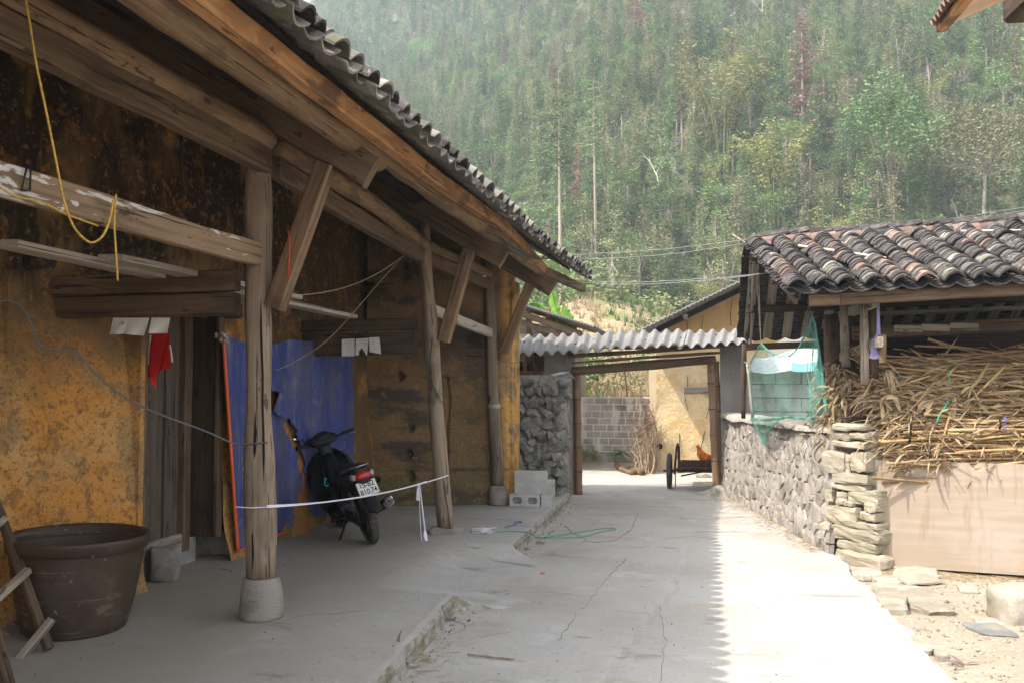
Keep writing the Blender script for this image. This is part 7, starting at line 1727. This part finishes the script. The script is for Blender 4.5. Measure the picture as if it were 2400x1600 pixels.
# trees that can be told apart
def special(kind, u, v, s, label, cat, up=0):
    p = hillhit(u, v); p.y -= up; p.z = hill(p.x, p.y) - .2; return put_tree(kind, p, u, s, label, cat, None)
special(KINDS[11], 1555, 440, .8, 'leafless pale grey tree with spreading bare branches halfway up the slope', 'tree', 6)
special(('bamboo_clump', KINDS[9][1]), 1690, 335, 1.6, 'bright yellow feathery bamboo high on the slope above the shed ridge end', 'bamboo', 6); special(('bamboo_clump', KINDS[9][1]), 1800, 440, 1.25, 'tall yellow bamboo plume left of the tall green tree', 'bamboo', 6)
special(('bamboo_clump', KINDS[9][1]), 1700, 655, .8, 'round yellow green bamboo just above the ochre house roof', 'bamboo', 4)
LS[0] = .75
special(('broadleaf_tree', broad(13, 31, LM['broad'], 3.0, 24, 260, cz=.55)), 2040, 480, 1.2, 'tall dense green tree rising above the middle of the shed ridge', 'tree', 8)
special(('broadleaf_tree', broad(12, 32, LM['tan'], 4.2, 26, 200, 'bark_w', .72, .6, .7)), 2232, 505, 1.1, 'wide olive brown tree with straight white trunk above the right of the shed', 'tree', 8)
special(('broadleaf_tree', broad(9, 33, LM['light'], 3.2, 18, 140)), 1005, 175, 1.2, 'rounded pale green tree high on the upper left slope', 'tree', 4)
special(KINDS[10], 1492, 150, 1.3, 'rust brown dying pine high in the middle of the slope', 'tree', 4); special(KINDS[10], 1870, 330, 1.3, 'pinkish brown dying pine right of the yellow bamboo', 'tree', 4)
special(('broadleaf_tree', KINDS[6][1]), 1165, 455, 1.0, 'bright green bush like tree just above the tiled eave', 'tree', 2)
for (u, v, lab) in ((1330, 770, 'tall pine with bare pale trunk above the left half of the gate roof'), (1407, 610, 'slender pale trunked pine standing clear in the middle of the slope')):
    special(('pine_tree', conifer(17, u, LM['pine'], .62, 1.5)), u, v, 1.0, lab, 'pine tree', 3)
special(('pine_tree', conifer(17, 71, LM['tan'], .6, 1.4)), 2390, 495, 1.0, 'tall thin trunked tree at the right edge of the slope', 'pine tree', 3)
LS[0] = .45
# a big leafy tree nearer, at the right edge
put_tree(('broadleaf_tree', broad(15, 41, LM['light'], 4.6, 34, 520)), (22.5, 52, 5.5), 1.0, 1.25, 'big bright green tree at the upper right edge, nearer than the forest', 'tree', None)
LS[0] = 1.0
trees.sort(key=lambda t: t[1]); NI = 230
KW = ['tall dark pine', 'tall high crowned pine', 'short full pine', 'olive brown pine', 'low bright green pine', 'green broadleaf tree', 'light green broadleaf tree', 'olive broadleaf tree', 'compact green broadleaf tree', 'yellow bamboo clump', 'brown dying pine', 'leafless grey tree']
ZONES = [(1290, 'above the tiled eave'), (1400, 'above the left of the gate roof'), (1500, 'above the middle of the gate roof'), (1640, 'above the ochre gable'), (1770, 'left of the shed ridge end'), (1900, 'above the left shed roof'), (2040, 'above the middle of the shed'), (2200, 'above the right half of the shed'), (9999, 'at the right edge above the shed')]
ORD = ['first', 'second', 'third', 'fourth', 'fifth', 'sixth', 'seventh', 'eighth', 'ninth', 'tenth', 'eleventh', 'twelfth', 'thirteenth', 'fourteenth']
bk = {}
for t in sorted(trees[:NI], key=lambda t: t[6]): bk.setdefault((t[3], next(i for i, zz in enumerate(ZONES) if t[6] < zz[0])), []).append(t)
LAB = {}
for (k_, zi), ts in bk.items():
    for i, t in enumerate(ts): LAB[t] = KW[k_] + ' ' + ZONES[zi][1] + ('' if len(ts) == 1 else ', ' + ORD[min(i, 13)] + ' from left')
for t in trees[:NI]:
    (x, y, z, k_, rz, s, u, v) = t; nm = KINDS[k_][0]; put_tree(KINDS[k_], (x, y, z), rz, s, LAB[t], {'pine_tree': 'pine tree', 'bamboo_clump': 'bamboo'}.get(nm, 'tree'), nm.replace('_', ' ') + 's at the front of the forest')
# the rest of the wood: one mass
def scatter(name, pts, sources):
    me = bpy.data.meshes.new(name); me.from_pydata([p[:3] for p in pts], [], [])
    for an, col, ty in (('kind', 3, 'INT'), ('turn', 4, 'FLOAT'), ('size', 5, 'FLOAT')):
        at = me.attributes.new(an, ty, 'POINT'); at.data.foreach_set('value', [p[col] for p in pts])
    o = bpy.data.objects.new(name, me); COL.objects.link(o); W[o] = Matrix(); o['kind'] = 'stuff'
    ng = bpy.data.node_groups.new(name, 'GeometryNodeTree'); ng.interface.new_socket('Geometry', in_out='INPUT', socket_type='NodeSocketGeometry'); ng.interface.new_socket('Geometry', in_out='OUTPUT', socket_type='NodeSocketGeometry')
    N = ng.nodes; gi = N.new('NodeGroupInput'); go = N.new('NodeGroupOutput'); ip = N.new('GeometryNodeInstanceOnPoints'); ip.inputs['Pick Instance'].default_value = True
    gti = N.new('GeometryNodeJoinGeometry')
    for so in reversed(sources):
        oi = N.new('GeometryNodeObjectInfo'); oi.inputs['Object'].default_value = so; oi.inputs['As Instance'].default_value = True; ng.links.new(oi.outputs['Geometry'], gti.inputs[0])
    def attr(nm, t): a = N.new('GeometryNodeInputNamedAttribute'); a.data_type = t; a.inputs['Name'].default_value = nm; return a.outputs[0]
    ng.links.new(gi.outputs[0], ip.inputs['Points']); ng.links.new(gti.outputs[0], ip.inputs['Instance']); ng.links.new(attr('kind', 'INT'), ip.inputs['Instance Index'])
    cx = N.new('ShaderNodeCombineXYZ'); ng.links.new(attr('turn', 'FLOAT'), cx.inputs[2]); ng.links.new(cx.outputs[0], ip.inputs['Rotation']); ng.links.new(attr('size', 'FLOAT'), ip.inputs['Scale']); ng.links.new(ip.outputs[0], go.inputs[0])
    md = o.modifiers.new('scatter', 'NODES'); md.node_group = ng; return o
srcs = []
for nm, (tm, cm) in KINDS:
    me = bpy.data.meshes.new(nm); n = len(tm.vertices)
    me.from_pydata([tuple(v.co) for v in tm.vertices] + [tuple(v.co) for v in cm.vertices], [], [tuple(p.vertices) for p in tm.polygons] + [tuple(i + n for i in p.vertices) for p in cm.polygons])
    me.materials.append(tm.materials[0]); me.materials.append(cm.materials[0]); me.polygons.foreach_set('material_index', [0] * len(tm.polygons) + [1] * len(cm.polygons))
    srcs.append(bpy.data.objects.new('source_' + nm, me))
fo = scatter('forest', [t[:6] for t in trees[NI:]], srcs); fo['label'] = 'dense mixed forest covering the hillside'
bs_src = [bpy.data.objects.new('source_bush', m_) for m_ in BUSH]; bp = []
y = 43.0
while y < 300:
    sp = 2.9 + (y - 56) * .006; x = -.5 * y
    while x < .42 * y:
        xx = x + rt.uniform(-1, 1); yy_ = y + rt.uniform(-1, 1)
        if yy_ > y0(xx) - 6 or (yy_ < 61 and rt.random() < .5 and ((xx + 5) / 3.2) ** 2 + ((yy_ - 47) / 6) ** 2 > 1):
            z = hill(xx, yy_)
            if (z - 1.6) / yy_ < .5: bp.append((xx, yy_, z - .1, rt.choices((0, 1, 2), (5, 1 if yy_ > 62 else .2, 4))[0], rt.uniform(0, 6.28), rt.uniform(.6, 1.5) * (1 if yy_ > 62 else .6)))
        x += sp
    y += sp
bo = scatter('undergrowth', bp, bs_src); bo['label'] = 'low bushes under the hillside trees'
# terraces: tufts of dry and green grass, shrubs
g1 = MB(); g2 = MB()
for i in range(5200):
    yy_ = 19.6 + 40 * rt.random() ** 1.6; xx = yy_ * rt.uniform(-.36, .05); z = hill(xx, yy_); gr = n3((xx, yy_, 0), .35, 71) > .12; mb = g2 if gr else g1; sc = .16 + yy_ * .006
    for k_ in range(4):
        d = V((rt.uniform(-.5, .5), rt.uniform(-.5, .5), 1)) * sc * rt.uniform(.5, 1.3); s = V((rt.uniform(-1, 1), rt.uniform(-1, 1), 0)) * sc * .12; p = V((xx + rt.uniform(-.1, .1), yy_, z - .03)); n = len(mb.v); mb.v += [p - s, p + s, p + d]; mb.f.append((n, n + 1, n + 2))
M['drygrass'] = make('dry grass', (.36, .28, .16), [dict(s=.6, lo=.4, hi=.65, c=(.26, .19, .11))], rand=0, coord='pos', transl=.3); M['greengrass'] = make('green grass', (.12, .16, .06), [dict(s=.6, lo=.4, hi=.65, c=(.11, .17, .05))], rand=0, coord='pos', transl=.3)
g1.build('dry_grass', M['drygrass'], None, kind='stuff'); g2.build('green_grass', M['greengrass'], None, kind='stuff')
def shrub(u, v, Y, s, mesh, lab, sq=1):
    p = at_y(u, v, Y); z = hill(p.x, Y); o = inst('shrub', mesh, Matrix.Translation((p.x, Y, z - .1)) @ Matrix.Diagonal((s, s, s * sq, 1))); tag(o, lab, 'shrub', None)
shrub(1362, 870, 26, .75, BUSH[0], 'dark green shrub just inside the left gate post, behind the wire fence', 1.3); shrub(1385, 850, 34, .4, BUSH[1], 'small green shrub on the dry terrace, left of the leaning pole'); shrub(1490, 850, 34, .45, BUSH[1], 'spiky green shrub on the terrace left of the ochre house')
shrub(1420, 880, 25, .5, BUSH[2], 'grey brown shrub in the middle of the dry terrace'); shrub(1530, 880, 30, .3, BUSH[1], 'small green shrub beside the ochre house corner'); shrub(1440, 745, 52, 1.6, BUSH[0], 'green bush on the bare mound above the gate roof'); shrub(1410, 770, 46, .9, BUSH[2], 'olive bush below the bare mound')
shrub(1350, 770, 48, .8, BUSH[1], 'bright bush right of the banana plant'); shrub(1300, 740, 50, 2.0, BUSH[0], 'dark bush behind the banana plant', 1.3); shrub(1500, 730, 58, 1.5, BUSH[1], 'pale green bush at the foot of the forest, above the ochre eave')
# banana plant behind the grey house
M['banana'] = make('banana leaf', (.20, .36, .06), [dict(s=(3, 3, 3), lo=.45, hi=.6, c=(.13, .27, .04))], rough=.45, transl=.35, rand=.1)
bnp = empty('banana_plant', at_y(1320, 800, 20.5), 'bright green banana plant rising behind the grey outbuilding', 'banana plant'); BY = 20.5
def bleaf(pts, wpx, nm='leaf'):
    P_ = smoothline([at_y(u, v, BY + i * .05) for i, (u, v) in enumerate(pts)], 5); n = len(P_); vs = []; fs = []; kk = BY / 2080
    for i, p in enumerate(P_):
        t = i / (n - 1); w_ = wpx * kk * math.sin(math.pi * min(1, t * .93 + .07)) ** .6; d = (P_[min(i + 1, n - 1)] - P_[max(0, i - 1)]).normalized(); s = d.cross(V((.2, -1, .1))).normalized(); jag = 1 + .25 * ((i % 3) - 1)
        vs += [p - s * w_ * jag + V((0, .12, -.05)), p, p + s * w_ * (2 - jag) * .9 + V((0, .12, -.05))]
    for i in range(n - 1):
        for k_ in (0, 1): fs.append((i * 3 + k_, i * 3 + k_ + 1, (i + 1) * 3 + k_ + 1, (i + 1) * 3 + k_))
    obj(nm, vs, fs, M['banana'], bnp)
bleaf([(1316, 800), (1308, 750), (1298, 710), (1290, 668)], 13); bleaf([(1322, 800), (1330, 765), (1328, 735), (1318, 715)], 15); bleaf([(1318, 800), (1325, 775), (1340, 768), (1352, 785)], 12); bleaf([(1310, 800), (1285, 735), (1262, 712), (1240, 710)], 10); bleaf([(1316, 805), (1312, 780), (1300, 765), (1288, 775)], 9)
log('stem', [at_y(1320, 880, BY), at_y(1317, 790, BY)], [.10, .06], LM['light'], bnp)
b = MB()
for i in range(60):
    p = at_y(rt.uniform(1312, 1345), rt.uniform(768, 790), BY - .3); card(b, p, .08, .16, rt)
tag(b.build('pink_blossom', make('pinkish dry blossom', (.42, .30, .25), rand=0), None), 'pinkish dry blossom sprigs above the left of the gate roof', 'blossom')
# ---- power lines
def pw_(a, b_, Y0_, Y1_, s, lab, r=.005): wire('power_line', sag(at_y(*a, Y0_), at_y(*b_, Y1_), s, 24, .012, a[1]), r, M['cablew'], lab, 'wire')
M['cablew'] = make('pale grey wire', (.20, .20, .20), rough=.5, rand=0)
pw_((1275, 598), (1778, 558), 12.6, 11.2, .05, 'upper pale wire from the tiled eave to the shed ridge'); pw_((1285, 606), (1745, 571), 12.6, 11.4, .07, 'second pale wire just below the upper one, eave to shed ridge')
pw_((1270, 655), (1800, 640), 12.2, 10.8, .07, 'upper of the two dark wires from the eave end to the shed gable'); pw_((1380, 666), (1800, 641), 12.8, 10.8, .05, 'lower of the two dark wires from the eave end to the shed gable')
pw_((1900, 548), (2420, 482), 11.6, 12.5, .04, 'upper wire crossing above the right of the shed ridge'); pw_((1990, 541), (2420, 490), 11.6, 12.5, .04, 'lower wire crossing above the right of the shed ridge')
wire('black_wire', sag(at_y(1255, 652, 11.7), at_y(1390, 665, 12.8), .03, 10), .006, M['black'], 'black wire running under the end of the tiled eave', 'wire')
wire('stick', [at_y(1715, 549, 11.1), at_y(1775, 586, 11.0)], .008, M['wood_grey'], 'thin stick poking out from the shed ridge end against the forest', 'stick')
wire('power_line', sag(at_x(1275, 762, -2.4), at_y(1330, 782, 19), .05, 8), .004, M['cablew'], 'thin wire in front of the grey outbuilding wall', 'wire')
# ---- corner of another roof, top right
C_ = at_y(2190, 77, 5.0); A_ = at_y(2268, -25, 4.3); Bq = at_y(2420, -26, 5.3)
nb = empty('neighbour_roof', C_, 'corner of a neighbouring roof with corrugated edge and patterned underside at the top right', 'roof')
M['lining'] = make('patterned ceiling lining', (.52, .35, .24), [dict(t='voro', s=9, lo=.35, hi=.42, c=(.40, .30, .22), f=.9)], rough=.8, rand=0)
e1 = A_ - C_; e2 = Bq - C_; nn = e1.cross(e2).normalized(); nn = nn if nn.z > 0 else -nn
q4 = [C_ + e1 * .06 + e2 * .10, A_ + e2 * .1, A_ + e2, Bq]
vs = [q + nn * 0 for q in q4] + [q + nn * .02 for q in q4]
obj('lining', vs, [(0, 1, 2, 3), (7, 6, 5, 4), (0, 4, 5, 1), (1, 5, 6, 2), (2, 6, 7, 3), (3, 7, 4, 0)], M['lining'], nb)
sheet(0, 1, .05, 3, name='sheet', F=(C_, A_, C_ + e2 * 1.4, A_ + e2 * 1.4), pitch=.075, amp=.016, par=nb, mat='rust_roof', th=.006) if 'rust_roof' in M else None
M['rust_roof'] = make('brown corrugated metal', (.14, .075, .05), [dict(s=6, lo=.4, hi=.7, c=(.24, .17, .13))], rough=.7, rand=0)
sheet(0, 1, .045, 3, name='sheet', F=(C_, A_, C_ + e2 * 1.4, A_ + e2 * 1.4), pitch=.075, amp=.016, par=nb, mat='rust_roof', th=.006)
beam('edge_board', C_ + e1 * .05 + e2 * .06, A_ + e2 * .06, .05, .05, M['wood_orange'], nb)
beam('beam_end', at_y(2385, 15, 5.6), at_y(2460, -60, 5.2), .16, .2, M['wood_dark'], nb)
# ================================================================ small things on the ground
def flatwire(pts, r, mat, lab, cat, z=0, nm='string', dz=None): return wire(nm, smoothline([at_z(800 + x / 2.94, 1100 + y / 2.94, z if x < 1330 else ZR + .008) + V((0, 0, .006)) for x, y in pts], 4), r, M[mat], lab, cat)
M['green_s'] = make('green string', (.05, .26, .16), rand=0); M['blue_s'] = make('blue string', (.07, .13, .26), rand=0)
flatwire([(890, 428), (960, 432), (1050, 432), (1165, 428), (1280, 434), (1325, 455)], .005, 'green_s', 'green string lying on the veranda floor up to the kerb', 'string')
flatwire([(1335, 465), (1380, 470), (1560, 445), (1820, 405), (1890, 414), (1790, 430), (1660, 466), (1500, 472), (1400, 470)], .005, 'green_s', 'green string loop lying on the road below the kerb', 'string')
flatwire([(1130, 402), (1160, 392), (1190, 384), (1215, 372), (1245, 366), (1225, 360), (1195, 364), (1200, 372)], .007, 'blue_s', 'short curled blue string on the veranda floor', 'string')
b = MB(); g = MB()
for i in range(26):
    q = at_z(800 + rnd.uniform(940, 1045) / 2.94, 1100 + rnd.uniform(415, 438) / 2.94, .01); b.tube([q + V((rnd.uniform(-.07, .07), rnd.uniform(-.07, .07), rnd.uniform(0, .03))) for _ in range(4)], .003, 3, False)
tag(b.build('string_tangle', M['string_w'], None), 'white string tangle on the green string on the floor', 'string')
DM = [hull_mesh(600 + i, 12, .6, M['stone_tan']) for i in range(5)]
def rock(u, v, z, s, lab, me=None, rz=0, nm='rock', cat='rock', grp=None, lift=.35):
    q = at_z(u, v, z); o = inst(nm, me or rnd.choice(DM), Matrix.Translation((q.x, q.y, z + s[2] * lift)) @ Matrix.Rotation(rz, 4, 'Z') @ Matrix.Diagonal((s[0], s[1], s[2], 1))); return tag(o, lab, cat, grp)
G = 'stones by the road edge'
rock(1264, 1273, ZR, (.13, .08, .05), 'tan pebble on the road just below the kerb break', grp=G); rock(1234, 1288, ZR, (.06, .05, .04), 'small orange pebble below the end of the upper kerb', grp=G)
o = rock(1272, 1345, ZR, (.05, .04, .03), 'orange brick chip alone in the middle of the shaded road', nm='brick_chip', cat='brick chip'); o.data = o.data.copy(); o.data.materials.clear(); o.data.materials.append(make('orange brick', (.55, .17, .07), rand=0))
def slab(u0, v0, u1, v1, h, lab, mat='stone_tan', rz=0, z=-.19, seed=1, nm='rock', cat='rock', depth=None):
    a = at_z(u0, v1, z); c_ = at_z(u1, v1, z); f = at_z((u0 + u1) / 2, v0, z); w_ = c_.x - a.x; d_ = depth or max(.1, f.y - a.y)
    bm = bmesh.new(); bmesh.ops.create_cube(bm, size=1); bmesh.ops.subdivide_edges(bm, edges=bm.edges, cuts=4, use_grid_fill=True)
    for v_ in bm.verts:
        p = V((v_.co.x * w_, v_.co.y * d_, v_.co.z * h)); e_ = (abs(v_.co.x) > .45) + (abs(v_.co.y) > .45) + (v_.co.z > .45)
        p = V((p.x * (1 - .07 * (e_ > 1)), p.y * (1 - .10 * (e_ > 1)), p.z)) + V((n3(p, 3, seed) * .6 + n3(p, 9, seed) * .3, n3(p, 3, seed + 4) * .6 + n3(p, 9, seed + 7) * .3, n3(p, 5, seed + 8) * .15)) * min(w_, d_) * .5
        v_.co = p
    me = bpy.data.meshes.new(nm); bm.to_mesh(me); bm.free(); me.materials.append(M[mat]); o = inst(nm, me, Matrix.Translation(((a.x + c_.x) / 2, (a.y + f.y) / 2, z + h * .35)) @ Matrix.Rotation(rz, 4, 'Z')); return tag(o, lab, cat, G)
Z6 = lambda x, y: (1900 + x / 3.92, 1200 + y / 3.92)
M['stone_pale'] = make('pale sunlit stone', (.32, .285, .23), [dict(s=4, lo=.45, hi=.62, c=(.23, .195, .145), f=.8, d=8), dict(s=14, lo=.56, hi=.66, c=(.24, .2, .15), f=.5, d=5)], rough=.95, bump=[('noise', 12, .9, .02), ('noise', 50, .6, .004)], rand=.12)
for i, (x0, y0_, x1, y1, h, lab) in enumerate(((440, 545, 662, 612, .07, 'flat pale stone at the road edge nearest the wall end'), (600, 600, 832, 672, .06, 'second flat pale stone at the road edge, below the first'), (620, 680, 1015, 752, .05, 'long low flat stone sunk in the dirt beside the road'),
        (690, 770, 945, 958, .12, 'chunky cracked stone in the hollow at the road edge'), (940, 788, 1352, 955, .11, 'broad flat stone with dark shaded front edge right of the hollow'), (420, 800, 720, 940, .06, 'crumbled concrete piece tucked into the broken road edge'),
        (780, 1105, 1005, 1192, .05, 'low stone half buried below the hollow'), (925, 1195, 1115, 1322, .09, 'rough stone leaning at the lower road edge'), (1155, 1300, 1290, 1378, .08, 'small rough stone at the lower road edge, near the dry leaf'), (1290, 1340, 1520, 1420, .03, 'nearly buried pale slab right of the dry leaf'),
        (820, 520, 1250, 640, .03, 'large flush pale slab just in front of the plywood'), (1390, 700, 1560, 745, .04, 'pale flat stone in the middle of the dirt'))):
    u0, v0 = Z6(x0, y0_); u1, v1 = Z6(x1, y1); slab(u0, v0, u1, v1, h * .75, lab, 'stone_pale', rnd.uniform(-.1, .1), seed=i * 5)
q = at_z(2400, 1462, -.19); o = soft_block('boulder', (q.x + .02, q.y + .1, -.09), (.42, .34, .30), M['stone_pale'], 17, None, .05, .3); tag(o, 'large pale boulder at the right edge of the picture', 'boulder')
u0, v0 = Z6(1570, 1060); u1, v1 = Z6(1850, 1170); slab(u0, v0, u1, v1, .05, 'smooth grey green stone lying in front of the boulder', 'stone_grey', seed=90)
u0, v0 = Z6(1500, 985); u1, v1 = Z6(1770, 1050); slab(u0, v0, u1, v1, .03, 'flat grey stone just left of the boulder', 'stone_pale', seed=95)
for i, (x, y, lab) in enumerate(((965, 1100, 'white pebble on the dirt, left of a pair'), (1030, 1095, 'grey white pebble on the dirt, right of a pair'), (1105, 1015, 'single white pebble above the pebble pair'), (1395, 1110, 'white pebble in the middle of the dirt patch'), (1365, 1280, 'round white pebble low on the dirt patch'))):
    u, v = Z6(x, y); o = rock(u, v, -.19, (.055, .045, .035), lab, DM[i], cat='pebble', nm='pebble', grp='white pebbles on the dirt'); o.data = o.data.copy(); o.data.materials.clear(); o.data.materials.append(M['plank_pale'])
# gravel, grit and straw litter
gm = MB(); rg = random.Random(8)
for i in range(2600):
    x = rg.uniform(1.5, 4.2); y = rg.uniform(4.0, 9.2)
    if x < edgeR(y) + .02: continue
    s = rg.choice((.006, .008, .011, .016, .024)) * rg.uniform(.7, 1.3); z = ground_z(x, y); me = DM[i % 5]
    Mx = Matrix.Translation((x, y, z + s * .25)) @ Matrix.Rotation(rg.random() * 6, 4, 'Z') @ Matrix.Diagonal((s * 1.4, s, s * .8, 1)); gm.add([Mx @ v.co for v in me.vertices], [tuple(p.vertices) for p in me.polygons])
gm.build('gravel', M['stone_pale'], None, kind='stuff')
gm = MB()
for i in range(650):
    x = rg.uniform(-4.0, 1.4); y = rg.uniform(3.8, 13); s = rg.choice((.003, .004, .005, .008)); z = .006 if x < kerbx(y) - .05 else ZR + .006
    if rg.random() < .35: x = kerbx(y) + rg.uniform(.03, .18); z = ZR + .005; s *= 1.6
    me = DM[i % 5]; Mx = Matrix.Translation((x, y, z)) @ Matrix.Rotation(rg.random() * 6, 4, 'Z') @ Matrix.Diagonal((s * 2, s, s * .8, 1)); gm.add([Mx @ v.co for v in me.vertices], [tuple(p.vertices) for p in me.polygons])
gm.build('grit', make('dark grit', (.11, .085, .06), rand=0), None, kind='stuff')
lm_ = MB()
def litter(x, y, z): L = rg.uniform(.02, .12); a = rg.uniform(0, 6.28); d = V((math.cos(a), math.sin(a), rg.uniform(-.05, .12))) * L; lm_.tube([V((x, y, z + .008)), V((x, y, z + .008)) + d], .0018, 3, False)
for i in range(900):
    t = rg.random(); p = Fp.lerp(Np, t) + WN * abs(rg.gauss(0, .16)); litter(p.x, p.y, ZR)
for i in range(900):
    x = rg.uniform(1.55, 3.2); y = PB0.y - abs(rg.gauss(0, .28)) - (x - 1.6) * .1; litter(x, y, ground_z(x, y))
for i in range(260):
    y = rg.uniform(4.1, 9); litter(kerbx(y) + abs(rg.gauss(.05, .12)), y, ZR)
for i in range(350): x = rg.uniform(1.6, 4); y = rg.uniform(4.3, 9); litter(x, y, ground_z(x, y))
lm_.build('straw_litter', M['husk'], None, kind='stuff')
# dry leaves and twigs
wire('twig', smoothline([at_z(800 + x / 2.94, 1100 + y / 2.94, ZR) + V((0, 0, .012)) for x, y in ((870, 1284), (960, 1294), (1060, 1306), (1190, 1318))]), .006, M['twig'], 'thin straight twig lying on the shaded road near the bottom', 'twig')
b = MB()
for (x, y) in ((440, 1300), (500, 1295), (540, 1300), (470, 1330), (520, 1345), (430, 1345), (380, 1350), (540, 1360)):
    q = at_z(800 + x / 2.94, 1100 + y / 2.94, ZR); ribbon(b, q + V((0, 0, .02)), (rnd.uniform(-1, 1), rnd.uniform(-.4, .4), .15), rnd.uniform(.10, .22), rnd.uniform(.02, .035), .3, rnd, .5)
tag(b.build('dry_leaves', M['husk'], None), 'curled dry leaves lying against the kerb at the bottom', 'dry leaves')
u, v = Z6(1370, 1420); b = MB(); q = at_z(u, v, -.185)
for k_ in range(5): ribbon(b, q + V((rnd.uniform(-.05, .05), rnd.uniform(-.03, .03), .015)), (rnd.uniform(-1, 1), rnd.uniform(-.5, .5), .3), .11, .02, .8, rnd, .5)
tag(b.build('dry_leaf', make('purplish dry leaf', (.16, .10, .09), rand=0), None), 'dark purplish dry leaf at the lower right road edge', 'dry leaf')
b = MB(); q = at_z(800 + 700 / 2.94, 1100 + 1050 / 2.94, ZR)
b.tube(smoothline([q + V((-.06, -.03, .01)), q + V((-.02, .02, .03)), q + V((.03, .03, .02)), q + V((.08, .05, .01))]), .008, 6); tag(b.build('rubber_strip', M['cable'], None), 'curled grey rubber strip beside the lower kerb', 'strip')
# two bits of brick behind the tub
for (u, v, lab) in ((28, 1468, 'red brick fragment on the floor behind the ladder, upper one'), (8, 1488, 'red brick fragment on the floor behind the ladder, lower one')):
    o = inst('brick_fragment', DM[2].copy(), Matrix.Translation(at_z(u, v, 0) + V((0, 0, .02))) @ Matrix.Diagonal((.10, .06, .05, 1))); o.data.materials.clear(); o.data.materials.append(M['tile_red']); tag(o, lab, 'brick')
# small weeds
for i, (u, v) in enumerate(((1382, 1062), (1448, 1060))):
    b = MB(); q = at_y(u, v + 6, 18.7)
    for k_ in range(26): card(b, q + V((rnd.uniform(-.12, .12), rnd.uniform(-.1, .1), rnd.uniform(0, .12))), .06, .14, rnd)
    tag(b.build('weed', LM['light'], None), ['green weed at the foot of the block wall beside the left gate post', 'green weed at the foot of the block wall above the bent log'][i], 'weed')
# ================================================================ the hazy air
HZ = NT('hazy air'); HZ.m.node_tree.nodes.remove(HZ.out); HZ.out = HZ.n('OutputMaterial'); pv = HZ.n('VolumePrincipled'); pv.inputs['Color'].default_value = (.74, .87, 1.0, 1); pv.inputs['Density'].default_value = HAZE; pv.inputs['Anisotropy'].default_value = .0
HZ.l(pv.outputs[0], HZ.out.inputs['Volume'])
hz = MB().box((-25, 190, 91), (720, 480, 186)).build('haze', HZ.m, None, kind='stuff')
